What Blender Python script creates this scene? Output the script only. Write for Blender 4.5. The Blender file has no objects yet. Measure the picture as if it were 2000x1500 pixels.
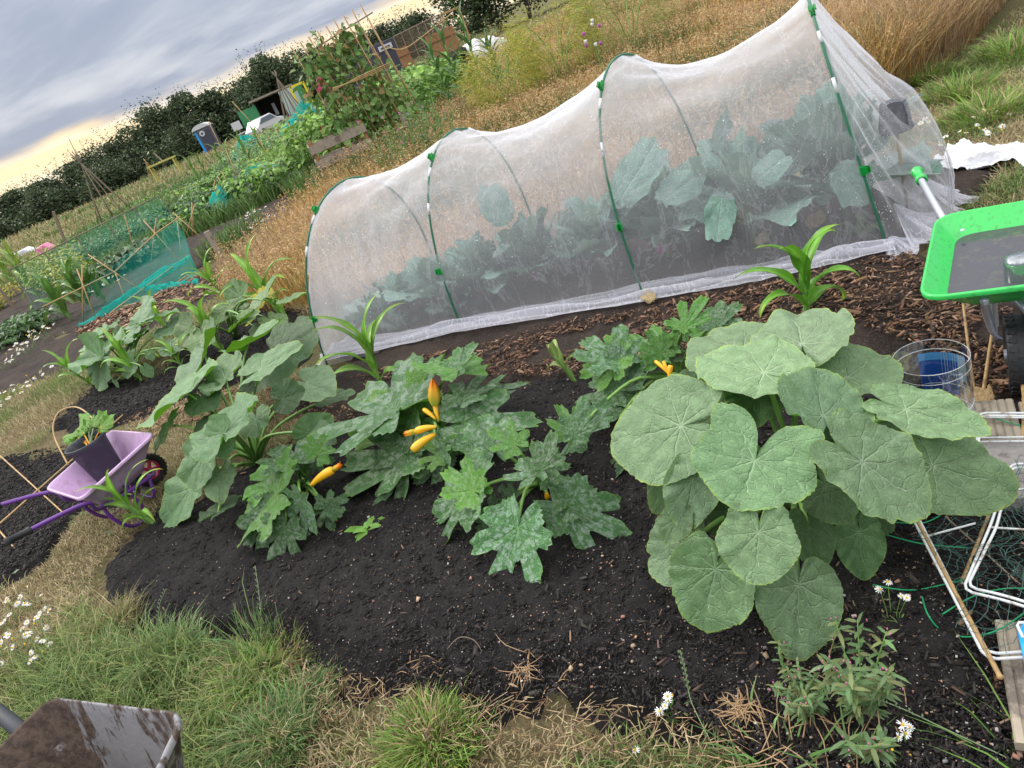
import bpy, math, random
import numpy as np
from mathutils import Vector
rng = np.random.default_rng(7)
random.seed(7)
S = bpy.context.scene
COL = S.collection
# ------------------------------------------------------------------ camera
FPX = 1387.0; ROLL = math.radians(23.5); PITCH = math.radians(26.3); EYE = 1.6
cam = bpy.data.cameras.new('camera'); camo = bpy.data.objects.new('camera', cam); COL.objects.link(camo)
cam.sensor_fit = 'HORIZONTAL'; cam.sensor_width = 36; cam.lens = 36 * FPX / 2000
cam.clip_start = 0.05; cam.clip_end = 3000
_c, _s = math.cos(PITCH), math.sin(PITCH)
fw = Vector((0, _c, -_s)); up0 = Vector((0, _s, _c)); rt0 = Vector((1, 0, 0))
rt = rt0 * math.cos(ROLL) - up0 * math.sin(ROLL) * -1 * 1.0
# image x axis in the world: right = cosR*right0 + sinR*(-up0)... (horizon climbs to the right)
rt = rt0 * math.cos(ROLL) - up0 * math.sin(ROLL)
up = rt0 * math.sin(ROLL) + up0 * math.cos(ROLL)
from mathutils import Matrix
camo.matrix_world = Matrix(((rt.x, up.x, -fw.x, 0), (rt.y, up.y, -fw.y, 0), (rt.z, up.z, -fw.z, EYE), (0, 0, 0, 1)))
S.camera = camo
# ------------------------------------------------------------------ world, sun, exposure
SUN_EL, SUN_AZ = math.radians(38), math.radians(-50)      # azimuth from +Y, clockwise
W = bpy.data.worlds.new('World'); S.world = W; W.use_nodes = True
nt = W.node_tree; nt.nodes.clear()
class NT:
    """small node helper"""
    def __init__(s, t): s.t = t
    def n(s, typ, **kw):
        x = s.t.nodes.new('ShaderNode' + typ)
        for k, v in kw.items(): setattr(x, k, v)
        return x
    def l(s, a, b): s.t.links.new(a, b)
    def put(s, sock, v):
        if hasattr(v, 'links') or hasattr(v, 'is_linked'): s.l(v, sock)
        elif isinstance(v, (tuple, list)) and len(v) == 3 and sock.type == 'RGBA': sock.default_value = (*v, 1)
        else: sock.default_value = v
    def math(s, op, a, b=None, c=None, clamp=False):
        x = s.n('Math', operation=op, use_clamp=clamp); s.put(x.inputs[0], a)
        if b is not None: s.put(x.inputs[1], b)
        if c is not None: s.put(x.inputs[2], c)
        return x.outputs[0]
    def mr(s, v, a, b, c=0.0, d=1.0, smooth=True):
        x = s.n('MapRange', interpolation_type='SMOOTHSTEP' if smooth else 'LINEAR')
        s.put(x.inputs[0], v)
        for i, q in enumerate((a, b, c, d)): s.put(x.inputs[i + 1], q)
        return x.outputs[0]
    def mix(s, f, a, b, mode='MIX'):
        x = s.n('Mix', data_type='RGBA', blend_type=mode); s.put(x.inputs[0], f); s.put(x.inputs[6], a); s.put(x.inputs[7], b)
        return x.outputs[2]
    def noise(s, vec, scale, detail=3, rough=.55, dist=0):
        x = s.n('TexNoise'); x.inputs['Scale'].default_value = scale; x.inputs['Detail'].default_value = detail
        x.inputs['Roughness'].default_value = rough; x.inputs['Distortion'].default_value = dist
        if vec is not None: s.l(vec, x.inputs['Vector'])
        return x.outputs['Fac']
    def vor(s, vec, scale, feature='DISTANCE_TO_EDGE', out='Distance'):
        x = s.n('TexVoronoi', feature=feature); x.inputs['Scale'].default_value = scale
        if vec is not None: s.l(vec, x.inputs['Vector'])
        return x.outputs[out]
    def mapping(s, vec, scale=(1, 1, 1), rot=(0, 0, 0), loc=(0, 0, 0)):
        x = s.n('Mapping'); x.inputs['Scale'].default_value = scale; x.inputs['Rotation'].default_value = rot
        x.inputs['Location'].default_value = loc; s.l(vec, x.inputs['Vector']); return x.outputs[0]
h = NT(nt)
tc = h.n('TexCoord'); sp = h.n('SeparateXYZ'); h.l(tc.outputs['Generated'], sp.inputs[0])
sky = h.n('TexSky', sky_type='NISHITA', sun_disc=False, sun_elevation=SUN_EL, sun_rotation=SUN_AZ)
sky.air_density = 1.2; sky.dust_density = 3
el = h.math('MAXIMUM', sp.outputs[2], 0.0)
den = h.math('ADD', el, 0.30)
cx = h.math('DIVIDE', sp.outputs[0], den); cy = h.math('DIVIDE', sp.outputs[1], den)
cb = h.n('CombineXYZ'); h.l(cx, cb.inputs[0]); h.l(cy, cb.inputs[1])
nA = h.noise(h.mapping(cb.outputs[0], (1.1, 1.8, 1), (0, 0, .5)), 1.0, 5, .55, .5)
nB = h.noise(h.mapping(cb.outputs[0], (1.3, 2.2, 1), (0, 0, .35), (3, 1, 0)), 1.4, 4, .5, .3)
cl = h.mix(h.mr(nA, .38, .62), (0.185, 0.215, 0.285), (0.34, 0.36, 0.405))
cl = h.mix(h.mr(nB, .52, .70, 0, .55), cl, (0.42, 0.43, 0.45))
# bright warm gap between the cloud base and the horizon
edge = h.math('ADD', el, h.math('MULTIPLY', h.math('SUBTRACT', nB, .5), .05))
band = h.mr(edge, .042, .061, 1, 0)
warm = h.mix(h.mr(el, .0, .07), (.62, .54, .38), (.64, .48, .27))
nC = h.noise(h.mapping(tc.outputs['Generated'], (2, 2, 46)), 2.0, 4, .6)
warm = h.mix(h.mr(nC, .42, .62, 0, .75), warm, (.60, .55, .47))
warm = h.mix(h.mr(nC, .60, .72, 0, .6), warm, (.36, .34, .36))
cl = h.mix(h.math('MULTIPLY', band, h.mr(sp.outputs[1], -.2, .5)), cl, warm)
# overcast: the cloud sheet is brightest overhead
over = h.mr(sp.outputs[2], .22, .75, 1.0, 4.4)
cl2 = h.n('Mix', data_type='RGBA', blend_type='MIX'); cl2.inputs[0].default_value = 1.0
cl = h.mix(h.mr(sp.outputs[2], .2, .6, 0, .75), cl, (.300, .290, .268))
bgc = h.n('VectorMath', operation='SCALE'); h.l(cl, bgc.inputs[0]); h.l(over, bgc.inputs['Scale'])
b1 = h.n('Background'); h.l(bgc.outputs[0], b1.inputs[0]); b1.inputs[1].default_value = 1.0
b2 = h.n('Background'); h.l(sky.outputs[0], b2.inputs[0]); b2.inputs[1].default_value = .06
ms = h.n('AddShader'); h.l(b1.outputs[0], ms.inputs[0]); 
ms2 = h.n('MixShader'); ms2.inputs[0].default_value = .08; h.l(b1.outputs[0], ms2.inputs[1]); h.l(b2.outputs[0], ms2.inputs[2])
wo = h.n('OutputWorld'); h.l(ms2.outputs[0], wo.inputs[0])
nt.nodes.remove(ms); nt.nodes.remove(cl2)
sl = bpy.data.lights.new('sun', 'SUN'); sl.energy = 0.9; sl.angle = math.radians(18); sl.color = (1, .93, .84)
so = bpy.data.objects.new('sun', sl); COL.objects.link(so)
sd = Vector((math.sin(SUN_AZ) * math.cos(SUN_EL), math.cos(SUN_AZ) * math.cos(SUN_EL), math.sin(SUN_EL)))
so.rotation_euler = sd.to_track_quat('Z', 'Y').to_euler()
S.view_settings.view_transform = 'Standard'; S.view_settings.look = 'None'
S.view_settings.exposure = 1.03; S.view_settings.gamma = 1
S.cycles.max_bounces = 6; S.cycles.transparent_max_bounces = 24; S.cycles.diffuse_bounces = 3
S.cycles.use_denoising = True
# ------------------------------------------------------------------ survey: pixel of the 2000x1500 photo -> point in the garden
def ray(px, py):
    x = (px - 1000) / FPX; y = -(py - 750) / FPX
    r = x * math.cos(ROLL) + y * math.sin(ROLL); u = -x * math.sin(ROLL) + y * math.cos(ROLL)
    return np.array([r, _c + u * _s, -_s + u * _c])
def G(px, py, z=0.0):
    d = ray(px, py); t = (z - EYE) / d[2]; return np.array([0, 0, EYE]) + d * t
def V(px, py, Y):
    d = ray(px, py); return np.array([0, 0, EYE]) + d * (Y / d[1])
def nrm(v):
    v = np.asarray(v, float); return v / max(np.linalg.norm(v), 1e-9)
_lat = {}
def vnoise(x, y, seed=0):
    if seed not in _lat: _lat[seed] = np.random.default_rng(100 + seed).random((256, 256))
    L = _lat[seed]; x = np.asarray(x, float); y = np.asarray(y, float)
    xi = np.floor(x).astype(int); yi = np.floor(y).astype(int); fx = x - xi; fy = y - yi
    fx = fx * fx * (3 - 2 * fx); fy = fy * fy * (3 - 2 * fy)
    a = L[xi & 255, yi & 255]; b = L[(xi + 1) & 255, yi & 255]; c = L[xi & 255, (yi + 1) & 255]; d = L[(xi + 1) & 255, (yi + 1) & 255]
    return (a * (1 - fx) + b * fx) * (1 - fy) + (c * (1 - fx) + d * fx) * fy
def sdf(pts, poly):
    """signed distance to a polygon, positive inside"""
    P = np.asarray(pts, float)[:, :2]; Q = np.asarray(poly, float)[:, :2]; n = len(Q)
    dmin = np.full(len(P), 1e9); ins = np.zeros(len(P), bool)
    for i in range(n):
        a = Q[i]; b = Q[(i + 1) % n]; ab = b - a
        t = np.clip(((P - a) @ ab) / max(ab @ ab, 1e-12), 0, 1)
        dd = np.hypot(*(P - a - t[:, None] * ab).T); dmin = np.minimum(dmin, dd)
        cond = (a[1] > P[:, 1]) != (b[1] > P[:, 1])
        xs = a[0] + (P[:, 1] - a[1]) * ab[0] / (ab[1] if abs(ab[1]) > 1e-12 else 1e-12)
        ins ^= cond & (P[:, 0] < xs)
    return np.where(ins, dmin, -dmin)
def ppoly(px, z=0): return np.array([G(a, b, z)[:2] for a, b in px])
def sample(poly, n, inner=0.0):
    lo = poly.min(0); hi = poly.max(0); out = []; m = 0
    while m < n:
        q = rng.uniform(lo, hi, (n * 2, 2)); q = q[sdf(q, poly) > inner]; out.append(q); m += len(q)
    return np.concatenate(out)[:n]
# ------------------------------------------------------------------ objects, tags
def tag(o, label=None, cat=None, group=None, kind=None):
    if label: o['label'] = label
    if cat: o['category'] = cat
    if group: o['group'] = group
    if kind: o['kind'] = kind
    return o
def thing(name, label, cat, loc=(0, 0, 0), group=None):
    o = bpy.data.objects.new(name, None); COL.objects.link(o); o.location = loc; o.empty_display_size = .1
    return tag(o, label, cat, group)
def link(name, me, mat, parent=None, smooth=False):
    o = bpy.data.objects.new(name, me); COL.objects.link(o)
    if mat is not None: me.materials.append(mat)
    if parent is not None:
        o.parent = parent
        # mesh data is written in world space; cancel the parents' offsets
        off = Vector((0, 0, 0)); p = parent
        while p is not None: off += Vector(p.location); p = p.parent
        o.location = -off
    if smooth: me.polygons.foreach_set('use_smooth', np.ones(len(me.polygons), bool))
    return o
def npmesh(name, v, f, mat, parent=None, col=None, smooth=False, attrs=None):
    """v (N,3), f (M,k)"""
    v = np.asarray(v, np.float32); f = np.asarray(f, np.int32); k = f.shape[1]
    me = bpy.data.meshes.new(name); me.vertices.add(len(v)); me.vertices.foreach_set('co', v.ravel())
    me.loops.add(f.size); me.loops.foreach_set('vertex_index', f.ravel())
    me.polygons.add(len(f)); me.polygons.foreach_set('loop_start', np.arange(0, f.size, k, dtype=np.int32))
    me.polygons.foreach_set('loop_total', np.full(len(f), k, np.int32))
    if col is not None:
        a = me.color_attributes.new('Col', 'FLOAT_COLOR', 'POINT')
        c = np.ones((len(v), 4), np.float32); c[:, :3] = col; a.data.foreach_set('color', c.ravel())
    for an, av in (attrs or {}).items():
        a = me.attributes.new(an, 'FLOAT_VECTOR', 'POINT'); a.data.foreach_set('vector', np.asarray(av, np.float32).ravel())
    me.update(calc_edges=True); me.validate()
    return link(name, me, mat, parent, smooth)
class MB:
    def __init__(s): s.v = []; s.f = []; s.c = []
    def add(s, v, f, c=None):
        b = len(s.v); s.v += [tuple(map(float, q)) for q in v]; s.f += [tuple(i + b for i in q) for q in f]
        s.c += [c or (1, 1, 1)] * len(v)
    def box(s, c, size, rz=0, ax=None, col=None):
        """centre, full size; ax = optional 3 axes"""
        hx, hy, hz = [q / 2 for q in size]
        if ax is None: ax = (np.array([math.cos(rz), math.sin(rz), 0]), np.array([-math.sin(rz), math.cos(rz), 0]), np.array([0, 0, 1]))
        c = np.asarray(c, float); v = []
        for z in (-hz, hz):
            for x, y in ((-hx, -hy), (hx, -hy), (hx, hy), (-hx, hy)): v.append(c + ax[0] * x + ax[1] * y + ax[2] * z)
        s.add(v, [(3, 2, 1, 0), (4, 5, 6, 7), (0, 1, 5, 4), (1, 2, 6, 5), (2, 3, 7, 6), (3, 0, 4, 7)], col)
    def tube(s, pts, r, n=8, smooth=0, caps=True, col=None):
        P = [np.asarray(p, float) for p in pts]
        R = list(r) if hasattr(r, '__len__') else [r] * len(P)
        if smooth and len(P) > 2:
            Q = []; RR = []
            for i in range(len(P) - 1):
                a = P[max(i - 1, 0)]; b = P[i]; c = P[i + 1]; d = P[min(i + 2, len(P) - 1)]
                for k in range(smooth):
                    t = k / smooth
                    Q.append(.5 * ((2 * b) + (c - a) * t + (2 * a - 5 * b + 4 * c - d) * t * t + (3 * b - a - 3 * c + d) * t ** 3)); RR.append(R[i] * (1 - t) + R[i + 1] * t)
            Q.append(P[-1]); RR.append(R[-1]); P, R = Q, RR
        v = []; f = []; m = len(P); u = None
        for i in range(m):
            t = nrm(P[min(i + 1, m - 1)] - P[max(i - 1, 0)])
            if u is None:
                u = np.cross(t, (0, 0, 1) if abs(t[2]) < .9 else (1, 0, 0))
            u = nrm(u - t * (u @ t)); w = np.cross(t, u)
            for k in range(n):
                a = 2 * math.pi * k / n; v.append(P[i] + (u * math.cos(a) + w * math.sin(a)) * R[i])
        for i in range(m - 1):
            for k in range(n): f.append((i * n + k, i * n + (k + 1) % n, (i + 1) * n + (k + 1) % n, (i + 1) * n + k))
        if caps: f.append(tuple(range(n - 1, -1, -1))); f.append(tuple((m - 1) * n + k for k in range(n)))
        s.add(v, f, col)
    def lathe(s, c, prof, n=24, ax=(0, 0, 1), arc=None):
        """profile of (radius, height) along ax from c"""
        ax = nrm(ax); u = nrm(np.cross(ax, (0, 1, 0) if abs(ax[1]) < .9 else (1, 0, 0))); w = np.cross(ax, u); c = np.asarray(c, float)
        a0, a1 = arc or (0, 2 * math.pi); m = n if arc is None else n + 1; v = []; f = []
        for r, hh in prof:
            for k in range(m):
                a = a0 + (a1 - a0) * k / n; v.append(c + ax * hh + (u * math.cos(a) + w * math.sin(a)) * r)
        for i in range(len(prof) - 1):
            for k in range(n):
                k2 = (k + 1) % m; f.append((i * m + k, i * m + k2, (i + 1) * m + k2, (i + 1) * m + k))
        s.add(v, f)
    def build(s, name, mat, parent=None, smooth=False, bevel=0):
        me = bpy.data.meshes.new(name); me.from_pydata(s.v, [], s.f); me.update()
        if any(c != (1, 1, 1) for c in s.c):
            a = me.color_attributes.new('Col', 'FLOAT_COLOR', 'POINT'); a.data.foreach_set('color', np.array([(*c, 1) for c in s.c], np.float32).ravel())
        o = link(name, me, mat, parent, smooth)
        if bevel:
            m = o.modifiers.new('bevel', 'BEVEL'); m.width = bevel; m.segments = 2; m.limit_method = 'ANGLE'
        return o
# ------------------------------------------------------------------ materials
def newmat(name):
    m = bpy.data.materials.new(name); m.use_nodes = True; t = m.node_tree; t.nodes.clear(); return m, NT(t)
def finish(m, q, col, rough=.6, bump=None, bstr=.3, bdist=.01, metal=0, spec=.5, transl=0, tcol=None, alpha=None, coat=0, trans=0, ior=1.45):
    p = q.n('BsdfPrincipled'); q.put(p.inputs['Base Color'], col); q.put(p.inputs['Roughness'], rough)
    p.inputs['Metallic'].default_value = metal; p.inputs['Specular IOR Level'].default_value = spec
    p.inputs['Transmission Weight'].default_value = trans; p.inputs['IOR'].default_value = ior; p.inputs['Coat Weight'].default_value = coat
    if bump is not None:
        b = q.n('Bump'); b.inputs['Strength'].default_value = bstr; b.inputs['Distance'].default_value = bdist; q.l(bump, b.inputs['Height']); q.l(b.outputs[0], p.inputs['Normal'])
    out = p.outputs[0]
    if transl:
        t = q.n('BsdfTranslucent'); q.put(t.inputs[0], tcol if tcol is not None else col)
        x = q.n('MixShader'); x.inputs[0].default_value = transl; q.l(out, x.inputs[1]); q.l(t.outputs[0], x.inputs[2]); out = x.outputs[0]
    if alpha is not None:
        t = q.n('BsdfTransparent'); x = q.n('MixShader'); q.put(x.inputs[0], alpha); q.l(t.outputs[0], x.inputs[1]); q.l(out, x.inputs[2]); out = x.outputs[0]
    o = q.n('OutputMaterial'); q.l(out, o.inputs[0]); return m
def objco(q): return q.n('TexCoord').outputs['Object']
def colattr(q, n='Col'):
    a = q.n('Attribute'); a.attribute_name = n; return a
def plain(name, c, rough=.5, var=.15, scale=30, metal=0, bstr=.15, spec=.5, coat=0, dirt=None, dscale=6):
    m, q = newmat(name); o = objco(q); n = q.noise(o, scale, 4)
    col = q.mix(n, tuple(x * (1 - var) for x in c), tuple(min(1, x * (1 + var)) for x in c))
    if dirt:
        n2 = q.noise(o, dscale, 6, .7); col = q.mix(q.mr(n2, .52, .66, 0, .8), col, dirt)
    return finish(m, q, col, rough, n, bstr, .003, metal, spec, coat=coat)
def leafmat(name, base, vein, under, rim=None, mottle=None, vstep=.66, vw=.014, cell=9., rough=.5, sheen=True, vstr=.8, pin=False):
    m, q = newmat(name); a = colattr(q, 'luv'); sp = q.n('SeparateXYZ'); q.l(a.outputs['Vector'], sp.inputs[0])
    x, y, rm = sp.outputs; tint = colattr(q).outputs['Color']
    r = q.math('SQRT', q.math('ADD', q.math('MULTIPLY', x, x), q.math('MULTIPLY', y, y)))
    th = q.math('ARCTAN2', y, x)
    wob = q.noise(a.outputs['Vector'], 2.2, 2, .5)
    th = q.math('ADD', th, q.math('MULTIPLY', q.math('SUBTRACT', wob, .5), .55))
    k = q.math('ADD', q.math('DIVIDE', th, vstep), 20.5)
    dst = q.math('MULTIPLY', q.math('MULTIPLY', q.math('ABSOLUTE', q.math('SUBTRACT', q.math('FRACT', k), .5)), vstep), r)
    wdt = q.math('MULTIPLY', q.math('SUBTRACT', 1.25, rm), vw)
    v1 = q.mr(q.math('DIVIDE', dst, wdt), .3, 1.6, 1, 0)
    k2 = q.math('ADD', q.math('DIVIDE', th, vstep * .5), 20.0)
    d2_ = q.math('MULTIPLY', q.math('MULTIPLY', q.math('ABSOLUTE', q.math('SUBTRACT', q.math('FRACT', k2), .5)), vstep * .5), r)
    v1 = q.math('MAXIMUM', v1, q.math('MULTIPLY', q.mr(q.math('DIVIDE', d2_, q.math('MULTIPLY', wdt, .7)), .3, 1.6, .7, 0), q.mr(r, .30, .5)))
    if pin:
        ay_ = q.math('ABSOLUTE', y); mid = q.mr(ay_, .006, .022, 1, 0)
        fr = q.math('FRACT', q.math('MULTIPLY', q.math('SUBTRACT', x, q.math('MULTIPLY', ay_, .75)), 6.5)); sv = q.mr(q.math('ABSOLUTE', q.math('SUBTRACT', fr, .5)), .0, .09, .75, 0)
        v1 = q.math('MAXIMUM', mid, sv)
    dist = q.n('VectorMath', operation='ADD'); q.l(a.outputs['Vector'], dist.inputs[0])
    nn = q.n('TexNoise'); nn.inputs['Scale'].default_value = 6; q.l(a.outputs['Vector'], nn.inputs['Vector'])
    sc = q.n('VectorMath', operation='SCALE'); q.l(nn.outputs['Color'], sc.inputs[0]); sc.inputs['Scale'].default_value = .1; q.l(sc.outputs[0], dist.inputs[1])
    d2 = q.mapping(dist.outputs[0], (1, 1, 0))
    v2 = q.mr(q.vor(d2, cell * .55), 0, .07, 1, 0); v3 = q.mr(q.vor(d2, cell * 2.2), 0, .12, 1, 0)
    n1 = q.noise(a.outputs['Vector'], 3.5, 4, .6); n2 = q.noise(a.outputs['Vector'], 60, 3, .6)
    col = q.mix(q.mr(n1, .3, .7), tuple(c * .78 for c in base), tuple(c * 1.22 for c in base))
    col = q.mix(q.mr(n2, .35, .7, 0, .3), col, tuple(min(1, c * 1.5) for c in base))
    if mottle:
        nm = q.noise(d2, 13, 4, .7, .8); vm = q.vor(d2, 15, 'F1', 'Color')
        sep = q.n('SeparateColor'); q.l(vm, sep.inputs[0])
        mm = q.math('MULTIPLY', q.mr(q.math('ADD', q.math('MULTIPLY', nm, .75), q.math('MULTIPLY', sep.outputs[0], .3)), .50, .585), q.mr(v1, 0, 1, 1, .4))
        col = q.mix(q.math('MULTIPLY', q.math('MULTIPLY', mm, q.mr(q.noise(d2, 2.2, 2), .3, .6, .5, 1)), .68), col, mottle)
    col = q.mix(q.math('MULTIPLY', q.math('MULTIPLY', v2, .38), vstr), col, vein)
    col = q.mix(q.math('MULTIPLY', q.math('MULTIPLY', v3, .16), vstr), col, vein)
    col = q.mix(q.math('MULTIPLY', v1, vstr), col, vein)
    if rim: col = q.mix(q.math('MULTIPLY', q.mr(q.math('ADD', rm, q.math('MULTIPLY', q.math('SUBTRACT', n1, .5), .14)), .97, 1.01), .75), col, rim)
    col = q.mix(1.0, col, tint, 'MULTIPLY')
    geo = q.n('NewGeometry')
    und = q.mix(q.math('MULTIPLY', v1, .7), under, tuple(min(1, c * 1.5) for c in under)); und = q.mix(1.0, und, tint, 'MULTIPLY')
    col = q.mix(geo.outputs['Backfacing'], col, und)
    hgt = q.math('SUBTRACT', q.math('MULTIPLY', n2, .35), q.math('ADD', q.math('MULTIPLY', v1, .9), q.math('ADD', q.math('MULTIPLY', v2, .5), q.math('MULTIPLY', v3, .25))))
    return finish(m, q, col, rough, hgt, .75, .006, spec=.4, transl=.22, tcol=q.mix(.6, col, tuple(c * 1.3 for c in under)))
def attrmat(name, rough=.6, transl=.25, spec=.3):
    m, q = newmat(name); c = colattr(q).outputs['Color']; n = q.noise(objco(q), 14, 3)
    col = q.mix(q.mr(n, .3, .7, 0, .4), c, (0, 0, 0)); col = q.mix(.85, c, col)
    return finish(m, q, col, rough, spec=spec, transl=transl, tcol=c)
M = {}
M['blade'] = attrmat('grass_blades'); M['leafbits'] = attrmat('foliage', .5, .22)
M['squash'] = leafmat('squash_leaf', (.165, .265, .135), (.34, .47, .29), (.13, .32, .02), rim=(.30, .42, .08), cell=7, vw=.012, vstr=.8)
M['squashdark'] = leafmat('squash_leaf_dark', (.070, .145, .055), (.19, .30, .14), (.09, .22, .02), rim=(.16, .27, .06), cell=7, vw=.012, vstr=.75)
M['squashyel'] = leafmat('yellowed_squash_leaf', (.46, .44, .04), (.30, .36, .06), (.50, .46, .04), cell=7)
M['zuc'] = leafmat('courgette_leaf', (.068, .165, .055), (.16, .30, .12), (.12, .30, .03), rim=(.16, .32, .05), mottle=(.33, .41, .33), vstep=.80, cell=12, vw=.009)
M['zucb'] = leafmat('courgette_young_leaf', (.085, .24, .030), (.20, .36, .10), (.12, .30, .03), rim=(.20, .40, .05), mottle=(.24, .36, .21), vstep=.80, cell=12)
M['brassica'] = leafmat('brassica_leaf', (.11, .19, .155), (.34, .42, .37), (.15, .23, .17), vstep=.62, vw=.02, cell=6, rough=.45, pin=True, vstr=.6)
M['corn'] = attrmat('maize_leaf', .38, .28, .5)
M['chard'] = leafmat('chard_leaf', (.10, .26, .03), (.30, .38, .08), (.14, .30, .05), cell=8)
M['orangestem'] = plain('orange_stem', (.70, .30, .02), .4, .2, 30)
M['stalk'] = plain('leaf_stalk', (.16, .30, .07), .5, .25, 40)
M['stalkp'] = plain('pale_stalk', (.20, .28, .14), .5, .2, 40)
M['fruit'] = plain('yellow_courgette_skin', (.78, .40, .01), .42, .22, 9, coat=.1, dirt=(.62, .42, .03), dscale=12)
def flowermat():
    m, q = newmat('squash_petal'); a = colattr(q); return finish(m, q, a.outputs['Color'], .5, transl=.35)
M['flower'] = flowermat()
M['cane'] = plain('bamboo_cane', (.42, .27, .12), .55, .3, 25, dirt=(.16, .10, .05), dscale=14)
M['canegrey'] = plain('weathered_cane', (.22, .165, .12), .7, .3, 25)
M['wood'] = plain('weathered_wood', (.30, .25, .20), .85, .35, 18, bstr=.5, dirt=(.12, .09, .07))
M['brownwood'] = plain('brown_timber', (.30, .15, .07), .8, .3, 12, bstr=.4)
M['hoop'] = plain('green_plastic_coated_hoop', (.03, .16, .09), .4, .2, 30)
M['clip'] = plain('bright_green_plastic', (.0, .26, .035), .35, .1, 30)
M['white'] = plain('white_coated_metal', (.68, .70, .72), .35, .06, 60, dirt=(.30, .22, .15), dscale=30)
M['silver'] = plain('painted_silver_tube', (.48, .50, .58), .3, .08, 30, metal=.5)
M['gbar'] = plain('green_painted_tray', (.035, .50, .095), .35, .07, 8, coat=.3, dirt=(.03, .30, .06), dscale=60)
M['black'] = plain('black_rubber', (.018, .019, .022), .6, .3, 50, bstr=.4)
M['pot'] = plain('dusty_black_pot', (.036, .040, .050), .6, .35, 14, dirt=(.085, .09, .105), dscale=9)
M['lilac'] = plain('lilac_painted_tray', (.56, .38, .60), .42, .05, 8, coat=.2, dirt=(.42, .28, .40), dscale=25)
M['purple'] = plain('purple_tube', (.13, .035, .25), .35, .1, 20, coat=.3)
M['pink'] = plain('pink_plastic', (.60, .05, .14), .4, .1, 20)
M['bluepl'] = plain('blue_plastic', (.02, .34, .85), .35, .05, 30)
M['string'] = plain('green_plastic_string', (.01, .30, .12), .45, .15, 80)
M['earth'] = plain('dark_clod', (.03, .024, .022), .95, .4, 40, bstr=.6)
def groundmat():
    m, q = newmat('dry_turf_ground'); o = objco(q); a = q.noise(o, 1.3, 5, .6); b = q.noise(o, 40, 5, .7); c = q.noise(q.mapping(o, (1, 2.2, 1), (0, 0, .6)), 160, 3, .7)
    col = q.mix(q.mr(a, .36, .62), (.16, .125, .07), (.10, .12, .045)); col = q.mix(q.mr(b, .42, .7), col, (.055, .04, .03)); col = q.mix(q.mr(c, .5, .75, 0, .6), col, (.30, .22, .13))
    far = q.noise(o, .12, 4, .6); col = q.mix(q.mr(far, .45, .6, 0, .5), col, (.12, .14, .04))
    return finish(m, q, col, .95, b, .8, .02, spec=.1)
M['ground'] = groundmat()
def compostmat(name, dark, light):
    m, q = newmat(name); o = objco(q); a = q.noise(o, 3, 4, .6); b = q.noise(o, 90, 5, .75); c = q.vor(o, 70, 'F1', 'Color'); sep = q.n('SeparateColor'); q.l(c, sep.inputs[0])
    col = q.mix(q.mr(a, .35, .7), dark, light); col = q.mix(q.mr(b, .45, .75, 0, .7), col, tuple(x * 2.1 for x in light))
    sp_ = q.vor(o, 130, 'F1', 'Distance'); n3 = q.noise(o, 37, 2)
    col = q.mix(q.math('MULTIPLY', q.mr(sp_, .10, .16, 1, 0), q.mr(n3, .60, .66)), col, (.35, .30, .27))
    hgt = q.math('ADD', b, q.math('MULTIPLY', sep.outputs[0], .5))
    return finish(m, q, col, .92, hgt, 1.0, .008, spec=.25)
M['compost'] = compostmat('black_compost', (.0095, .0090, .0100), (.019, .0165, .0165))
M['soil'] = compostmat('brown_soil', (.022, .017, .015), (.05, .036, .030))
def chipmat():
    m, q = newmat('chips'); c = colattr(q).outputs['Color']; return finish(m, q, c, .85, q.noise(objco(q), 150, 2), .4, .003, spec=.2)
M['chip'] = chipmat()
def netmat(name, col, a0, wr=.35, crease=22):
    """woven mesh: covers a share of what is behind it, more when seen edge-on"""
    m, q = newmat(name); geo = q.n('NewGeometry'); o = objco(q)
    dt = q.n('VectorMath', operation='DOT_PRODUCT'); q.l(geo.outputs['Normal'], dt.inputs[0]); q.l(geo.outputs['Incoming'], dt.inputs[1])
    cs = q.math('MAXIMUM', q.math('ABSOLUTE', dt.outputs['Value']), .12)
    n1 = q.noise(q.mapping(o, (1, 1, .35), (.3, .2, .5)), crease * .25, 6, .6, 1.2)
    ridge = q.mr(q.math('ABSOLUTE', q.math('SUBTRACT', n1, .5)), 0, .022, 1, 0)
    n4 = q.noise(o, 60, 3, .6)
    loc = q.math('ADD', q.math('ADD', a0, q.math('MULTIPLY', ridge, wr)), q.math('MULTIPLY', q.math('SUBTRACT', n4, .5), .07))
    loc = q.math('MINIMUM', q.math('MAXIMUM', loc, .02), .93)
    al = q.math('SUBTRACT', 1.0, q.math('POWER', q.math('SUBTRACT', 1.0, loc), q.math('DIVIDE', 1.0, cs)))
    p = q.n('BsdfDiffuse'); q.put(p.inputs[0], col)
    t2 = q.n('BsdfTranslucent'); q.put(t2.inputs[0], col); mx = q.n('MixShader'); mx.inputs[0].default_value = .4; q.l(p.outputs[0], mx.inputs[1]); q.l(t2.outputs[0], mx.inputs[2])
    t = q.n('BsdfTransparent'); x = q.n('MixShader'); q.l(al, x.inputs[0]); q.l(t.outputs[0], x.inputs[1]); q.l(mx.outputs[0], x.inputs[2])
    ou = q.n('OutputMaterial'); q.l(x.outputs[0], ou.inputs[0]); return m
M['net'] = netmat('white_insect_mesh', (.80, .80, .85), .26, .12)
M['hem'] = netmat('gathered_white_mesh', (.72, .72, .80), .42, .45, 60)
M['teal'] = netmat('teal_garden_netting', (.03, .40, .32), .11, .10)
M['tealthick'] = netmat('bunched_teal_netting', (.03, .40, .34), .42, .3)
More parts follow.
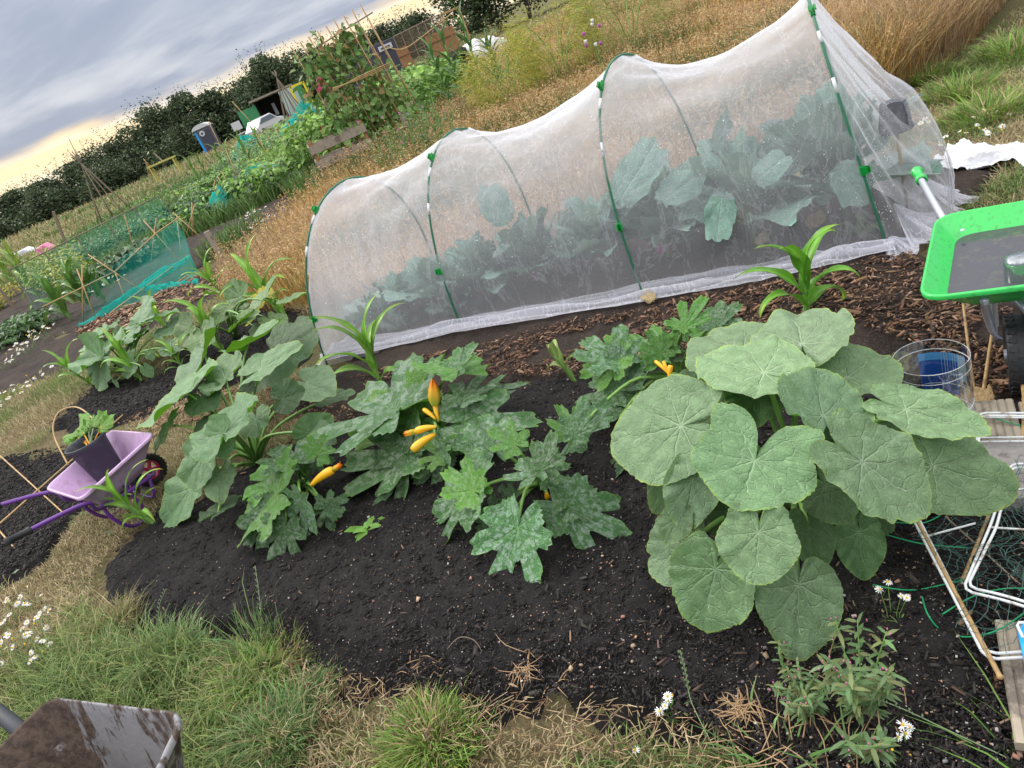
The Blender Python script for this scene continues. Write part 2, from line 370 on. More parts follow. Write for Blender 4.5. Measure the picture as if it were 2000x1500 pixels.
M['fleece'] = plain('white_fleece', (.66, .66, .70), .8, .12, 12, bstr=.5)
def glassmat(name, col=(1, 1, 1), al=.22):
    m, q = newmat(name); g = q.n('BsdfGlossy'); g.inputs['Roughness'].default_value = .08; q.put(g.inputs[0], (.9, .95, 1)); t = q.n('BsdfTransparent'); q.put(t.inputs[0], col)
    lw = q.n('LayerWeight'); lw.inputs[0].default_value = .12; n = q.noise(objco(q), 25, 4, .7)
    x = q.n('MixShader'); q.l(q.math('ADD', q.math('ADD', q.math('MULTIPLY', lw.outputs[1], .7), .17), q.mr(n, .45, .8, 0, al)), x.inputs[0]); q.l(t.outputs[0], x.inputs[1]); q.l(g.outputs[0], x.inputs[2])
    o = q.n('OutputMaterial'); q.l(x.outputs[0], o.inputs[0]); return m
M['clear'] = glassmat('clear_plastic', (.90, .92, .95), .22); M['glass'] = glassmat('jar_glass', (.72, .80, .74), .4)
def dropmat():
    m, q = newmat('water_drop'); return finish(m, q, (.9, .93, 1), .08, spec=1, transl=.3, tcol=(1, 1, 1))
M['drop'] = dropmat()
def watermat():
    m, q = newmat('murky_water'); o = objco(q); n = q.noise(o, 22, 5, .7); n2 = q.noise(o, 120, 3, .7)
    col = q.mix(q.mr(n, .5, .75, 0, .8), (.045, .045, .055), (.09, .10, .06)); col = q.mix(q.mr(n2, .68, .74, 0, .6), col, (.22, .20, .18))
    return finish(m, q, col, .12, q.noise(o, 14, 2), .05, .004, spec=.5)
M['water'] = watermat()
def dirtypan():
    m, q = newmat('dirt_caked_grey_metal'); o = objco(q); n = q.noise(q.mapping(o, (3.5, 3.5, .8), (.2, .1, .5)), 6, 6, .65, .5); n2 = q.noise(o, 45, 5, .75); n0 = q.noise(o, 2.4, 3)
    sx = q.n('SeparateXYZ'); q.l(o, sx.inputs[0]); xc = float(G(120, 1375, .5)[0]); d = q.mr(q.math('ADD', q.math('ADD', q.math('MULTIPLY', n, .6), q.math('MULTIPLY', n0, .35)), q.mr(sx.outputs[0], xc - .05, xc + .12, .16, .035)), .50, .56)
    col = q.mix(n2, (.20, .20, .215), (.28, .27, .28)); dirt = q.mix(q.mr(n2, .35, .65), (.045, .031, .025), (.11, .078, .062))
    col = q.mix(d, col, dirt); return finish(m, q, col, q.mr(d, 0, 1, .45, .95), q.math('ADD', q.math('MULTIPLY', d, .5), n2), .5, .006, metal=0, spec=.4)
M['pan'] = dirtypan()
# ------------------------------------------------------------------ the ground
v = []; f = []
me_n = 60
xs = np.concatenate([np.linspace(-400, -12, 12), np.linspace(-10, 14, 49), np.linspace(16, 400, 12)]); ys = np.concatenate([np.linspace(-12, 0, 8), np.linspace(.5, 30, 60), np.linspace(34, 900, 14)])
X, Y = np.meshgrid(xs, ys); Z = (vnoise(X * 1.5, Y * 1.5, 3) - .5) * .05 * np.exp(-np.hypot(X, Y) / 40)
nx, ny = len(xs), len(ys); idx = np.arange(nx * ny).reshape(ny, nx)
F = np.stack([idx[:-1, :-1], idx[:-1, 1:], idx[1:, 1:], idx[1:, :-1]], -1).reshape(-1, 4)
o = npmesh('ground', np.stack([X, Y, Z - .02], -1).reshape(-1, 3), F, M['ground'], smooth=True); tag(o, kind='structure')
BEDS = {}
def bed(key, px, hgt, res, mat, name='soil_bed', edge=.22, lump=1.0, z=0):
    poly = ppoly(px, z) if not isinstance(px, np.ndarray) else px
    lo = poly.min(0) - .15; hi = poly.max(0) + .15
    xs = np.arange(lo[0], hi[0], res); ys = np.arange(lo[1], hi[1], res); X, Y = np.meshgrid(xs, ys); P = np.stack([X.ravel(), Y.ravel()], 1)
    s = sdf(P, poly) + (vnoise(P[:, 0] * 5, P[:, 1] * 5, 5) - .5) * .16 + (vnoise(P[:, 0] * 17, P[:, 1] * 17, 6) - .5) * .07
    t = np.clip((s + .05) / edge, 0, 1); t = t * t * (3 - 2 * t)
    x, y = P.T
    zz = -.05 + (hgt + .05) * t + lump * t * ((vnoise(x * 3, y * 3, 7) - .5) * .035 + (vnoise(x * 11, y * 11, 8) - .5) * .018 + (vnoise(x * 34, y * 34, 9) - .5) * .012 + (vnoise(x * 80, y * 80, 10) - .5) * .007)
    keep = (s > -.07).reshape(X.shape); idx = np.arange(X.size).reshape(X.shape)
    kf = keep[:-1, :-1] & keep[:-1, 1:] & keep[1:, 1:] & keep[1:, :-1]
    F = np.stack([idx[:-1, :-1], idx[:-1, 1:], idx[1:, 1:], idx[1:, :-1]], -1)[kf]
    used = np.unique(F); mp = np.zeros(X.size, int); mp[used] = np.arange(len(used))
    o = npmesh(name, np.stack([x, y, zz], 1)[used], mp[F], mat, smooth=True); tag(o, kind='structure')
    BEDS[key] = (poly, hgt); return poly
bed('A', [(215, 1190), (212, 1110), (255, 1045), (330, 990), (430, 940), (560, 870), (660, 830), (760, 800), (1000, 750), (1400, 690), (1700, 690), (1860, 790), (1930, 900), (2080, 1000), (2120, 1330), (2150, 1560), (1800, 1640), (1560, 1560), (1380, 1450), (1200, 1400), (900, 1390), (700, 1350), (600, 1320), (540, 1290), (400, 1262), (280, 1235)], .05, .011, M['compost'])
bed('B', [(95, 845), (150, 790), (185, 740), (300, 740), (400, 640), (520, 600), (600, 615), (612, 680), (560, 740), (430, 760), (330, 790), (240, 830), (150, 850)], .05, .03, M['compost'])
bed('C', [(-60, 900), (60, 885), (150, 868), (230, 880), (300, 940), (230, 985), (150, 1010), (100, 1090), (40, 1130), (-80, 1180)], .03, .022, M['compost'])
bed('D', [(560, 800), (600, 745), (640, 715), (900, 635), (1262, 575), (1740, 470), (1830, 480), (2060, 560), (2060, 900), (1930, 900), (1860, 790), (1740, 690), (1400, 690), (1000, 750), (760, 800), (660, 850)], .025, .02, M['soil'])
TUN = np.array([[-1.12, 4.6], [1.9, 2.88], [2.75, 3.2], [2.5, 4.1], [1.6, 4.6], [.4, 5.2], [-.2, 5.4]])
bed('T', TUN, .03, .025, M['soil'], edge=.12)
bed('E', [(-60, 690), (130, 655), (390, 540), (560, 440), (640, 430), (520, 520), (420, 590), (200, 700), (0, 770), (-80, 790)], .03, .06, M['soil'])
bed('F', [(-60, 560), (60, 560), (160, 590), (330, 480), (480, 420), (560, 380), (600, 400), (460, 470), (330, 560), (170, 640), (0, 690), (-60, 690)], .02, .09, M['soil'], lump=.6)
def beds_sd(P, keys='ABCDTE'):
    r = np.full(len(P), -9.)
    for k in keys: r = np.maximum(r, sdf(P, BEDS[k][0]))
    return r + (vnoise(P[:, 0] * 5, P[:, 1] * 5, 5) - .5) * .16
# ------------------------------------------------------------------ batches of small leaves and blades
def blades(name, P, H, Wd, col, lean=.35, mat='blade', bend=.5, az=None, parent=None, z0=0.0, tipcol=None):
    n = len(P); a = rng.uniform(0, 2 * math.pi, n) if az is None else az
    H = np.broadcast_to(H, n) * rng.uniform(.55, 1.15, n); L = H * lean * rng.uniform(.2, 1.8, n)
    d = np.stack([np.cos(a), np.sin(a), np.zeros(n)], 1); w = np.stack([-np.sin(a + rng.normal(0, .9, n)), np.cos(a), np.zeros(n)], 1); w /= np.linalg.norm(w, axis=1)[:, None]
    b = np.zeros((n, 3)); b[:, :2] = P[:, :2]; b[:, 2] = z0 if P.shape[1] < 3 else P[:, 2]
    Wv = (np.broadcast_to(Wd, n) * .5)[:, None] * w; zup = np.array([0, 0, 1.])
    m1 = b + d * (L * .22)[:, None] + zup * (H * .45)[:, None]; m2 = b + d * (L * .6)[:, None] + zup * (H * (.85 - .12 * bend))[:, None]; t = b + d * L[:, None] + zup * (H * (1 - bend * .25))[:, None]
    vv = np.stack([b - Wv, b + Wv, m1 - Wv, m1 + Wv, m2 - Wv * .7, m2 + Wv * .7, t], 1).reshape(-1, 3)
    k = np.arange(n)[:, None] * 7; f = np.concatenate([k + np.array([q]) for q in ((0, 1, 3), (0, 3, 2), (2, 3, 5), (2, 5, 4), (4, 5, 6))], 0)
    c = np.repeat(col, 7, 0)
    if tipcol is not None:
        c = c.reshape(n, 7, 3); c[:, 4:] = c[:, 4:] * .4 + np.asarray(tipcol) * .6; c = c.reshape(-1, 3)
    return npmesh(name, vv, f, M[mat], parent, c)
def leaves(name, P, D, N, L, Wd, col, mat='leafbits', parent=None, droop=.25, fold=.2):
    """many ovate leaves: base P, direction D, face normal N"""
    n = len(P); D = D / np.linalg.norm(D, axis=1)[:, None]; sdv = np.cross(D, N); sdv /= np.linalg.norm(sdv, axis=1)[:, None] + 1e-9; N = np.cross(sdv, D)
    L = np.broadcast_to(L, n)[:, None]; Wd = np.broadcast_to(Wd, n)[:, None] * .5
    dn = np.array([0, 0, -1.])
    def pt(u, s_, dr): return P + D * L * u + sdv * Wd * s_ + N * Wd * fold * abs(s_) + dn * L * droop * dr
    vv = np.stack([pt(0, 0, 0), pt(.25, -.85, .05), pt(.3, 0, .05), pt(.25, .85, .05), pt(.65, -.8, .35), pt(.7, 0, .35), pt(.65, .8, .35), pt(1, 0, 1)], 1).reshape(-1, 3)
    k = np.arange(n)[:, None] * 8
    f = np.concatenate([k + np.array([q]) for q in ((0, 2, 1), (0, 3, 2), (1, 2, 5), (1, 5, 4), (2, 3, 6), (2, 6, 5), (4, 5, 7), (5, 6, 7))], 0)
    return npmesh(name, vv, f, M[mat], parent, np.repeat(col, 8, 0))
def cols(n, palette, jit=.25):
    pal = np.array(palette, float); c = pal[rng.integers(0, len(pal), n)]
    return np.clip(c * rng.uniform(1 - jit, 1 + jit, (n, 1)) * rng.uniform(.93, 1.07, (n, 3)), 0, 1)
def rdir(n, zlo=-.3, zhi=1.):
    a = rng.uniform(0, 2 * math.pi, n); z = rng.uniform(zlo, zhi, n); r = np.sqrt(np.maximum(0, 1 - z * z)); return np.stack([np.cos(a) * r, np.sin(a) * r, z], 1)
GREEN = [(.07, .15, .028), (.10, .19, .035), (.05, .12, .03), (.13, .22, .05)]
GOLD = [(.62, .38, .12), (.54, .33, .12), (.68, .45, .17), (.44, .26, .10), (.60, .43, .15)]
STRAW = [(.42, .32, .18), (.34, .25, .13), (.50, .40, .24)]
# ------------------------------------------------------------------ grass: mown lawn, path turf, golden meadow
def turf(name, px, n, hgt, wd, pal_fn, lean=.8, keepin=.0, keys='ABCDTE', polyw=None, **kw):
    poly = polyw if polyw is not None else ppoly(px)
    P = sample(poly, n); s = beds_sd(P, keys); keep = s < (-.02 + rng.exponential(.02, len(P)) - .02); P = P[keep]
    hh, c = pal_fn(P); o = blades(name, P, hh * hgt, wd, c, lean, **kw); return tag(o, kind='stuff')
def pal_lawn(centers_green, centers_dry):
    def fn(P):
        n = len(P); g = vnoise(P[:, 0] * 2.3, P[:, 1] * 2.3, 21) * .8 + vnoise(P[:, 0] * 7, P[:, 1] * 7, 22) * .4 - .18
        for (cx_, cy_, r, w) in centers_green: g += w * np.exp(-((P[:, 0] - cx_) ** 2 + (P[:, 1] - cy_) ** 2) / r ** 2)
        for (cx_, cy_, r, w) in centers_dry: g -= w * np.exp(-((P[:, 0] - cx_) ** 2 + (P[:, 1] - cy_) ** 2) / r ** 2)
        g += rng.normal(0, .13, n); isg = g > .47
        c = np.where(isg[:, None], cols(n, [(.15, .22, .06), (.19, .27, .07), (.13, .20, .06), (.23, .31, .10), (.32, .34, .13)]), cols(n, [(.50, .40, .23), (.40, .32, .18), (.30, .28, .13), (.58, .47, .30)]))
        return np.clip(.55 + g * .75, .35, 1.6), c
    return fn
g1 = G(200, 1330); g2 = G(420, 1350); g3 = G(130, 1240); d1 = G(200, 1110); d2 = G(980, 1440); d3 = G(640, 1400); g4 = G(520, 1330)
LAWN = [(-400, 1300), (-120, 1130), (80, 1090), (160, 1000), (220, 960), (300, 930), (330, 990), (240, 1060), (210, 1200), (300, 1240), (540, 1300), (700, 1350), (900, 1395), (1400, 1460), (1560, 1540), (1700, 1700), (900, 1750), (-300, 2100), (-500, 1700)]
lawnfn = pal_lawn([(g1[0], g1[1], .35, .5), (g2[0], g2[1], .35, .5), (g4[0], g4[1], .2, .5)], [(d1[0], d1[1], .45, .6), (d2[0], d2[1], .22, .5), (d3[0], d3[1], .15, .5), (G(230, 1060)[0], G(230, 1060)[1], .35, .5)])
turf('lawn_grass', LAWN, 52000, .05, .0038, lawnfn, 1.0)
turf('lawn_grass', [(-400, 1300), (0, 1150), (250, 1200), (560, 1330), (560, 1560), (-300, 2000)], 15000, .085, .0042, pal_lawn([(g1[0], g1[1], .5, .9)], [(d1[0], d1[1], .45, .9)]), .9)
LEFT = [(-300, 720), (0, 690), (130, 650), (200, 700), (180, 750), (100, 850), (60, 890), (-200, 940)]
turf('path_grass', LEFT, 46000, .075, .004, pal_lawn([], [(G(30, 860)[0], G(30, 860)[1], .5, .35)]), .8)
turf('path_grass', [(-60, 905), (100, 900), (330, 800), (520, 700), (640, 740), (640, 860), (420, 900), (330, 960), (200, 960), (60, 1020)], 20000, .05, .0038, pal_lawn([], [(G(500, 760)[0], G(500, 760)[1], 1.0, .5)]), .8)
turf('path_grass', [(180, 720), (400, 590), (560, 500), (600, 480), (640, 580), (600, 620), (400, 640), (250, 740)], 24000, .09, .005, pal_lawn([], []), .8)
RIGHT = [(1770, 190), (1900, 120), (2150, 20), (2300, 150), (2300, 620), (1990, 640), (1830, 430), (1800, 330)]
turf('path_grass', RIGHT, 50000, .055, .0045, pal_lawn([], [(G(1950, 250)[0], G(1950, 250)[1], .5, .35)]), .9)
turf('path_grass', None, 42000, .06, .006, pal_lawn([], []), .9, polyw=np.array([(2.6, 1.2), (3.2, 2.6), (3.0, 3.4), (4.3, 5.4), (7, 7), (9, 6), (6.5, 1.5), (3.5, -.5), (2.2, .2)]))
# golden meadow behind the tunnel
MEADOW = np.array([(-.6, 5.35), (-2.3, 7.2), (-2.9, 9.6), (-2.2, 11.5), (-1.2, 14.2), (.6, 15), (1.6, 20), (4.5, 34), (30, 60), (60, 40), (24, 16), (9, 9), (5.8, 6.6), (4.4, 5.55), (3.1, 4.9), (2.0, 4.75), (1.2, 5.0)])
def meadowpts(n, sc):
    P = np.empty((0, 2))
    while len(P) < n:
        r = rng.uniform(.0, 1, n * 4); dist = 4.6 * np.exp(r * math.log(50 / 4.6)); a = rng.uniform(-.75, 1.35, n * 4)
        q = np.stack([np.sin(a) * dist, np.cos(a) * dist], 1); q = q[sdf(q, MEADOW) > 0]; P = np.concatenate([P, q])
    return P[:n]
def pal_gold(P):
    n = len(P); g = vnoise(P[:, 0] * .7, P[:, 1] * .7, 31) * .8 + vnoise(P[:, 0] * 3, P[:, 1] * 3, 32) * .35 + rng.normal(0, .10, n)
    c = np.where((g > .73)[:, None], cols(n, [(.16, .19, .06), (.12, .16, .05), (.22, .22, .08)]), np.where((g > .5)[:, None], cols(n, GOLD), cols(n, [(.58, .42, .24), (.66, .49, .29), (.46, .28, .15)])))
    return .45 + 1.0 * g, c * (.72 + .5 * vnoise(P[:, 0] * 1.7, P[:, 1] * 1.7, 33))[:, None]
P = meadowpts(190000, 1); hh, c = pal_gold(P); dist = np.hypot(P[:, 0], P[:, 1])
o = blades('meadow_grass', P, hh * .34, .0032 + dist * .0004, c, .35); tag(o, kind='stuff')
# seed heads: sprays of tiny spikelets on top of the stems
P = meadowpts(26000, 1); hh, c = pal_gold(P); dist = np.hypot(P[:, 0], P[:, 1]); n = len(P)
base = np.repeat(np.column_stack([P, hh * .34]), 5, 0) + rng.normal(0, 1, (n * 5, 3)) * np.array([.018, .018, .045]); dd = np.repeat(.010 + dist * .0011, 5)
o = leaves('meadow_seed_heads', base, rdir(n * 5, 0, 1), rdir(n * 5), dd * 1.6, dd * .55, np.clip(np.repeat(cols(n, [(.66, .46, .22), (.56, .36, .17), (.72, .54, .30), (.48, .28, .14)]), 5, 0), 0, 1), mat='blade'); tag(o, kind='stuff')
P = meadowpts(4200, 1); P = P[vnoise(P[:, 0] * 1.1, P[:, 1] * 1.1, 35) > .5]; dist = np.hypot(P[:, 0], P[:, 1])
o = blades('meadow_stems', P, .62, .004 + dist * .0004, cols(len(P), [(.30, .19, .10), (.20, .13, .08), (.40, .30, .16), (.18, .22, .09)]), .25, bend=.2); tag(o, kind='stuff')
# rank taller grass and dead stems right of the meadow
P = sample(np.array([(3.2, 4.95), (4.4, 5.5), (6.5, 7.2), (9, 10), (6, 9), (3, 6.5)]), 26000); hh, c = pal_gold(P)
o = blades('tall_dry_grass', P, .6, .005, c, .75); tag(o, kind='stuff')
# farther plots: rough greenery covering the ground
FAR = np.array([(-60, 70), (-18, 22), (-8, 11), (-6.5, 9.0), (-9, 9), (-60, 40)])
def farpts(n, poly, near=8, far=70):
    P = np.empty((0, 2))
    while len(P) < n:
        dist = near * np.exp(rng.uniform(0, 1, n * 4) * math.log(far / near)); a = rng.uniform(-1.0, .4, n * 4)
        q = np.stack([np.sin(a) * dist, np.cos(a) * dist], 1); P = np.concatenate([P, q[sdf(q, poly) > 0]])
    return P[:n]
PLOTS = np.array([(-7.5, 9.4), (-5.2, 10.6), (-3.1, 11.2), (-2.4, 13), (-1.5, 15), (0, 17), (2, 24), (12, 69), (-45, 69), (-30, 40), (-14, 17)])
P = farpts(90000, PLOTS); P = P[beds_sd(P, 'EF') < 0]; n = len(P); dist = np.hypot(*P.T)
g = vnoise(P[:, 0] * .35, P[:, 1] * .35, 41) + .3 * vnoise(P[:, 0] * 1.3, P[:, 1] * 1.3, 42) + rng.normal(0, .08, n)
drier = np.clip((dist - 34) / 18, 0, .45)
c = np.where((g - drier > .52)[:, None], cols(n, [(.11, .20, .05), (.16, .26, .08), (.09, .17, .05)]), cols(n, [(.26, .27, .11), (.38, .33, .16), (.50, .38, .21), (.20, .24, .09)]))
o = blades('rough_grass', P, .10 + .22 * np.clip(g, 0, 1.2) + dist * .006, .006 + dist * .0011, c, .5); tag(o, kind='stuff')
# foreground tufts
def tuft(px, r, n, hh, pal, label, z=0, w=.0032, lean=.9, group=None):
    c0 = G(*px, z); a = rng.uniform(0, 2 * math.pi, n); rr = r * np.sqrt(rng.uniform(0, 1, n))
    rr = rr * (1 + .45 * np.sin(2 * a + px[0]) * rng.uniform(0, 1, n)) * np.where(rng.random(n) < .2, 1.5, 1); P = np.stack([c0[0] + np.cos(a) * rr, c0[1] + np.sin(a) * rr, np.full(n, c0[2] - .01)], 1); hh = hh * (1.1 - .5 * np.minimum(rr / r, 1.6) / 1.6) * rng.uniform(.6, 1.25, n)
    o = blades('grass_tuft', P, hh, w * rng.uniform(.6, 1.4, n), np.where(rng.random((n, 1)) < .14, cols(n, STRAW), cols(n, pal, .35)), lean, az=a + rng.normal(0, .7, n)); return tag(o, label, 'grass tuft', group)
LIME = [(.17, .31, .05), (.22, .36, .06), (.14, .26, .05), (.32, .38, .10)]; BLUEG = [(.13, .24, .07), (.17, .29, .10), (.12, .23, .07), (.22, .33, .12)]
tuft((505, 1330), .12, 2300, .085, LIME, 'dense bright lime green grass tuft on the black compost edge beside straggly blades')
tuft((505, 1270), .09, 160, .22, BLUEG, 'thin bluish green grass blades rising over the compost behind the dense lime tuft', lean=.5)
tuft((845, 1450), .11, 2200, .085, LIME, 'rounded bright green grass tuft at the bottom edge of the compost', lean=.8)
tuft((540, 1450), .14, 1500, .10, BLUEG, 'soft bluish green grass tuft on the lawn near the bottom of the picture')
tuft((610, 1360), .07, 500, .07, BLUEG, 'small dull green tuft beside bare straw at the compost edge')
tuft((180, 1330), .16, 1500, .11, BLUEG, 'long drooping green grass beside the dirty grey barrow')
tuft((330, 1300), .15, 1500, .11, BLUEG, 'long green grass patch just below the compost bed edge')
tuft((560, 1310), .06, 500, .075, [(.30, .27, .10), (.22, .24, .08)], 'half dry yellowish tuft at the compost edge')
tuft((1520, 1500), .10, 45, .14, BLUEG, 'broad bluish grass blades standing at the bottom edge right of the chamomile', w=.006, lean=.7)
tuft((1680, 1530), .08, 35, .14, BLUEG, 'broad grass blades standing at the bottom edge near the weeds', w=.006, lean=.7)
tuft((2060, 1560), .10, 60, .15, [(.12, .26, .04), (.16, .30, .06), (.09, .18, .05)], 'long arching grass blades in the bottom right corner', w=.004, lean=1.2)
tuft((230, 1230), .10, 900, .11, [(.30, .26, .10), (.20, .22, .07), (.38, .30, .16)], 'seedy olive coloured grass clump against the left edge of the compost')
tuft((1870, 190), .20, 900, .14, LIME, 'bright green grass clump near the tall dry grass right of the mesh tunnel', w=.005)
tuft((1930, 230), .22, 1100, .14, LIME, 'larger yellow green grass clump in the upper right corner turf', w=.005)
tuft((1800, 160), .18, 800, .14, LIME, 'green grass clump close behind the right end of the mesh tunnel', w=.005)
tuft((1985, 110), .25, 1000, .17, LIME, 'long green grass clump at the upper right edge of the picture', w=.006)
tuft((620, 520), .10, 600, .16, BLUEG, 'soft green tuft beside the left hoop of the mesh tunnel', w=.005)
tuft((835, 740), .04, 60, .07, BLUEG, 'tiny grass seedling in the soil in front of the white mesh hem')
# ------------------------------------------------------------------ crumbs, chips, straw
def chips(name, P, z, L, Wd, T, col, up=.25):
    n = len(P); a = rng.uniform(0, 2 * math.pi, n); d = np.stack([np.cos(a), np.sin(a), rng.normal(0, up, n)], 1); d /= np.linalg.norm(d, axis=1)[:, None]
    N = np.tile([0, 0, 1.], (n, 1)) + rng.normal(0, .35, (n, 3)); s = np.cross(d, N); s /= np.linalg.norm(s, axis=1)[:, None]; N = np.cross(s, d)
    C = np.column_stack([P, z]); L = L[:, None] * .5; Wd = Wd[:, None] * .5; T = T[:, None] * .5; vs = []
    for k in (-1, 1):
        for (i, j) in ((-1, -1), (1, -1), (1, 1), (-1, 1)):
            vs.append(C + d * L * i * rng.uniform(.7, 1.1, (n, 1)) + s * Wd * j * rng.uniform(.5, 1.1, (n, 1)) + N * T * k)
    vv = np.stack(vs, 1).reshape(-1, 3); k = np.arange(n)[:, None] * 8
    f = np.concatenate([k + np.array([q]) for q in ((3, 2, 1, 0), (4, 5, 6, 7), (0, 1, 5, 4), (1, 2, 6, 5), (2, 3, 7, 6), (3, 0, 4, 7))], 0)
    o = npmesh(name, vv, f, M['chip'], col=np.repeat(col, 8, 0)); return tag(o, kind='stuff')
def bedz(P, h_): return h_ + (vnoise(P[:, 0] * 3, P[:, 1] * 3, 7) - .5) * .035 + (vnoise(P[:, 0] * 11, P[:, 1] * 11, 8) - .5) * .018
def nearpts(poly, n, near, far, amin=-1.1, amax=1.3, inner=0.02):
    P = np.empty((0, 2))
    while len(P) < n:
        dist = near * np.exp(rng.uniform(0, 1, n * 3) * math.log(far / near)); a = rng.uniform(amin, amax, n * 3)
        q = np.stack([np.sin(a) * dist, np.cos(a) * dist], 1); P = np.concatenate([P, q[sdf(q, poly) > inner]])
    return P[:n]
A_, B_ = BEDS['A'][0], BEDS['B'][0]
P = nearpts(A_, 52000, .8, 5); n = len(P); L = rng.gamma(1.6, .0026, n) + .002
chips('compost_crumbs', P, bedz(P, .050) + rng.uniform(-.002, .003, n), L * 1.6, L * .5, L * .25, cols(n, [(.012, .011, .012), (.020, .018, .018), (.032, .029, .029), (.016, .013, .012), (.045, .038, .036)]), .3)
P = nearpts(A_, 3600, .8, 5); n = len(P); L = rng.gamma(2, .0009, n) + .0016
chips('pale_specks', P, bedz(P, .056), L, L * .7, L * .5, cols(n, [(.30, .24, .20), (.22, .15, .11), (.42, .38, .36), (.16, .11, .08), (.35, .20, .13)]))
P = nearpts(B_, 9000, 3, 9); n = len(P); L = rng.gamma(2, .0028, n) + .003
chips('compost_crumbs', P, bedz(P, .055), L * 1.5, L * .6, L * .4, cols(n, [(.012, .011, .012), (.03, .027, .027), (.05, .042, .04)]))
P = nearpts(BEDS['C'][0], 9000, 3, 7, -1.3); n = len(P); L = rng.gamma(2, .0026, n) + .003
chips('compost_crumbs', P, bedz(P, .034), L * 1.5, L * .6, L * .4, cols(n, [(.012, .011, .012), (.03, .027, .027), (.06, .05, .045)]))
# larger slivers, pebbles and straw on the compost
P = nearpts(A_, 500, .9, 4.5); n = len(P); L = rng.gamma(2.5, .005, n) + .006
chips('bark_slivers', P, bedz(P, .06), L, L * .18, L * .12, cols(n, [(.05, .04, .036), (.09, .06, .045), (.22, .15, .10), (.03, .028, .028), (.035, .03, .028)]))
EDGE = ppoly([(560, 1300), (700, 1330), (900, 1370), (1200, 1390), (1450, 1440), (1450, 1530), (900, 1470), (640, 1420)])
P = sample(EDGE, 900); n = len(P); L = rng.gamma(3, .010, n) + .01
chips('straw_litter', P, np.full(n, .035) + rng.uniform(0, .02, n), L, np.full(n, .0019), np.full(n, .0014), cols(n, [(.40, .30, .17), (.24, .16, .09), (.14, .09, .06), (.50, .40, .26)]), .35)
DCH = ppoly([(1180, 620), (1450, 570), (1760, 500), (1830, 520), (1990, 620), (2050, 760), (1930, 800), (1800, 690), (1640, 640), (1400, 690), (1200, 730), (1050, 750), (860, 740), (700, 770), (670, 750), (860, 690), (1000, 660)])
P = nearpts(DCH, 8000, 1.5, 5); n = len(P); L = rng.gamma(2, .0055, n) + .004
den_ = vnoise(P[:, 0] * 3, P[:, 1] * 3, 55) > .38; P = P[den_]; L = L[den_]; n = len(P)
chips('wood_chips', P, bedz(P, .035) + rng.uniform(0, .008, n), L * 1.4, L * .4, L * .12, cols(n, [(.14, .08, .05), (.20, .115, .07), (.09, .055, .04), (.28, .18, .12), (.055, .036, .03), (.05, .035, .03)]))
P = sample(ppoly([(230, 830), (340, 780), (560, 740), (700, 780), (690, 860), (560, 840), (380, 830), (300, 860)]), 1500); n = len(P); L = rng.gamma(2, .006, n) + .004
chips('wood_chips', P, np.full(n, .015) + rng.uniform(0, .02, n), L * 1.2, L * .4, L * .15, cols(n, [(.20, .11, .065), (.30, .19, .12), (.13, .075, .05), (.38, .27, .18)]))
P = sample(ppoly([(150, 650), (390, 545), (480, 520), (500, 540), (330, 620), (200, 700)]), 1600); n = len(P); L = rng.gamma(3, .010, n) + .008
chips('wood_chips', P, np.full(n, .04) + rng.uniform(0, .03, n), L * 1.3, L * .5, L * .2, cols(n, [(.24, .15, .10), (.34, .23, .15), (.13, .075, .05)]))
P = nearpts(A_, 120, .9, 3.6); n = len(P); L = rng.gamma(3, .0017, n) + .004
chips('pebbles', P, bedz(P, .058), L, L * .75, L * .6, cols(n, [(.40, .22, .15), (.30, .22, .16), (.45, .40, .38), (.18, .16, .17), (.50, .36, .24)]))
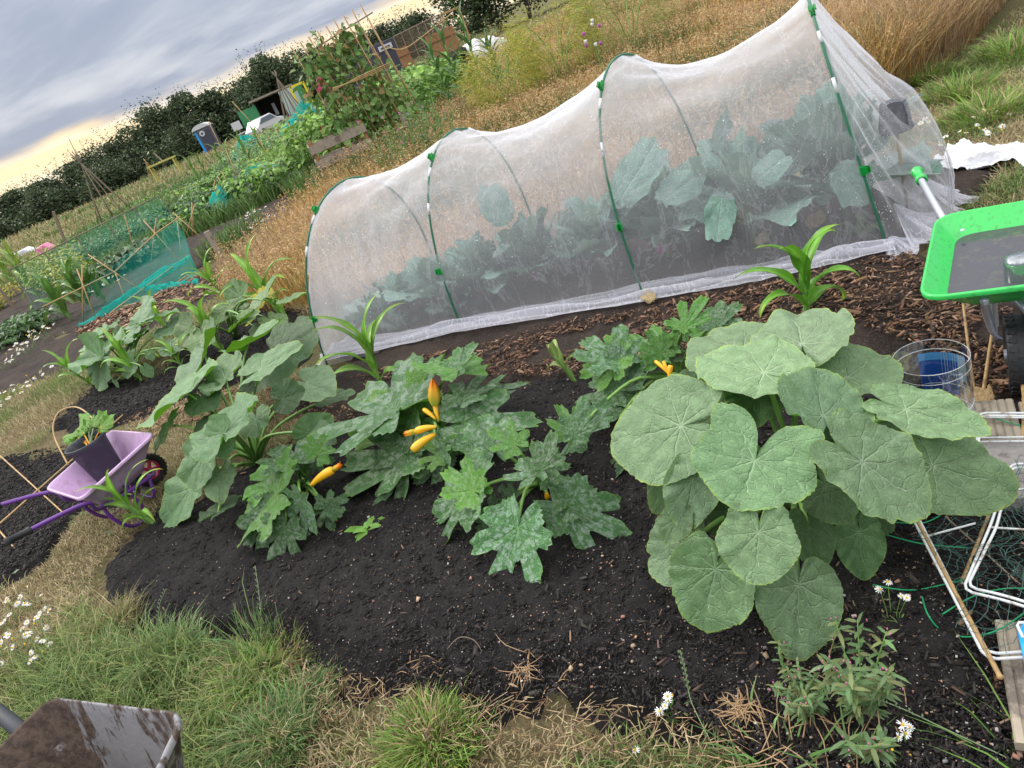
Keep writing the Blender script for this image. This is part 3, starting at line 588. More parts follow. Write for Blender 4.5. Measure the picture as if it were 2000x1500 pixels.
# ------------------------------------------------------------------ large single leaves
FRONT = nrm((-.1, -.72, .68))
def leafgeo(kind, r_, back=1.0):
    """polar outline R(theta) with the leaf tip at theta=0, plus grid sizes"""
    ph = r_.uniform(0, 6.28, 8)
    if kind == 'zuc': nth, nr = 150, 9
    elif kind == 'squash': nth, nr = 96, 9
    else: nth, nr = 72, 7
    th = np.linspace(-math.pi, math.pi, nth, endpoint=False) + 1e-4; at = np.abs(th)
    if kind == 'squash':
        R = np.interp(at, [0, .25, .6, 1.0, 1.57, 2.1, 2.5, 2.8, 2.98, 3.08, 3.15], [1.02, .98, .90, .80, .71, .66 + .10 * (back - 1), .62 * back, .55 * back, .42 * back, .18, .04])
        R = (np.roll(R, 1) + np.roll(R, -1) + 2 * R) / 4 + .025 * np.cos(5 * th)
        R *= 1 + .018 * np.sin(3 * th + ph[0]) + .014 * np.sin(7 * th + ph[1]) + .010 * np.sin(43 * th + ph[2]) + .006 * np.sin(61 * th + ph[3])
        if r_.random() < .6:                                    # a nick in the margin
            c0 = r_.uniform(-2.2, 2.2); R *= 1 - .10 * np.exp(-((th - c0) / .05) ** 2)
    elif kind == 'zuc':
        lobes = [(0, 1.0, .30), (.80, .90, .27), (-.80, .90, .27), (1.62, .72, .30), (-1.62, .72, .30), (2.45, .46, .33), (-2.45, .46, .33)]
        dp = r_.uniform(.24, .46); R = np.full(len(th), 1 - dp - .18)
        for c0, a, w_ in lobes:
            c0 = c0 + r_.normal(0, .05); R = np.maximum(R, a * r_.uniform(.9, 1.05) * np.exp(-(np.abs(th - c0) / (w_ * 1.42)) ** 3.6) * 1.0)
        R = np.where(at > 2.72, R * np.clip((math.pi - at) / .42, .12, 1), R)
        R *= 1 + .11 * np.abs(((th * 16 / math.pi + .3 * np.sin(5 * th)) % 1) - .5) * 2 - .02 + .03 * np.sin(9 * th + ph[0])
    elif kind == 'brassica':
        R = np.interp(at, [0, .3, .6, .9, 1.2, 1.57, 2.1, 3.2], [1, .93, .78, .60, .45, .33, .20, .08])
        R = np.maximum(R, .12) * (1 + .05 * np.sin(9 * th + ph[0]) + .035 * np.sin(17 * th + ph[1]) + .02 * np.sin(31 * th + ph[2]))
    else:
        R = .16 + .84 * np.exp(-(at / .62) ** 1.8); R *= 1 + .03 * np.sin(11 * th + ph[0])
    return th, R, nth, nr
def leafmesh(A, T, nv, k=1.0, kind='squash', mat='squash', col=(1, 1, 1), parent=None, cup=.10, fold=.0, ruffle=.05, droop=.12, seed=0, name='leaf', twist=0, back=1.0):
    r_ = np.random.default_rng(seed * 7919 + 13)
    A = np.asarray(A, float); T = np.asarray(T, float); d = T - A; L = np.linalg.norm(d); d = d / L
    nv = nrm(nv - d * (d @ nv)); sd_ = np.cross(nv, d)
    if twist: nv = nrm(nv * math.cos(twist) + sd_ * math.sin(twist)); sd_ = np.cross(nv, d)
    th, R, nth, nr = leafgeo(kind, r_, back)
    rho = (np.linspace(0, 1, nr + 1)[1:]) ** .85
    RR = rho[:, None] * R[None, :]; TH = np.broadcast_to(th, RR.shape)
    if kind in ('brassica', 'ovate'): off = .0
    x = RR * np.cos(TH); y = RR * np.sin(TH) * k
    rr = rho[:, None]
    p1, p2, p3 = r_.uniform(0, 6.28, 3)
    vst = .66 if kind == 'squash' else (.80 if kind == 'zuc' else .62)
    vein = np.abs(((TH / vst + 20.5) % 1) - .5) * 2            # 0 on a main vein
    z = cup * (RR ** 2) * (1 - .25 * np.cos(TH)) + fold * np.abs(y) + ruffle * rr ** 3 * (np.sin(5 * TH + p1) * .6 + np.sin(9 * TH + p2) * .35 + .25 * np.sin(15 * TH + p3))
    z = z - .05 * RR * (1 - vein) ** 3 + .022 * np.sin(7 * x + p1) * np.sin(8 * y + p2) * rr + .014 * np.sin(17 * x + p2) * np.sin(15 * y + p3) * rr - droop * np.clip(x, 0, 2) ** 2 * .8 - droop * .35 * y ** 2
    pts = A + (x[..., None] * d + y[..., None] * sd_ + z[..., None] * nv) * L
    vv = np.concatenate([A[None], pts.reshape(-1, 3)]); luv = np.concatenate([[[0, 0, 0]], np.stack([x, y / max(k, .3), np.broadcast_to(rr, x.shape)], -1).reshape(-1, 3)])
    luvn = luv.copy()
    i = np.arange(nth); j = (i + 1) % nth; keep = i != nth - 1      # cut at the notch
    i = i[keep]; j = j[keep]
    tri = np.stack([np.zeros_like(i), 1 + i, 1 + j], 1); fs = [tri]
    for q in range(nr - 1):
        a = 1 + q * nth + i; b = 1 + q * nth + j; c = b + nth; e = a + nth
        fs += [np.stack([a, e, c], 1), np.stack([a, c, b], 1)]
    F_ = np.concatenate(fs)
    o = npmesh(name, vv, F_, M[mat], parent, np.tile(np.asarray(col, float), (len(vv), 1)), smooth=True, attrs={'luv': luvn})
    return o
def petiole(parent, C, A, r0, r1, mat='stalk', name='stalk', arch=.35):
    C = np.asarray(C, float); A = np.asarray(A, float); m1 = C * .66 + A * .34 + np.array([0, 0, arch * np.linalg.norm(A - C) * .5]); m2 = C * .3 + A * .7 + np.array([0, 0, arch * np.linalg.norm(A - C) * .35])
    b = MB(); b.tube([C, m1, m2, A], [r0, r0 * .9, (r0 + r1) / 2, r1], 7, smooth=4); return b.build(name, M[mat], parent, True)
def cucurbit(name, label, cat, crown, specs, kind='squash', mat='squash', r0=.009, group=None, tint=(1, 1, 1), seed=0, f_def=.55, k_def=1.0, cuprange=(.04, .16), darkz=.0):
    """specs: (ax, ay, tx, ty, za, zt[, options])"""
    cz = .04; C = G(*crown, cz); root = thing(name, label, cat, C, group)
    b = MB(); b.tube([C + (0, 0, -.05), C + (0, 0, .02), C + (.01, 0, .06)], [.02, .018, .012], 8); b.build('stem', M['stalk'], root, True)
    r_ = np.random.default_rng(seed)
    for i, s_ in enumerate(specs):
        ax_, ay_, tx_, ty_, za, zt = s_[:6]; op = s_[6] if len(s_) > 6 else {}
        A = G(ax_, ay_, za); T = G(tx_, ty_, zt); f_ = op.get('f', f_def); nv = nrm(np.array([0, 0, 1.]) * (1 - f_) + FRONT * f_)
        t = r_.uniform(.78, 1.14) * op.get('t', 1.0); col = np.array(tint) * t * r_.uniform(.95, 1.05, 3)
        lf = leafmesh(A, T, nv, op.get('k', k_def * r_.uniform(.92, 1.08)), op.get('kind', kind), op.get('m', mat), col, root, op.get('cup', r_.uniform(*cuprange)), op.get('fold', r_.uniform(0, .16)), op.get('ruf', r_.uniform(.04, .085)), op.get('dr', r_.uniform(.04, .16)), seed * 100 + i, twist=op.get('tw', r_.normal(0, .26)), back=op.get('b', 1.0))
        c0 = C + np.array([r_.normal(0, .012), r_.normal(0, .012), 0])
        petiole(lf, c0, A - nv * .004, r0, r0 * .55, arch=op.get('arch', .3))
    return root, C
# the big squash
big = [
 (1566, 672, 1552, 598, .50, .50, dict(f=.18, k=.95, cup=.02, t=1.15)),
 (1450, 690, 1380, 640, .46, .47, dict(f=.2, k=1.0, t=1.1, cup=.05)),
 (1492, 728, 1372, 690, .52, .53, dict(f=.25, k=.85, t=1.12, cup=.08)),
 (1655, 738, 1722, 688, .44, .42, dict(f=.25, k=1.15)),
 (1330, 832, 1188, 862, .46, .42, dict(f=.40, k=.95, t=1.18, cup=.05)),
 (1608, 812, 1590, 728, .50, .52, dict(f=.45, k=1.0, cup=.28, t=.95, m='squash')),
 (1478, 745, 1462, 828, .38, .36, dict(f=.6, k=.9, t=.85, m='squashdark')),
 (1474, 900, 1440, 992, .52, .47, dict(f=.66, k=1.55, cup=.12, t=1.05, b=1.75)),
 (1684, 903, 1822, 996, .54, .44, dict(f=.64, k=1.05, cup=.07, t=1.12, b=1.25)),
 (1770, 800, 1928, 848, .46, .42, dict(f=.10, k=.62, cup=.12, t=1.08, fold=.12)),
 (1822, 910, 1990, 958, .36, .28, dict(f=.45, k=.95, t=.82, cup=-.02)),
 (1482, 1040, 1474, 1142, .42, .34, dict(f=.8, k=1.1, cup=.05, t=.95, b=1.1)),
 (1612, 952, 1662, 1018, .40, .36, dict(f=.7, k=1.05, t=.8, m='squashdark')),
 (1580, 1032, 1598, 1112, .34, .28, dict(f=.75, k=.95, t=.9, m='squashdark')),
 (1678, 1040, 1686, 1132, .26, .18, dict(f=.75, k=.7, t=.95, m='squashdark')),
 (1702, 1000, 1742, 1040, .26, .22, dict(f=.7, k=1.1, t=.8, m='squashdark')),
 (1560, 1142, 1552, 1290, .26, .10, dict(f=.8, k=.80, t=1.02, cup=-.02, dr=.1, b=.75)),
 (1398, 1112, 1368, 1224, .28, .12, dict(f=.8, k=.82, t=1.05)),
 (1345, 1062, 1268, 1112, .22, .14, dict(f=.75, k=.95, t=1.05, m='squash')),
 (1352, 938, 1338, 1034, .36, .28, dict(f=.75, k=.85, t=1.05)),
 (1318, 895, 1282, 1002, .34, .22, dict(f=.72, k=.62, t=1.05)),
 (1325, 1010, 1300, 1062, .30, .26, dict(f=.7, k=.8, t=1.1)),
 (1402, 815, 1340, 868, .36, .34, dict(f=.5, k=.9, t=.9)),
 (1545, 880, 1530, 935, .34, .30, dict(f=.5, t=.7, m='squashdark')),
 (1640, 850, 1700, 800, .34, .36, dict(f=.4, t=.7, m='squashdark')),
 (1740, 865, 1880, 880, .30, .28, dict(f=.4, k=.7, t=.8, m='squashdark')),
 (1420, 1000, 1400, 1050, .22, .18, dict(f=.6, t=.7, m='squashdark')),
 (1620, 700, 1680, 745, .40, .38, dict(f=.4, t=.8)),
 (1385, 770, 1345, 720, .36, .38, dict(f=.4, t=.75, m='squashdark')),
]
bigroot, bigC = cucurbit('squash_plant', 'largest squash plant with big round pale green leaves beside the cut plastic bottle', 'squash plant', (1560, 985), [(*q[:6], {**q[6], 'k': q[6].get('k', 1.0) * (.84 + .16 * ((i * 37) % 10) / 9)}) for i, q in enumerate(big)], seed=1, r0=.0095)
def shrink(sp_, a, k_):
    return [(q[0], q[1], q[0] + (q[2] - q[0]) * a, q[1] + (q[3] - q[1]) * a, q[4], q[5], {**q[6], 'k': q[6].get('k', 1) * k_}) for q in sp_]
left = [
 (362, 765, 268, 832, .46, .34, dict(f=.3, k=.72, t=1.1, cup=.1)),
 (508, 722, 598, 668, .48, .50, dict(f=.3, k=.82, t=1.08, cup=.14)),
 (440, 738, 428, 704, .46, .50, dict(f=.35, k=1.2, cup=.3, t=1.05)),
 (484, 672, 556, 632, .46, .52, dict(f=.2, k=.75, cup=.2)),
 (440, 846, 450, 780, .50, .52, dict(f=.75, k=1.0, t=1.0)),
 (438, 846, 395, 882, .50, .45, dict(f=.75, k=1.0, t=1.05)),
 (500, 818, 505, 858, .42, .38, dict(f=.8, k=1.1, t=.95)),
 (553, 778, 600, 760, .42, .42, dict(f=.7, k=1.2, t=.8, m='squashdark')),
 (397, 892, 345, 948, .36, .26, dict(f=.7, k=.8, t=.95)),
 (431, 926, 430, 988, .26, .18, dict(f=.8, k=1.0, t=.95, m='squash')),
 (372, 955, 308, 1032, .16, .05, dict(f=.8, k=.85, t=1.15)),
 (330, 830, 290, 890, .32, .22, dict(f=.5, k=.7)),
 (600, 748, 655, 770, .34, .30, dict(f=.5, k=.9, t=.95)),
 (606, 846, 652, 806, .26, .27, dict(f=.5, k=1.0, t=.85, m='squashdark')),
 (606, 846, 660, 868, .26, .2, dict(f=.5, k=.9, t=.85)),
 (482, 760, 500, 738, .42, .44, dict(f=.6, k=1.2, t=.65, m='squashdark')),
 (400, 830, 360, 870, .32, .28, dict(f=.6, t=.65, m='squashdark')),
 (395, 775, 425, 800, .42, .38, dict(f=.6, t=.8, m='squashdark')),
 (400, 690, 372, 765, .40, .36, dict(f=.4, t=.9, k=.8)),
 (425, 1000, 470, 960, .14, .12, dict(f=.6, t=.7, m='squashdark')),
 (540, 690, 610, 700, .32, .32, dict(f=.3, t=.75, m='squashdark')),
 (640, 780, 700, 760, .22, .2, dict(f=.4, t=.85, k=.8)),
]
cucurbit('squash_plant', 'squash plant with many upright round leaves beside the lilac wheelbarrow', 'squash plant', (505, 905), shrink(left, .86, .92), seed=2, r0=.009, tint=(.92, .97, .92))
yel = [(470, 580, 432, 588, .40, .38, dict(f=.3, k=.8)), (515, 585, 520, 563, .44, .46, dict(f=.5, k=1.6)), (560, 590, 605, 570, .40, .40, dict(f=.3, k=.8)),
 (440, 605, 420, 640, .36, .30, dict(f=.6)), (478, 622, 512, 608, .40, .40, dict(f=.6)), (478, 622, 440, 650, .40, .36, dict(f=.6)), (370, 640, 342, 665, .36, .30, dict(f=.5, k=1.2)),
 (395, 655, 400, 700, .30, .22, dict(f=.7, k=.7)), (500, 640, 492, 662, .30, .26, dict(f=.6, k=1.2)), (440, 570, 400, 575, .40, .42, dict(f=.3)), (530, 625, 560, 640, .3, .25, dict(f=.5)), (425, 608, 438, 588, .30, .34, dict(m='squashyel', f=.6)), (505, 600, 518, 585, .32, .34, dict(m='squashyel', f=.6)), (488, 630, 500, 622, .26, .28, dict(m='squashyel', f=.6)), (512, 575, 540, 580, .42, .40, dict(m='squashyel', f=.4, k=.6, t=.8))]
cucurbit('squash_plant', 'squash plant with yellowing leaf margins among maize left of the mesh tunnel', 'squash plant', (462, 660), shrink(yel, .85, .85), seed=3, r0=.008, tint=(1.05, 1.0, .9), mat='squash', cuprange=(.1, .25))
lft = [(190, 660, 155, 680, .40, .36, dict(f=.3)), (218, 640, 182, 668, .42, .38, dict(f=.3)), (272, 630, 242, 626, .42, .42, dict(f=.4)), (272, 630, 300, 612, .42, .42, dict(f=.3)), (300, 625, 350, 605, .42, .42, dict(f=.2, k=.7)),
 (232, 650, 215, 672, .34, .28, dict(f=.6)), (272, 655, 290, 642, .36, .36, dict(f=.7)), (272, 655, 255, 665, .36, .32, dict(f=.7)), (292, 690, 300, 705, .26, .2, dict(f=.8, k=1.2)), (330, 680, 355, 688, .26, .22, dict(f=.7)),
 (198, 700, 165, 725, .30, .2, dict(f=.8)), (198, 690, 180, 672, .32, .34, dict(f=.7)), (260, 705, 240, 740, .22, .12, dict(f=.8)), (195, 735, 190, 762, .14, .05, dict(f=.8)), (225, 745, 232, 758, .12, .06, dict(f=.7)), (285, 720, 300, 738, .2, .12, dict(f=.7, t=.7)), (190, 710, 200, 735, .2, .12, dict(f=.7, t=.6)), (330, 640, 350, 650, .32, .30, dict(t=.6)), (245, 690, 230, 700, .2, .15, dict(t=.6))]
cucurbit('squash_plant', 'low squash plant on its own black mound at the far left', 'squash plant', (262, 735), shrink(lft, .9, .8), seed=4, r0=.008, tint=(.82, .88, .85), mat='squash')
# courgettes
def fruit(parent, P0, P1, r, flower=None, name='courgette'):
    petiole(parent, np.array(parent.location), np.asarray(P0, float), .008, .006, 'stalk', 'fruit_stalk', .1)
    P0 = np.asarray(P0, float); P1 = np.asarray(P1, float); b = MB(); n = 9; pts = []; rs = []
    for i in range(n):
        t = i / (n - 1); pts.append(P0 * (1 - t) + P1 * t + np.array([0, 0, .006 * math.sin(t * 3)])); rs.append(r * (.45 + .65 * math.sin(min(t * 1.15, 1) * 1.45)) * (1 - .25 * max(0, t - .85) / .15))
    b.tube(pts, rs, 12); f_ = b.build(name, M['fruit'], parent, True)
    if flower: blossom(f_, P1, P1 - P0, flower)
    return f_
def blossom(parent, P, ax, L, open_=.3, name='blossom'):
    ax = nrm(ax); u = nrm(np.cross(ax, (0.1, 0.2, 1))); w = np.cross(ax, u); v = []; c = []; f = []; n = 25; prof = [(.0, .14), (.18, .24), (.4, .27), (.65, .22), (.85, .15 + open_ * .3), (1.0, .03 + open_ * .5)]
    for j, (h_, r_) in enumerate(prof):
        for k in range(n):
            a = 2 * math.pi * k / n; pl = .5 + .5 * math.cos(5 * a); rr = r_ * L * (1 - .16 * (1 - pl) * (j > 0)); hh_ = h_ + (j == 5) * .16 * (pl - .5) + (j == 4) * .05 * (pl - .5)
            v.append(P + ax * L * hh_ + (u * math.cos(a) + w * math.sin(a)) * rr)
            g = max(0, 1 - h_ * 1.7) + .35 * (pl > .8) * (h_ < .7); g = min(1, g); c.append(tuple(np.array([.85, .42, .01]) * (1 - g) + np.array([.30, .42, .05]) * g if h_ < .8 else (.88, .26, .005)))
    for j in range(len(prof) - 1):
        for k in range(n): f.append((j * n + k, j * n + (k + 1) % n, (j + 1) * n + (k + 1) % n, (j + 1) * n + k))
    return npmesh(name, v, f, M['flower'], parent, np.array(c), smooth=True)
def zplant(label, crown, specs, seed, fruits=(), **kw):
    root, C = cucurbit('courgette_plant', label, 'courgette plant', crown, shrink(specs, .87, 1.0), 'zuc', 'zuc', .0075, seed=seed, f_def=.6, k_def=.86, cuprange=(.04, .22), **kw)
    for (a, b_, z0, z1, r, fl) in fruits: fruit(root, G(*a, z0), G(*b_, z1), r, fl)
    return root, C
zb = dict(m='zucb', t=1.0)
zplant('courgette plant at the left with a ripe yellow courgette pointing upward', (600, 955), [
 (578, 902, 532, 866, .26, .30, dict(f=.5)), (621, 886, 642, 842, .30, .36, dict(m='zucb')), (540, 965, 470, 990, .22, .14, dict(f=.5, m='zucb')), (545, 932, 494, 912, .22, .22, dict(m='zucb', t=1.1)),
 (522, 1010, 466, 1092, .14, .03, dict(f=.6, k=.75)), (556, 1030, 528, 1112, .14, .03, dict(f=.75)), (590, 978, 598, 1054, .24, .08, dict(f=.75, k=.9)), (638, 992, 682, 965, .13, .12, dict(f=.6, t=.85)), (638, 992, 652, 1038, .13, .06, dict(f=.7, t=.9)),
 (590, 915, 600, 940, .16, .12, dict(f=.6, t=.9)), (618, 900, 655, 900, .15, .14, dict(f=.5, t=.9)), (588, 920, 575, 902, .22, .28, dict(m='zucb', t=1.2, k=.7)), (560, 1005, 545, 1040, .08, .05, dict(t=.7))],
 11, fruits=[((608, 948), (650, 918), .24, .28, .018, .045), ((600, 962), (568, 966), .09, .09, .006, None)])
zplant('tallest courgette plant with one upright orange blossom and three yellow fruits', (856, 830), [
 (815, 818, 668, 868, .22, .16, dict(f=.55, k=.75, m='zucb')), (772, 802, 692, 766, .30, .28, dict(f=.5)), (772, 802, 700, 828, .28, .22, dict(f=.5)), (802, 822, 760, 840, .20, .18, dict(f=.7, m='zucb')), (892, 724, 938, 662, .40, .46, dict(f=.4, k=.9)), (892, 724, 862, 690, .40, .40, dict(f=.4, m='zucb', t=.9)),
 (906, 778, 952, 726, .30, .30, dict(f=.5, m='zuc')), (930, 778, 1048, 736, .24, .20, dict(f=.35, k=.5)), (908, 828, 1062, 822, .22, .14, dict(f=.5, k=.75, t=1.1)), (832, 752, 822, 718, .30, .32, dict(m='zucb', k=.8)),
 (792, 892, 715, 992, .16, .05, dict(f=.6, k=.85, t=1.1)), (790, 892, 660, 908, .15, .08, dict(f=.5, k=.6, t=1.1)), (866, 888, 830, 862, .18, .2, dict(m='zucb')), (880, 850, 905, 892, .18, .14, dict(f=.6)), (888, 800, 890, 755, .22, .26, dict(f=.5, m='zucb', t=.8)), (830, 790, 850, 770, .2, .22, dict(m='zucb')), (862, 893, 808, 945, .12, .06, dict(f=.6, t=.95)), (868, 800, 905, 790, .15, .13, dict(t=.7)), (868, 872, 842, 905, .22, .15, dict(t=1.05, f=.6))],
 12, fruits=[((856, 822), (850, 788), .26, .32, .011, None), ((852, 834), (812, 843), .30, .30, .014, .05), ((850, 848), (806, 880), .27, .25, .018, None), ((850, 818), (828, 800), .28, .31, .010, None)])
M_b = thing  # keep flake quiet
r_b = [o_ for o_ in COL.objects if o_.name.startswith('courgette_plant')][-1]
blossom(r_b, G(850, 792, .32), G(845, 738, .42) - G(850, 792, .32), .105, .02)
zplant('courgette plant nearest the viewer with two broad mottled leaves lying on compost', (1058, 950), [
 (925, 958, 862, 912, .22, .26, dict(f=.7, k=.7, m='zucb')), (925, 958, 835, 1024, .2, .05, dict(f=.6, k=.7, t=1.15)), (1058, 918, 1082, 838, .30, .40, dict(f=.6, k=.8)), (1058, 918, 1000, 905, .30, .28, dict(f=.6, k=.9)), (1058, 918, 1122, 912, .30, .27, dict(f=.6, k=.8)),
 (1012, 1030, 972, 1170, .16, .02, dict(f=.75, k=.9, t=1.12)), (1110, 990, 1236, 1060, .14, .04, dict(f=.7, k=.72, t=1.1)), (1112, 990, 1165, 940, .14, .12, dict(f=.6, k=.8)), (962, 872, 940, 800, .26, .32, dict(f=.5, k=.8, m='zuc', t=1.1)), (1006, 868, 950, 832, .28, .32, dict(m='zucb', k=.7)), (1006, 868, 1020, 900, .2, .15, dict(t=.8)),
 (1000, 978, 958, 985, .10, .08, dict(t=.75)), (970, 1010, 930, 1010, .1, .06, dict(t=.75)), (1112, 972, 1130, 985, .06, .05, dict(m='zucb', t=1.3, k=1)), (1005, 1000, 985, 1018, .06, .05, dict(m='zucb', t=1.2))],
 13, fruits=[((1068, 962), (1070, 975), .08, .05, .009, None), ((1048, 918), (1044, 908), .2, .24, .007, None)])
zplant('courgette plant behind, half hidden by the largest squash, with narrow yellow buds', (1328, 740), [
 (1206, 702, 1135, 648, .26, .34, dict(f=.5)), (1206, 702, 1128, 742, .26, .22, dict(f=.5, m='zucb')), (1208, 702, 1200, 644, .26, .34, dict(f=.4, k=.7)), (1338, 640, 1378, 572, .34, .42, dict(f=.35, k=.8, m='zucb')), (1338, 640, 1305, 612, .34, .36, dict(k=.7, m='zucb')), (1292, 692, 1218, 662, .22, .22, dict(m='zucb', k=.6)), (1290, 690, 1262, 636, .24, .32, dict(m='zucb', k=.8)),
 (1290, 690, 1318, 655, .24, .30, dict(m='zucb', k=.8)), (1398, 632, 1452, 588, .28, .32, dict(f=.4)), (1398, 632, 1390, 596, .28, .3, dict(f=.4)), (1398, 640, 1362, 660, .2, .16, dict(t=.8)), (1210, 762, 1150, 730, .16, .16, dict(t=1.1)), (1210, 762, 1262, 722, .16, .18, dict(t=1.1)), (1122, 850, 1205, 775, .20, .26, dict(f=.5, k=.7)), (1122, 850, 1085, 785, .20, .26, dict(m='zucb', k=.6)), (1122, 850, 1150, 800, .24, .28, dict(k=.9)), (1230, 880, 1185, 870, .1, .06, dict(t=.7)), (1230, 880, 1240, 925, .1, .05, dict(t=.7)), (1210, 815, 1240, 770, .14, .14, dict(t=1.0)), (1300, 700, 1340, 705, .2, .2, dict(t=1.0))],
 14, fruits=[((1308, 738), (1296, 706), .26, .31, .006, None), ((1312, 736), (1280, 706), .26, .30, .007, None), ((1308, 746), (1310, 714), .26, .31, .010, None)])
# ------------------------------------------------------------------ maize
def maize(px, hgt, nl, label, seed, z=.03, ll=.32, w=.032, lean=(0, 0), group=None, col=(.19, .40, .05), name='maize_plant', stemr=.011):
    r_ = np.random.default_rng(seed); C = G(*px, z); root = thing(name, label, 'maize plant', C, group)
    Tp = C + np.array([lean[0], lean[1], hgt * .75]); b = MB(); b.tube([C - (0, 0, .02), C * .5 + Tp * .5, Tp], [stemr, stemr * .85, stemr * .5], 8, smooth=3); b.build('stem', M['stalk'], root, True)
    a0 = r_.choice([0, math.pi]) + r_.normal(-.25, .35)
    for i in range(nl):
        t = (i + .5) / nl; base = C + (Tp - C) * (t ** .8); a = a0 + i * math.pi + r_.normal(0, .45); L = ll * (1.05 - .25 * abs(t - .55)) * r_.uniform(.85, 1.15)
        el = .95 + .55 * t + r_.normal(0, .1); dr = (2.9 - 1.7 * t) * r_.uniform(.8, 1.3); n = 14; p = base.copy(); v = []; tw = r_.normal(0, .5)
        for j in range(n + 1):
            u = j / n; ang = el - dr * u ** 1.7; dirv = np.array([math.cos(a) * math.cos(ang), math.sin(a) * math.cos(ang), math.sin(ang)]); sd_ = nrm(np.array([-math.sin(a + tw * u), math.cos(a + tw * u), .12 * math.sin(5 * u + i)])); nn = np.cross(dirv, sd_)
            ww = w * 1.4 * (1.15 * (1 - u) ** .55 * min(1, .45 + 2.2 * u) + .02 * (u == 0)); wv = .18 * ww * math.sin(14 * u + i)
            v += [p - sd_ * ww + nn * (.35 * ww + wv), p - sd_ * ww * .5 + nn * .10 * ww, p, p + sd_ * ww * .5 + nn * .10 * ww, p + sd_ * ww + nn * (.35 * ww - wv)]
            p = p + dirv * L / n
        F_ = [(j * 5 + q, j * 5 + q + 1, j * 5 + q + 6, j * 5 + q + 5) for j in range(n) for q in range(4)]
        c = np.tile(np.array(col) * r_.uniform(.8, 1.25), (len(v), 1)); c[2::5] *= (1.7, 1.45, 1.9); c[-15:] *= (1.3, .95, .9)
        npmesh('leaf', v, F_, M['corn'], root, np.clip(c, 0, 1), smooth=True)
    return root
maize((745, 765), .36, 8, 'maize plant standing between the left squash and the white mesh hem', 21, ll=.40, w=.026, lean=(.06, .02))
maize((1572, 620), .24, 8, 'glossy maize plant behind the largest squash in front of the tunnel corner', 23, ll=.32, w=.026, col=(.15, .40, .035), lean=(.04, 0))
maize((1125, 745), .22, 4, 'stunted pale maize plant with furled leaves at the end of the courgette row', 26, ll=.18, w=.016, lean=(-.05, 0), col=(.20, .30, .08))
maize((560, 625), .50, 8, 'tall maize plant leaning left beside the left hoop of the tunnel', 22, ll=.44, w=.032, lean=(-.06, 0))
maize((440, 590), .42, 7, 'maize plant rising behind the yellowing squash', 27, ll=.40, w=.030)
maize((440, 690), .42, 7, 'maize plant in front of the yellowing squash', 28, ll=.40, w=.030)
maize((278, 745), .34, 6, 'maize plant in front of the far left squash with arching leaves', 29, ll=.38, w=.024)
maize((184, 755), .36, 6, 'maize plant leaning left at the outer end of the black mound', 30, ll=.34, w=.022, lean=(-.10, 0))
maize((365, 730), .30, 9, 'bushy small maize plant at the foot of the middle mound', 31, ll=.22, w=.012)
maize((302, 1022), .26, 8, 'small maize plant growing beside the legs of the lilac wheelbarrow', 32, ll=.26, w=.014, lean=(-.05, -.02))
maize((290, 1018), .18, 5, 'smallest maize seedling with narrow leaves under the lilac wheelbarrow', 33, ll=.22, w=.011, lean=(-.05, 0))
maize((330, 650), .30, 6, 'maize plant between the two far squash plants', 34, ll=.36, w=.024)
# ------------------------------------------------------------------ the mesh tunnel
HP = [((640, 715), .584, 1.091, 1.037, .192, .81), ((905, 650), .789, 1.043, 1.085, .058, .695), ((1262, 590), .755, 1.079, 1.167, -.064, .714), ((1735, 490), 1.049, .879, 1.143, -.164, .761)]
def hoop_pt(h_, t, sc=1.0):
    f_ = G(*h_[0]); d = np.array([math.cos(h_[1]), math.sin(h_[1]), 0]); s_ = max(math.sin(t), 0) ** h_[5]
    p = f_ + d * h_[2] * (.5 - .5 * math.cos(t)) + np.array([h_[4] * s_ * .87, -h_[4] * s_ * .49, h_[3] * s_])
    return p
tun = thing('net_tunnel', 'long white insect mesh tunnel on four green hoops over a bed of brassicas', 'net tunnel', G(1262, 590))
clipt = [(1.10, .30), (1.22, .36), (1.30, .42), (None, .44)]
for i, h_ in enumerate(HP):
    b = MB(); T_ = np.linspace(0, math.pi, 44); pts = [hoop_pt(h_, t) for t in T_]; pts = [pts[0] - (0, 0, .08)] + pts + [pts[-1] - (0, 0, .05)]
    b.tube(pts, .0065, 8); hp = b.build('hoop', M['hoop'], tun, True)
    for t0 in (.62, .93) if i else (.7, .98):
        b = MB(); b.tube([hoop_pt(h_, t0), hoop_pt(h_, t0 + .045), hoop_pt(h_, t0 + .085)], .0075, 8); b.build('joint_sleeve', M['white'], hp, True)
    # clips pinching the mesh to the hoop
    for tc_ in ([math.acos(1 - 2 * .30)] if False else [1.12 if i < 3 else 1.2, .26]):
        p = hoop_pt(h_, tc_); q_ = nrm(hoop_pt(h_, tc_ + .03) - p); b = MB(); s2 = nrm(np.cross(q_, (0, 0, 1)) + 1e-6); n2 = np.cross(s2, q_)
        if n2[1] > 0: n2 = -n2
        b.lathe(p - q_ * .022, [(.008, 0), (.011, .002), (.011, .042), (.008, .044)], 10, q_)
        for sg in (-1, 1): b.box(p + n2 * .016 + s2 * .007 * sg, (.036, .004, .018), ax=(q_, s2, n2)); b.box(p + n2 * .027 + s2 * .012 * sg, (.03, .004, .012), ax=(q_, nrm(s2 + n2 * .5 * sg), nrm(n2 - s2 * .5 * sg)))
        b.build('clip', M['clip'], hp)
# mesh sheet
NT_ = 46; rows = []; TT = np.linspace(0, math.pi, NT_ + 1)
def hrow(h_, out=-.003):
    P_ = np.array([hoop_pt(h_, t) for t in TT]); c0 = P_.mean(0); d = P_ - c0; d /= np.linalg.norm(d, axis=1)[:, None]; return P_ + d * out
H4 = [hrow(h_) for h_ in HP]
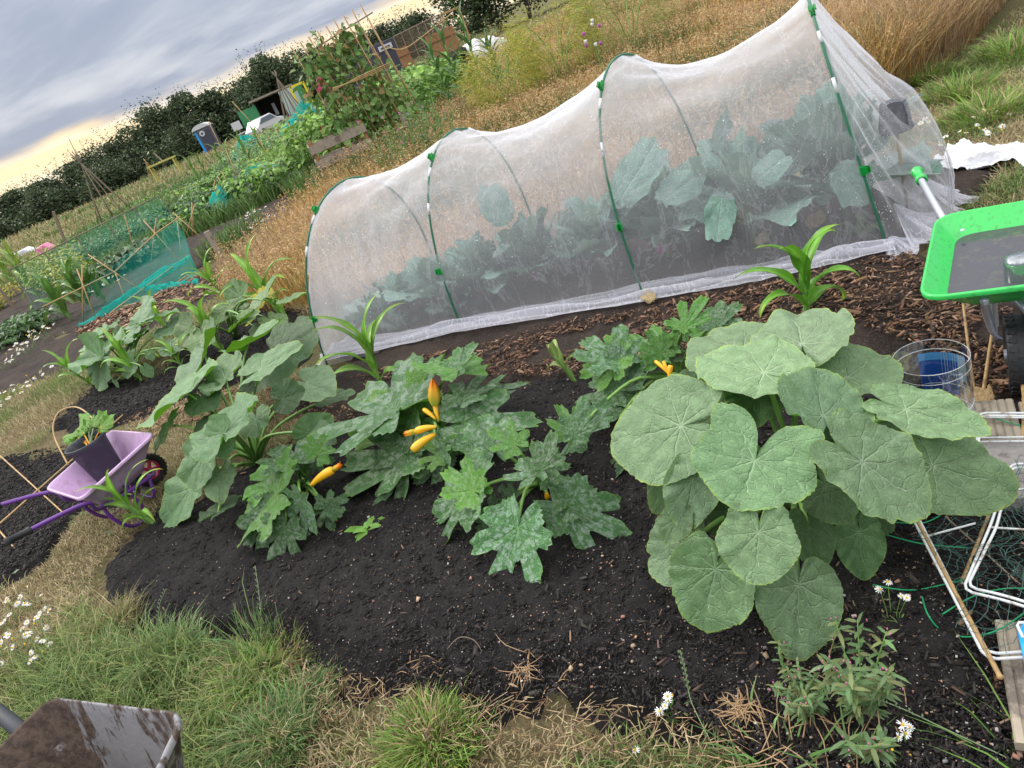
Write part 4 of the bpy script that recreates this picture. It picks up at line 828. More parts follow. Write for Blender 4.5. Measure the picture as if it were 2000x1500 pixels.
# left end: flat panel pulled down to the ground between the feet of the first hoop
h0 = H4[0]; base = h0[0] + (h0[-1] - h0[0]) * np.linspace(0, 1, NT_ + 1)[:, None]; outd = np.array([-.87, .49, 0]) * .10
for u in np.linspace(0, 1, 12)[:-1]:
    r_ = base * (1 - u) + h0 * u; r_ = r_ + outd * math.sin(math.pi * (1 - u) * .5) * (1 - u) * 1.0 + outd * .35 * np.sin(np.linspace(0, math.pi, NT_ + 1))[:, None] * (1 - u)
    r_[:, 2] = np.maximum(r_[:, 2], .02); rows.append(r_)
SG = [.07, .13, .13]
for i in range(3):
    nseg = 34
    for j in range(nseg):
        u = j / nseg; r_ = H4[i] * (1 - u) + H4[i + 1] * u; w_ = np.clip(r_[:, 2] / 1.1, 0, 2); c0 = r_.mean(0); sg = math.sin(math.pi * u ** .85) ** .8
        r_ = r_ - np.stack([0 * w_, 0 * w_, SG[i] * sg * w_ ** 1.5], 1)
        inn = (c0 - r_) * np.array([1, 1, 0]); r_ = r_ + inn * (.10 * sg * np.clip(np.sin(TT), 0, 1) ** 1.0)[:, None]; rows.append(r_)
F0 = G(1748, 493); B0 = V(1742, 186, 3.12); K0 = G(1815, 448)
uu = np.linspace(0, 1, NT_ + 1)[:, None]; endr = np.where(uu < .5, F0 * (1 - uu * 2) + B0 * (uu * 2), B0 * (2 - 2 * uu) + K0 * (uu * 2 - 1))
endr = endr + np.array([.10, -.06, 0]) * (np.sin(uu * math.pi) * .7)
for j in range(22):
    u = j / 21; r_ = H4[3] * (1 - u) + endr * u; r_ = r_ - np.stack([0 * TT, 0 * TT, .05 * math.sin(math.pi * u) * np.sin(TT)], 1); rows.append(r_)
# the far right end closes down behind the prop
endc = (F0 + K0) / 2 + np.array([.12, -.06, .02])
for j in range(1, 8):
    u = j / 7; r_ = endr * (1 - u) + endc * u; r_ = r_ + np.array([.07, -.03, 0]) * math.sin(math.pi * u); rows.append(r_)
R_ = np.array(rows); m_, n_ = R_.shape[:2]
ii, jj = np.meshgrid(np.arange(m_), np.arange(n_), indexing='ij')
dn = np.zeros_like(R_); a_ = np.gradient(R_, axis=0); b_ = np.gradient(R_, axis=1); nn_ = np.cross(a_, b_); nn_ /= np.linalg.norm(nn_, axis=2)[..., None] + 1e-9
wr = (vnoise(ii * .10 + jj * .12, jj * .55 - ii * .03, 61) - .5) * .030 + (vnoise(ii * .35, jj * 1.1, 62) - .5) * .010
pl = np.exp(-((ii - (m_ - 18)) / 12.) ** 2) * .018 * np.sin(jj * 1.9 + ii * .15); wr = wr + pl
R_ = R_ + nn_ * (wr * np.clip(R_[..., 2] * 6, 0, 1))[..., None]
idx = np.arange(m_ * n_).reshape(m_, n_); F_ = np.stack([idx[:-1, :-1], idx[1:, :-1], idx[1:, 1:], idx[:-1, 1:]], -1).reshape(-1, 4)
net = npmesh('mesh_cover', R_.reshape(-1, 3), F_, M['net'], tun, smooth=True)
# gathered hem along the ground
def hem(P0s, wd, seed, name='hem', n=90, k=14, hh=.045, out=None, mat='hem'):
    P0s = np.asarray(P0s, float); seg = np.linspace(0, len(P0s) - 1, n); i0 = np.minimum(seg.astype(int), len(P0s) - 2); fr = (seg - i0)[:, None]; C_ = P0s[i0] * (1 - fr) + P0s[i0 + 1] * fr
    tg = np.gradient(C_, axis=0); tg /= np.linalg.norm(tg, axis=1)[:, None]; o_ = np.stack([tg[:, 1], -tg[:, 0], 0 * tg[:, 0]], 1) if out is None else np.tile(out, (n, 1))
    I, K = np.meshgrid(np.arange(n), np.linspace(0, 1, k + 1), indexing='ij')
    off = K * wd * (.75 + .5 * vnoise(I * .08, K * 0, seed)); z = .045 + hh * (.5 + vnoise(I * .15, K * 0, seed + 4)) * np.sin(K * 9.5 + vnoise(I * .13, K * 2, seed + 1) * 5) ** 2 * np.sin(np.pi * np.clip(K + .12, 0, 1)) + .008 * vnoise(I * .5, K * 7, seed + 2)
    P_ = C_[:, None, :] + o_[:, None, :] * off[..., None]; P_[..., 2] += z; idx = np.arange(n * (k + 1)).reshape(n, k + 1)
    return npmesh(name, P_.reshape(-1, 3), np.stack([idx[:-1, :-1], idx[1:, :-1], idx[1:, 1:], idx[:-1, 1:]], -1).reshape(-1, 4), M[mat], tun, smooth=True)
inw = np.array([.2, .5, 0])
hem([G(648, 706), G(905, 648), G(1262, 590), G(1500, 545), F0], .085, 71)
hem([G(660, 690) , G(905, 640), G(1262, 575), G(1500, 532), F0], .06, 75, hh=.03)
hem([H4[0][-1] * [1, 1, 0], H4[0][0] * [1, 1, 0]], .10, 79, n=40)
# bunched cloth at the right end: pleated skirts fanned out over the soil
for q, (c_, ang0, ang1, rad, hgt_) in enumerate([(G(1752, 470), -1.9, .5, .20, .16), (G(1795, 420), -1.4, 1.2, .20, .20), (G(1740, 492), -2.4, -.3, .12, .05)]):
    n = 60; k = 9; A_g, K_g = np.meshgrid(np.linspace(ang0, ang1, n), np.linspace(0, 1, k), indexing='ij'); r_ = .01 + rad * K_g * (1 + .22 * np.sin(A_g * 9 + q)); z = .02 + hgt_ * (1 - K_g) ** 1.6 + (.028 * np.sin(A_g * 23 + 3 * K_g) + .012 * np.sin(A_g * 51)) * K_g * (1.2 - K_g) + .01
    P_ = np.stack([c_[0] + np.cos(A_g) * r_, c_[1] + np.sin(A_g) * r_, np.maximum(z, .008)], -1); idx = np.arange(n * k).reshape(n, k)
    npmesh('hem', P_.reshape(-1, 3), np.stack([idx[:-1, :-1], idx[1:, :-1], idx[1:, 1:], idx[:-1, 1:]], -1).reshape(-1, 4), M['hem'], tun, smooth=True)
# rain drops hanging in the mesh
n = 4200; I = rng.integers(14, m_ - 12, n); J = rng.integers(2, 26, n); P = R_[I, J] + rng.uniform(0, 1, (n, 1)) * (R_[np.minimum(I + 1, m_ - 1), J] - R_[I, J]) + rng.uniform(0, 1, (n, 1)) * (R_[I, J + 1] - R_[I, J])
kp = (vnoise(I * .12, J * .3, 66) > .38) & (P[:, 2] > .08) & (P[:, 2] < .75 + .25 * rng.random(len(P))); P = P[kp]; n = len(P); r_ = (rng.gamma(2, .0005, n) + .0009)[:, None]
vv = np.stack([P + r_ * np.array(q) for q in ((1, 0, 0), (-1, 0, 0), (0, 1, 0), (0, -1, 0), (0, 0, 1), (0, 0, -1))], 1).reshape(-1, 3)
k = np.arange(n)[:, None] * 6; F_ = np.concatenate([k + np.array([q]) for q in ((0, 2, 4), (2, 1, 4), (1, 3, 4), (3, 0, 4), (2, 0, 5), (1, 2, 5), (3, 1, 5), (0, 3, 5))])
tag(npmesh('water_drops', vv, F_, M['drop'], tun, smooth=True), kind='stuff')
# prop holding up the far end of the mesh
b = MB(); b.tube([G(1775, 420), B0 + (0, 0, -.12)], .008, 7); pr = thing('mesh_prop', 'upturned grey pot on a cane holding up the right end of the mesh', 'prop', G(1775, 420)); b.build('cane', M['cane'], pr, True)
b = MB(); b.lathe(B0 + (0, 0, -.16), [(.075, 0), (.078, .01), (.072, .012), (.055, .13), (0, .135)], 22); b.build('pot', M['pot'], pr, True)
# ------------------------------------------------------------------ brassicas inside the tunnel
def brassica(pos, label, seed, n=11, size=.26, zst=.16, cat='brassica plant', name='brassica_plant', extra=(), grp='brassicas under the white mesh', tint=(1, 1, 1), spread=.5):
    r_ = np.random.default_rng(seed); C = np.asarray(pos, float); root = thing(name, label, cat, C, grp)
    if n > 9: size *= 1.3; n += 4; zst *= 1.15; tint = (1.6, 1.62, 1.62)
    b = MB(); b.tube([C - (0, 0, .03), C + (0, 0, zst * .5), C + (.01, 0, zst)], [.016, .015, .012], 8); b.build('stem', M['stalkp'], root, True)
    for i in range(n):
        t = i / n; a = i * 2.4 + r_.normal(0, .2); el = .50 + .95 * t + r_.normal(0, .1); s_ = size * (1.05 - .35 * t) * r_.uniform(.8, 1.15)
        dv = np.array([math.cos(a) * math.cos(el), math.sin(a) * math.cos(el), math.sin(el)]); b0 = C + (0, 0, zst * (.35 + .65 * t)); A = b0 + dv * s_ * .40; T = A + nrm(dv - np.array([0, 0, .25 * (1 - t)])) * s_ * .95
        nv = np.array([-math.cos(a) * math.sin(el), -math.sin(a) * math.sin(el), math.cos(el)]) + r_.normal(0, .15, 3)
        lf = leafmesh(A, T, nv, r_.uniform(.6, .85), 'brassica', 'brassica', np.array(tint) * r_.uniform(.55, 1.3), root, .12, 0, .11, .22, seed * 50 + i)
        petiole(lf, b0, A + dv * .01, .007, .004, 'stalkp', arch=.05)
    for (p0, p1, y0, y1, k_, f_, t_) in extra:
        A = V(*p0, y0); T = V(*p1, y1); nv = nrm(np.array([0, 0, 1.]) * (1 - f_) + FRONT * f_); lf = leafmesh(A, T, nv, k_ * .78, 'brassica', 'brassica', np.array(tint) * t_, root, .10, 0, .05, .10, seed * 50 + 40 + len(root.children)); petiole(lf, C + (0, 0, zst), A, .008, .004, 'stalkp', arch=.05)
    return root
brassica((1.98, 3.42, 0), 'tall brassica nearest the right end of the mesh tunnel', 41, 13, .30, .30, extra=[((1640, 330), (1690, 400), 3.15, 3.1, 1.2, .8, 1.1), ((1600, 310), (1530, 250), 3.4, 3.5, 1.0, .7, .9), ((1650, 290), (1660, 190), 3.5, 3.55, 1.1, .8, .8)])
brassica((1.55, 3.62, 0), 'brassica with a broad pale veined leaf between the two right hoops', 42, 13, .28, .26, extra=[((1480, 350), (1540, 300), 3.35, 3.3, 1.2, .8, 1.1), ((1395, 290), (1425, 215), 3.6, 3.5, .8, .6, .6), ((1410, 385), (1400, 475), 3.3, 3.2, .9, .8, 1.0)])
brassica((1.15, 3.90, 0), 'brassica with one tall upright leaf just right of the third hoop', 43, 12, .26, .22, extra=[((1215, 385), (1285, 270), 3.75, 3.75, .95, .8, 1.05), ((1300, 390), (1370, 330), 3.6, 3.7, 1.0, .7, 1.0)])
brassica((.80, 4.12, 0), 'brassica behind the third hoop of the tunnel', 44, 12, .25, .20)
brassica((.45, 4.35, 0), 'brassica in the middle of the tunnel with holes of yellow dead leaves below', 45, 12, .25, .18, extra=[((985, 430), (945, 360), 4.4, 4.5, 1.1, .6, .9)])
brassica((.12, 4.50, 0), 'brassica right of the second hoop near the middle of the tunnel', 46, 12, .24, .16)
brassica((-.20, 4.70, 0), 'bushy brassica behind the second hoop', 47, 12, .22, .14)
brassica((-.5, 4.88, 0), 'smaller brassica between the two left hoops', 48, 10, .18, .10)
brassica((-.72, 4.90, 0), 'small frilly brassica near the left end of the mesh tunnel', 49, 10, .15, .08)
brassica((-.55, 4.62, 0), 'kale seedling in the front row close to the left hoop', 50, 9, .15, .05)
brassica((-.15, 4.45, 0), 'kohlrabi in the front row with upright pale leaves left of the second hoop', 51, 9, .17, .05)
brassica((1.9, 3.18, 0), 'withered little brassica on bare soil near the right clip', 53, 6, .10, .03, tint=(1.3, 1.15, .7))
def kohl(px, label, seed, r=.052):
    C = G(*px, .03); root = brassica(C, label, seed, 7, .15, .07, 'kohlrabi', 'kohlrabi', grp='kohlrabi under the white mesh')
    b = MB(); b.lathe(C + (0, 0, .0), [(.004, 0), (r * .7, .01), (r, .035), (r * .8, .06), (r * .3, .075), (0, .078)], 18); b.build('bulb', M['kohl'], root, True)
M['kohl'] = plain('purple_bulb_skin', (.34, .06, .24), .45, .2, 20)
kohl((1300, 495), 'purple kohlrabi right of the third hoop', 61); kohl((1120, 520), 'purple kohlrabi left of the third hoop', 62); kohl((1055, 545), 'pale leaved kohlrabi in the front row of the mesh tunnel', 63); kohl((940, 590), 'drooping kohlrabi right of the foot of the second hoop', 64, .03); kohl((755, 590), 'small kohlrabi in the left half of the tunnel', 65, .03); kohl((700, 640), 'last kohlrabi beside the left end hem', 66, .03)
def witheredleaf(px, z, label, s_=.07, az=0, seed=0):
    C = G(*px, z); T = C + np.array([math.cos(az), math.sin(az), .3]) * s_
    o = leafmesh(C, T, FRONT, .8, 'brassica', 'dead', (1, 1, 1), None, .2, 0, .15, .2, seed, name='withered_leaf'); tag(o, label, 'leaf')
M['dead'] = leafmat('withered_leaf', (.50, .38, .20), (.6, .5, .3), (.45, .33, .18), cell=7, pin=True)
witheredleaf((1275, 585), .05, 'papery pale brown leaf caught at the foot of the third hoop', .09, 1.8, 3)
witheredleaf((1480, 475), .05, 'withered tan leaf on the soil under the mesh', .08, .3, 4)
witheredleaf((1580, 440), .05, 'curled yellow leaf lying under the mesh near the right hoop', .10, .1, 5)
witheredleaf((1150, 330), .35, 'yellowed leaf among the brassicas under the mesh', .08, .1, 6)
witheredleaf((925, 800 ), .03, 'small dry leaf behind the tallest courgette plant', .04, .1, 7)
# ------------------------------------------------------------------ wheels, trays, barrows
def loft_tray(rim, bot, th=.004, lip=.012, n=10, rr=.06):
    """rim/bot: 4 corner points each; rounded corners; inner and outer skins"""
    def ring(c4, r):
        c4 = [np.asarray(p, float) for p in c4]; out = []
        for i in range(4):
            p = c4[i]; a = nrm(c4[i - 1] - p); b_ = nrm(c4[(i + 1) % 4] - p)
            for k in range(n + 1):
                t = k / n; p0 = p + a * r; p2 = p + b_ * r; out.append(p0 * (1 - t) ** 2 + p * 2 * t * (1 - t) + p2 * t * t)
        return np.array(out)
    R1 = ring(rim, rr); Rb = ring(bot, rr * .8); c = R1.mean(0); m = len(R1)
    def outw(R, d): q = R - R.mean(0); q[:, 2] = 0; q /= np.linalg.norm(q, axis=1)[:, None]; return R + q * d
    lo = Rb.mean(0)
    rows = [outw(R1, lip) + (0, 0, -.012), outw(R1, lip + .002), outw(R1, lip * .5) + (0, 0, .005), R1]
    for t in (.12, .35, .6, .85): rows.append(R1 * (1 - t) + Rb * t)
    rows += [Rb, Rb * .85 + lo * .15 - (0, 0, .008), Rb * .5 + lo * .5 - (0, 0, .01), np.tile(lo - (0, 0, .01), (m, 1))]
    v = np.concatenate(rows); f = []
    for i in range(len(rows) - 1):
        for k in range(m): f.append((i * m + k, i * m + (k + 1) % m, (i + 1) * m + (k + 1) % m, (i + 1) * m + k))
    # outer skin
    rows2 = [outw(R1, lip) + (0, 0, -.012), outw(R1, th) + (0, 0, -.014)] + [outw(R1 * (1 - t) + Rb * t, th) - (0, 0, th) for t in (.35, .7, 1)] + [np.tile(lo - (0, 0, .02), (m, 1))]
    b0 = len(v); v = np.concatenate([v] + rows2)
    for i in range(len(rows2) - 1):
        for k in range(m): f.append((b0 + i * m + k, b0 + (i + 1) * m + k, b0 + (i + 1) * m + (k + 1) % m, b0 + i * m + (k + 1) % m))
    mb = MB(); mb.add(v, f); return mb
def wheel(parent, C, axis, R, w, hubmat, spokes=5):
    axis = nrm(axis); C = np.asarray(C, float); wh = bpy.data.objects.new('wheel', None); COL.objects.link(wh); wh.parent = parent; wh.location = Vector(C) - Vector(parent.location)
    b = MB(); prof = [(R * .62, -w * .35), (R * .75, -w * .5), (R * .93, -w * .48), (R, -w * .3), (R * 1.01, 0), (R, w * .3), (R * .93, w * .48), (R * .75, w * .5), (R * .62, w * .35), (R * .62, -w * .35)]; b.lathe(C, prof, 40, axis)
    u = nrm(np.cross(axis, (0, 0, 1))); v_ = np.cross(axis, u)
    for k in range(28):                                      # tread blocks
        a = 2 * math.pi * k / 28; rd = u * math.cos(a) + v_ * math.sin(a); tg = -u * math.sin(a) + v_ * math.cos(a)
        for sg in (-1, 1): b.box(C + rd * R * 1.0 + axis * w * .30 * sg, (R * .13, w * .28, R * .05), ax=(nrm(tg + axis * .35 * sg), nrm(axis - tg * .35 * sg), rd))
    b.build('tyre', M['black'], wh)
    b = MB(); b.lathe(C, [(R * .62, -w * .3), (R * .55, -w * .36), (R * .52, -w * .2)], 32, axis); b.lathe(C, [(R * .52, w * .2), (R * .55, w * .36), (R * .62, w * .3)], 32, axis)
    b.lathe(C, [(0, -w * .55), (R * .13, -w * .55), (R * .13, w * .55), (0, w * .55)], 16, axis)
    for k in range(spokes):
        a = 2 * math.pi * k / spokes + .3; rd = u * math.cos(a) + v_ * math.sin(a); tg = -u * math.sin(a) + v_ * math.cos(a); b.box(C + rd * R * .33, (R * .46, R * .17, w * .4), ax=(rd, tg, axis))
    b.lathe(C, [(R * .50, -w * .12), (R * .56, -w * .12), (R * .56, w * .12), (R * .50, w * .12), (R * .50, -w * .12)], 32, axis)
    b.build('rim', hubmat, wh); return wh
# lilac child's barrow with the bucket
pr_ = [G(92, 952, .35), G(158, 974, .35), G(298, 848, .35), G(216, 842, .35)]; cen = sum(pr_) / 4
pb = thing('toy_wheelbarrow', 'lilac child\'s wheelbarrow with purple tubes standing between two compost beds', 'toy wheelbarrow', cen * [1, 1, 0])
bot = [p * .62 + cen * .38 - (0, 0, .15) for p in pr_]; bot[2] = bot[2] - (pr_[2] - pr_[1]) * .06; loft_tray(pr_, bot, rr=.055).build('tray', M['lilac'], pb, True)
ax_l = nrm(pr_[2] - pr_[1]); ax_w = nrm(pr_[0] - pr_[1])
wc = G(291, 918, .10); wheel(pb, wc, ax_w, .095, .055, M['pink'], 5)
for q, (p_end, c0, side) in enumerate([(G(20, 1055, .42), pr_[1], 1), (G(-40, 998, .42), pr_[0], -1)]):
    b = MB(); under = c0 * .78 + cen * .22 - (0, 0, .07); fwd = bot[2 if side == 1 else 3] - (0, 0, .02); hubp = wc + ax_w * (-.045 if side == 1 else .045)
    b.tube([p_end, c0 * 1.02 - cen * .02 - (0, 0, .03), under - (0, 0, .055), fwd - (0, 0, .035), hubp], .0115, 10, smooth=6); b.build('frame_tube', M['purple'], pb, True)
    gp = nrm(c0 - (0, 0, .03) - p_end); b = MB(); b.lathe(p_end - gp * .02, [(0, 0), (.019, .002), (.021, .012), (.017, .016), (.016, .10), (.019, .104), (.019, .112), (.012, .116)] + [(.012, .117)], 16, gp); b.build('grip', M['black'], pb, True)
    # U-shaped stand
    l0 = c0 * .7 + cen * .3 - (0, 0, .12); l1 = l0 + ax_l * .16; l0g = l0 + ax_l * .06; b = MB()
    b.tube([l0, l0 - (0, 0, .10), l0g * [1, 1, 0] + (0, 0, .02), l1 * [1, 1, 0] + (0, 0, .02), l1 + (0, 0, -.08), l1], .010, 8, smooth=5); b.build('leg', M['purple'], pb, True)
    b = MB(); b.tube([fwd + (0, 0, .0), fwd * [1, 1, 0] + (0, 0, .05) - ax_l * .05, hubp - ax_l * .14 - (0, 0, .06)], .009, 8, smooth=4); b.build('brace', M['purple'], pb, True)
bc = G(216, 925, .215); pt_ = thing('plant_pot', 'tall dusty black plant pot of chard standing in the lilac wheelbarrow', 'plant pot', bc)
b = MB(); b.lathe(bc, [(0, 0), (.078, 0), (.102, .215), (.110, .217), (.112, .235), (.108, .238), (.103, .232), (.098, .21), (.095, .16)], 40); b.build('pot_wall', M['pot'], pt_, True)
b = MB(); b.lathe(bc, [(0, .175), (.094, .172)], 30); b.build('potting_soil', M['earth'], pt_)
ch = thing('chard_plant', 'young chard with bright leaves and orange stems in the black pot', 'chard plant', bc + (0, 0, .17), None)
for i, (tx_, ty_, z_) in enumerate([(143, 828, .44), (145, 852, .42), (203, 800, .52), (224, 812, .52), (178, 812, .50), (165, 845, .42), (190, 850, .42), (160, 835, .48)]):
    T = G(tx_, ty_, z_); C = bc + (.01 * math.cos(i * 2), .01 * math.sin(i * 2), .175); A = C * .5 + T * .5 + (0, 0, .03); lf = leafmesh(A, T, nrm(FRONT + (0, 0, .4)), .85, 'brassica', 'chard', np.array([1, 1, 1]) * (1 + .1 * math.sin(i * 3)), ch, .1, 0, .12, .15, 300 + i)
    petiole(lf, C, A + (T - A) * .12, .0045, .003, 'orangestem' if i % 2 else 'stalkp', arch=.1)
# ------------------------------------------------------------------ green barrow with water and a jar
FL = G(1800, 582, .45); BL = G(1832, 424, .45); wd = nrm(G(1995, 568, .45) - G(1830, 588, .45)); wb = nrm(G(2000, 400, .45) - G(1860, 424, .45)); FR = FL + wd * .52; BR = BL + wb * .56
cen = (FL + BL + FR + BR) / 4; rim_ = [BL, FL, FR, BR]; bot = [p * .66 + cen * .34 - (0, 0, .095) for p in rim_]
gb = thing('wheelbarrow', 'small bright green wheelbarrow tray holding murky water at the right edge', 'wheelbarrow', cen * [1, 1, 0])
loft_tray(rim_, bot, rr=.075, lip=.010).build('tray', M['gbar'], gb, True)
wv = [p * .80 + cen * .20 - (0, 0, .055) for p in rim_]; ring = []
for i in range(4):
    p = wv[i]; a = nrm(wv[i - 1] - p); b_ = nrm(wv[(i + 1) % 4] - p)
    for k in range(9): t = k / 8; ring.append((p + a * .07) * (1 - t) ** 2 + p * 2 * t * (1 - t) + (p + b_ * .07) * t * t)
b = MB(); b.add(ring + [cen - (0, 0, .055)], [(i, (i + 1) % len(ring), len(ring)) for i in range(len(ring))]); o = b.build('murky_water', M['water'], gb)
hd = nrm(BL - FL); hd = nrm(hd + (0, 0, .03)); hstart = BL * .85 + cen * .15 - (0, 0, .05)
ge = G(1792, 338, .47)
for q, off in enumerate((0, .44)):
    sh = wb * off; a0 = BL - (0, 0, .012) + wd * .02; b = MB(); b.tube([ge + sh, a0 + sh - (0, 0, .012), (a0 + sh) * .7 + cen * .3 - (0, 0, .13), cen * .8 + (FL + sh) * .2 - (0, 0, .16), cen * .62 + (FL + wd * .26) * .38 - (0, 0, .22)], .0125, 12, smooth=5); b.build('frame_tube', M['silver'], gb, True)
    gp = nrm(a0 - ge); b = MB(); b.lathe(ge + sh - gp * .02, [(0, 0), (.020, .0), (.022, .006), (.022, .012), (.017, .016), (.016, .075), (.022, .082), (.022, .094), (.015, .098)], 20, gp); b.build('grip', M['gbar'], gb, True)
    lg = cen * .55 + (BL + wd * .48 * q) * .45 - (0, 0, .13); b = MB(); b.tube([lg, lg * [1, 1, 0] + (0, 0, .15), lg * [1, 1, 0] + (0, 0, .02), lg * [1, 1, 0] + hd * .08 + (0, 0, .01), lg + hd * .08 + (0, 0, -.02)], .011, 10, smooth=5); b.build('leg', M['silver'], gb, True)
b = MB(); b.tube([G(1922, 585, .40), G(1930, 620, .28), G(1940, 650, .2), G(1958, 662, .16)], [.012, .013, .009, .002], 10, smooth=4); b.build('bracket', M['silver'], gb, True)
b = MB(); b.lathe(BL * .86 + FL * .14 + wd * .075 - (0, 0, .028), [(0, .004), (.006, .004), (.0075, .0)], 12); b.build('bolt', M['silver'], gb, True)
wheel(gb, G(1992, 690, .12), nrm(wd + (0, 0, 0)), .125, .075, M['silver'], 6)
jc = G(1992, 548, .385); jar = thing('glass_jar', 'upturned glass jar standing in the water of the green barrow tray', 'jar', jc)
b = MB(); b.lathe(jc - (0, 0, .035), [(.0, 0), (.034, 0), (.038, .008), (.038, .100), (.035, .112), (.026, .115), (.0, .114)], 30); b.build('jar_wall', M['glass'], jar, True)
b = MB(); b.lathe(jc - (0, 0, .034), [(0, .001), (.031, .001), (.031, .030), (0, .032)], 24); b.build('algae_water', plain('green_algae', (.05, .055, .02), .4, .4, 40), jar, True)
# ------------------------------------------------------------------ cut plastic bottle
btc = G(1817, 697, .31); bc = btc * [1, 1, 0]; R_b = np.linalg.norm(G(1893, 690, .31) - G(1742, 690, .31)) / 2
bt = thing('plastic_bottle', 'large clear plastic bottle with its top cut off and a blue label', 'plastic bottle', bc)
prof = [(R_b * .55, .012), (R_b * .9, .004), (R_b, .02)] + [(R_b * (1 - .025 * (1 if i % 2 else 0)), .03 + .0115 * i) for i in range(20)] + [(R_b, .285), (R_b * .99, .31)]
b = MB(); b.lathe(bc, prof, 44); b.build('bottle_wall', M['clear'], bt, True)
for z_ in (.05, .10, .15, .275, .309):
    b = MB(); b.lathe(bc, [(R_b * .985, z_), (R_b * 1.0, z_ + .0012), (R_b * .985, z_ + .0024)], 44); b.build('rim' if z_ > .3 else 'ridge', M['white'], bt, True)  # thin white rings added on the clear wall: its highlights painted as colour
def ang(v): return math.atan2(v[1], v[0])
def band_(z0, z1, a0, a1, mat, name, rr=1.012):
    n = 14; v = []; 
    for k in range(n + 1):
        a = a0 + (a1 - a0) * k / n
        for z in (z0, z1): v.append(bc + (R_b * rr * math.cos(a), R_b * rr * math.sin(a), z))
    b = MB(); b.add(v, [(2 * k, 2 * k + 2, 2 * k + 3, 2 * k + 1) for k in range(n)]); return b.build(name, mat, bt, True)
M['lblue'] = plain('blue_label', (.01, .10, .42), .3, .12, 40, spec=.5); M['lsky'] = plain('sky_blue_label', (.10, .40, .75), .3, .1, 40); M['lpale'] = plain('pale_label', (.42, .56, .68), .45, .08, 60)
aR = ang(G(1893, 700, .2) - bc); 
band_(.11, .235, aR - .12, aR + .95, M['lblue'], 'label'); band_(.235, .262, aR - .12, aR + .95, M['lsky'], 'label_stripe')
aL = ang(G(1742, 700, .2) - bc); band_(.17, .262, aL - 1.55, aL - .75, M['lpale'], 'label')
def text(txt, size, mat, P, xdir, ydir, name, parent):
    cu = bpy.data.curves.new(name, 'FONT'); cu.body = txt; cu.size = size; cu.extrude = .0002; o = bpy.data.objects.new('tmp', cu); COL.objects.link(o)
    dg = bpy.context.evaluated_depsgraph_get(); me = bpy.data.meshes.new_from_object(o.evaluated_get(dg)); bpy.data.objects.remove(o)
    xd = nrm(xdir); yd = nrm(ydir); zd = np.cross(xd, yd)
    for v in me.vertices: c = v.co; v.co = Vector(P + xd * c.x + yd * c.y + zd * (c.z))
    me.materials.clear(); return link(name, me, mat, parent)
nR = np.array([math.cos(aR - .25), math.sin(aR - .25), 0]); text('S', .022, M['white'], bc + nR * R_b * 1.03 + (0, 0, .165), np.cross((0, 0, 1), nR), (0, 0, 1), 'lettering', bt)
nL = np.array([math.cos(aL - 1.0), math.sin(aL - 1.0), 0]); text('Car', .020, M['black'], bc + nL * R_b * .985 + (0, 0, .163) + np.cross((0, 0, 1), nL) * -.014, np.cross((0, 0, 1), nL), (0, 0, 1), 'lettering', bt)
# ------------------------------------------------------------------ canes
def cane(P0, P1, label, r=.004, mat='cane', group=None, bend=0.0):
    P0 = np.asarray(P0, float); P1 = np.asarray(P1, float); n = max(4, int(np.linalg.norm(P1 - P0) / .14)); b = MB(); pts = []; rs = []
    side = nrm(np.cross(P1 - P0, (0, 0, 1)) + 1e-6)
    for i in range(n + 1):
        t = i / n; p = P0 * (1 - t) + P1 * t + side * bend * math.sin(t * math.pi)
        pts += [p, p + (P1 - P0) / n * .03, p + (P1 - P0) / n * .08]; k = 1 - .3 * t; rs += [r * k, r * 1.3 * k, r * k]
    b.tube(pts, rs, 7); o = b.build('bamboo_cane', M[mat], None, True); return tag(o, label, 'cane', group)
cane(G(1908, 815, .03), G(1880, 585, .12), 'bamboo cane running from beside the bottle up under the green tray, left one', .006)
cane(G(1913, 815, .03), G(1948, 580, .12), 'bamboo cane crossing beside the bottle towards the barrow wheel, right one', .006)
cane(G(1988, 900, .06), G(1996, 745, .08), 'bent bamboo cane lying over the board at the right edge', .007, bend=.01)
cane(G(1955, 1325, .10), G(1787, 1008, .10), 'long bamboo cane tied along the left side of the white wire rack', .0055)
cane(G(1838, 1238, .04), G(1980, 885, .07), 'bamboo cane slanting under the white wire rack', .005)
cane(G(2050, 1195, .05), G(1850, 1012, .05), 'thin weathered cane crossing under the dark netting', .003, 'canegrey')
cane(G(1912, 905, .05), G(1908, 820, .06), 'short cane bound to the top corner of the white rack', .006)
cane(G(1949, 1345, .04), G(1941, 1300, .05), 'stub of cane poking out below the corner of the white rack', .005, 'brownwood')
cane(G(-20, 1040, .06), G(238, 812, .10), 'long bamboo cane lying behind the lilac wheelbarrow', .006)
cane(G(-20, 872, .08), G(124, 1002, .05), 'bamboo cane crossing the small compost bed at the left edge', .006)
cane(G(-20, 1015, .06), G(41, 1085, .03), 'short bamboo cane at the lower left edge of the small bed', .006)
b = MB(); b.tube([G(133, 908, .12), G(107, 855, .25), G(105, 825, .32), G(118, 803, .36), G(148, 795, .37), G(176, 812, .34), G(200, 845, .26)], .0055, 8, smooth=6); tag(b.build('cane_arch', M['cane'], None, True), 'bent cane arch over the bed behind the black pot', 'cane arch')
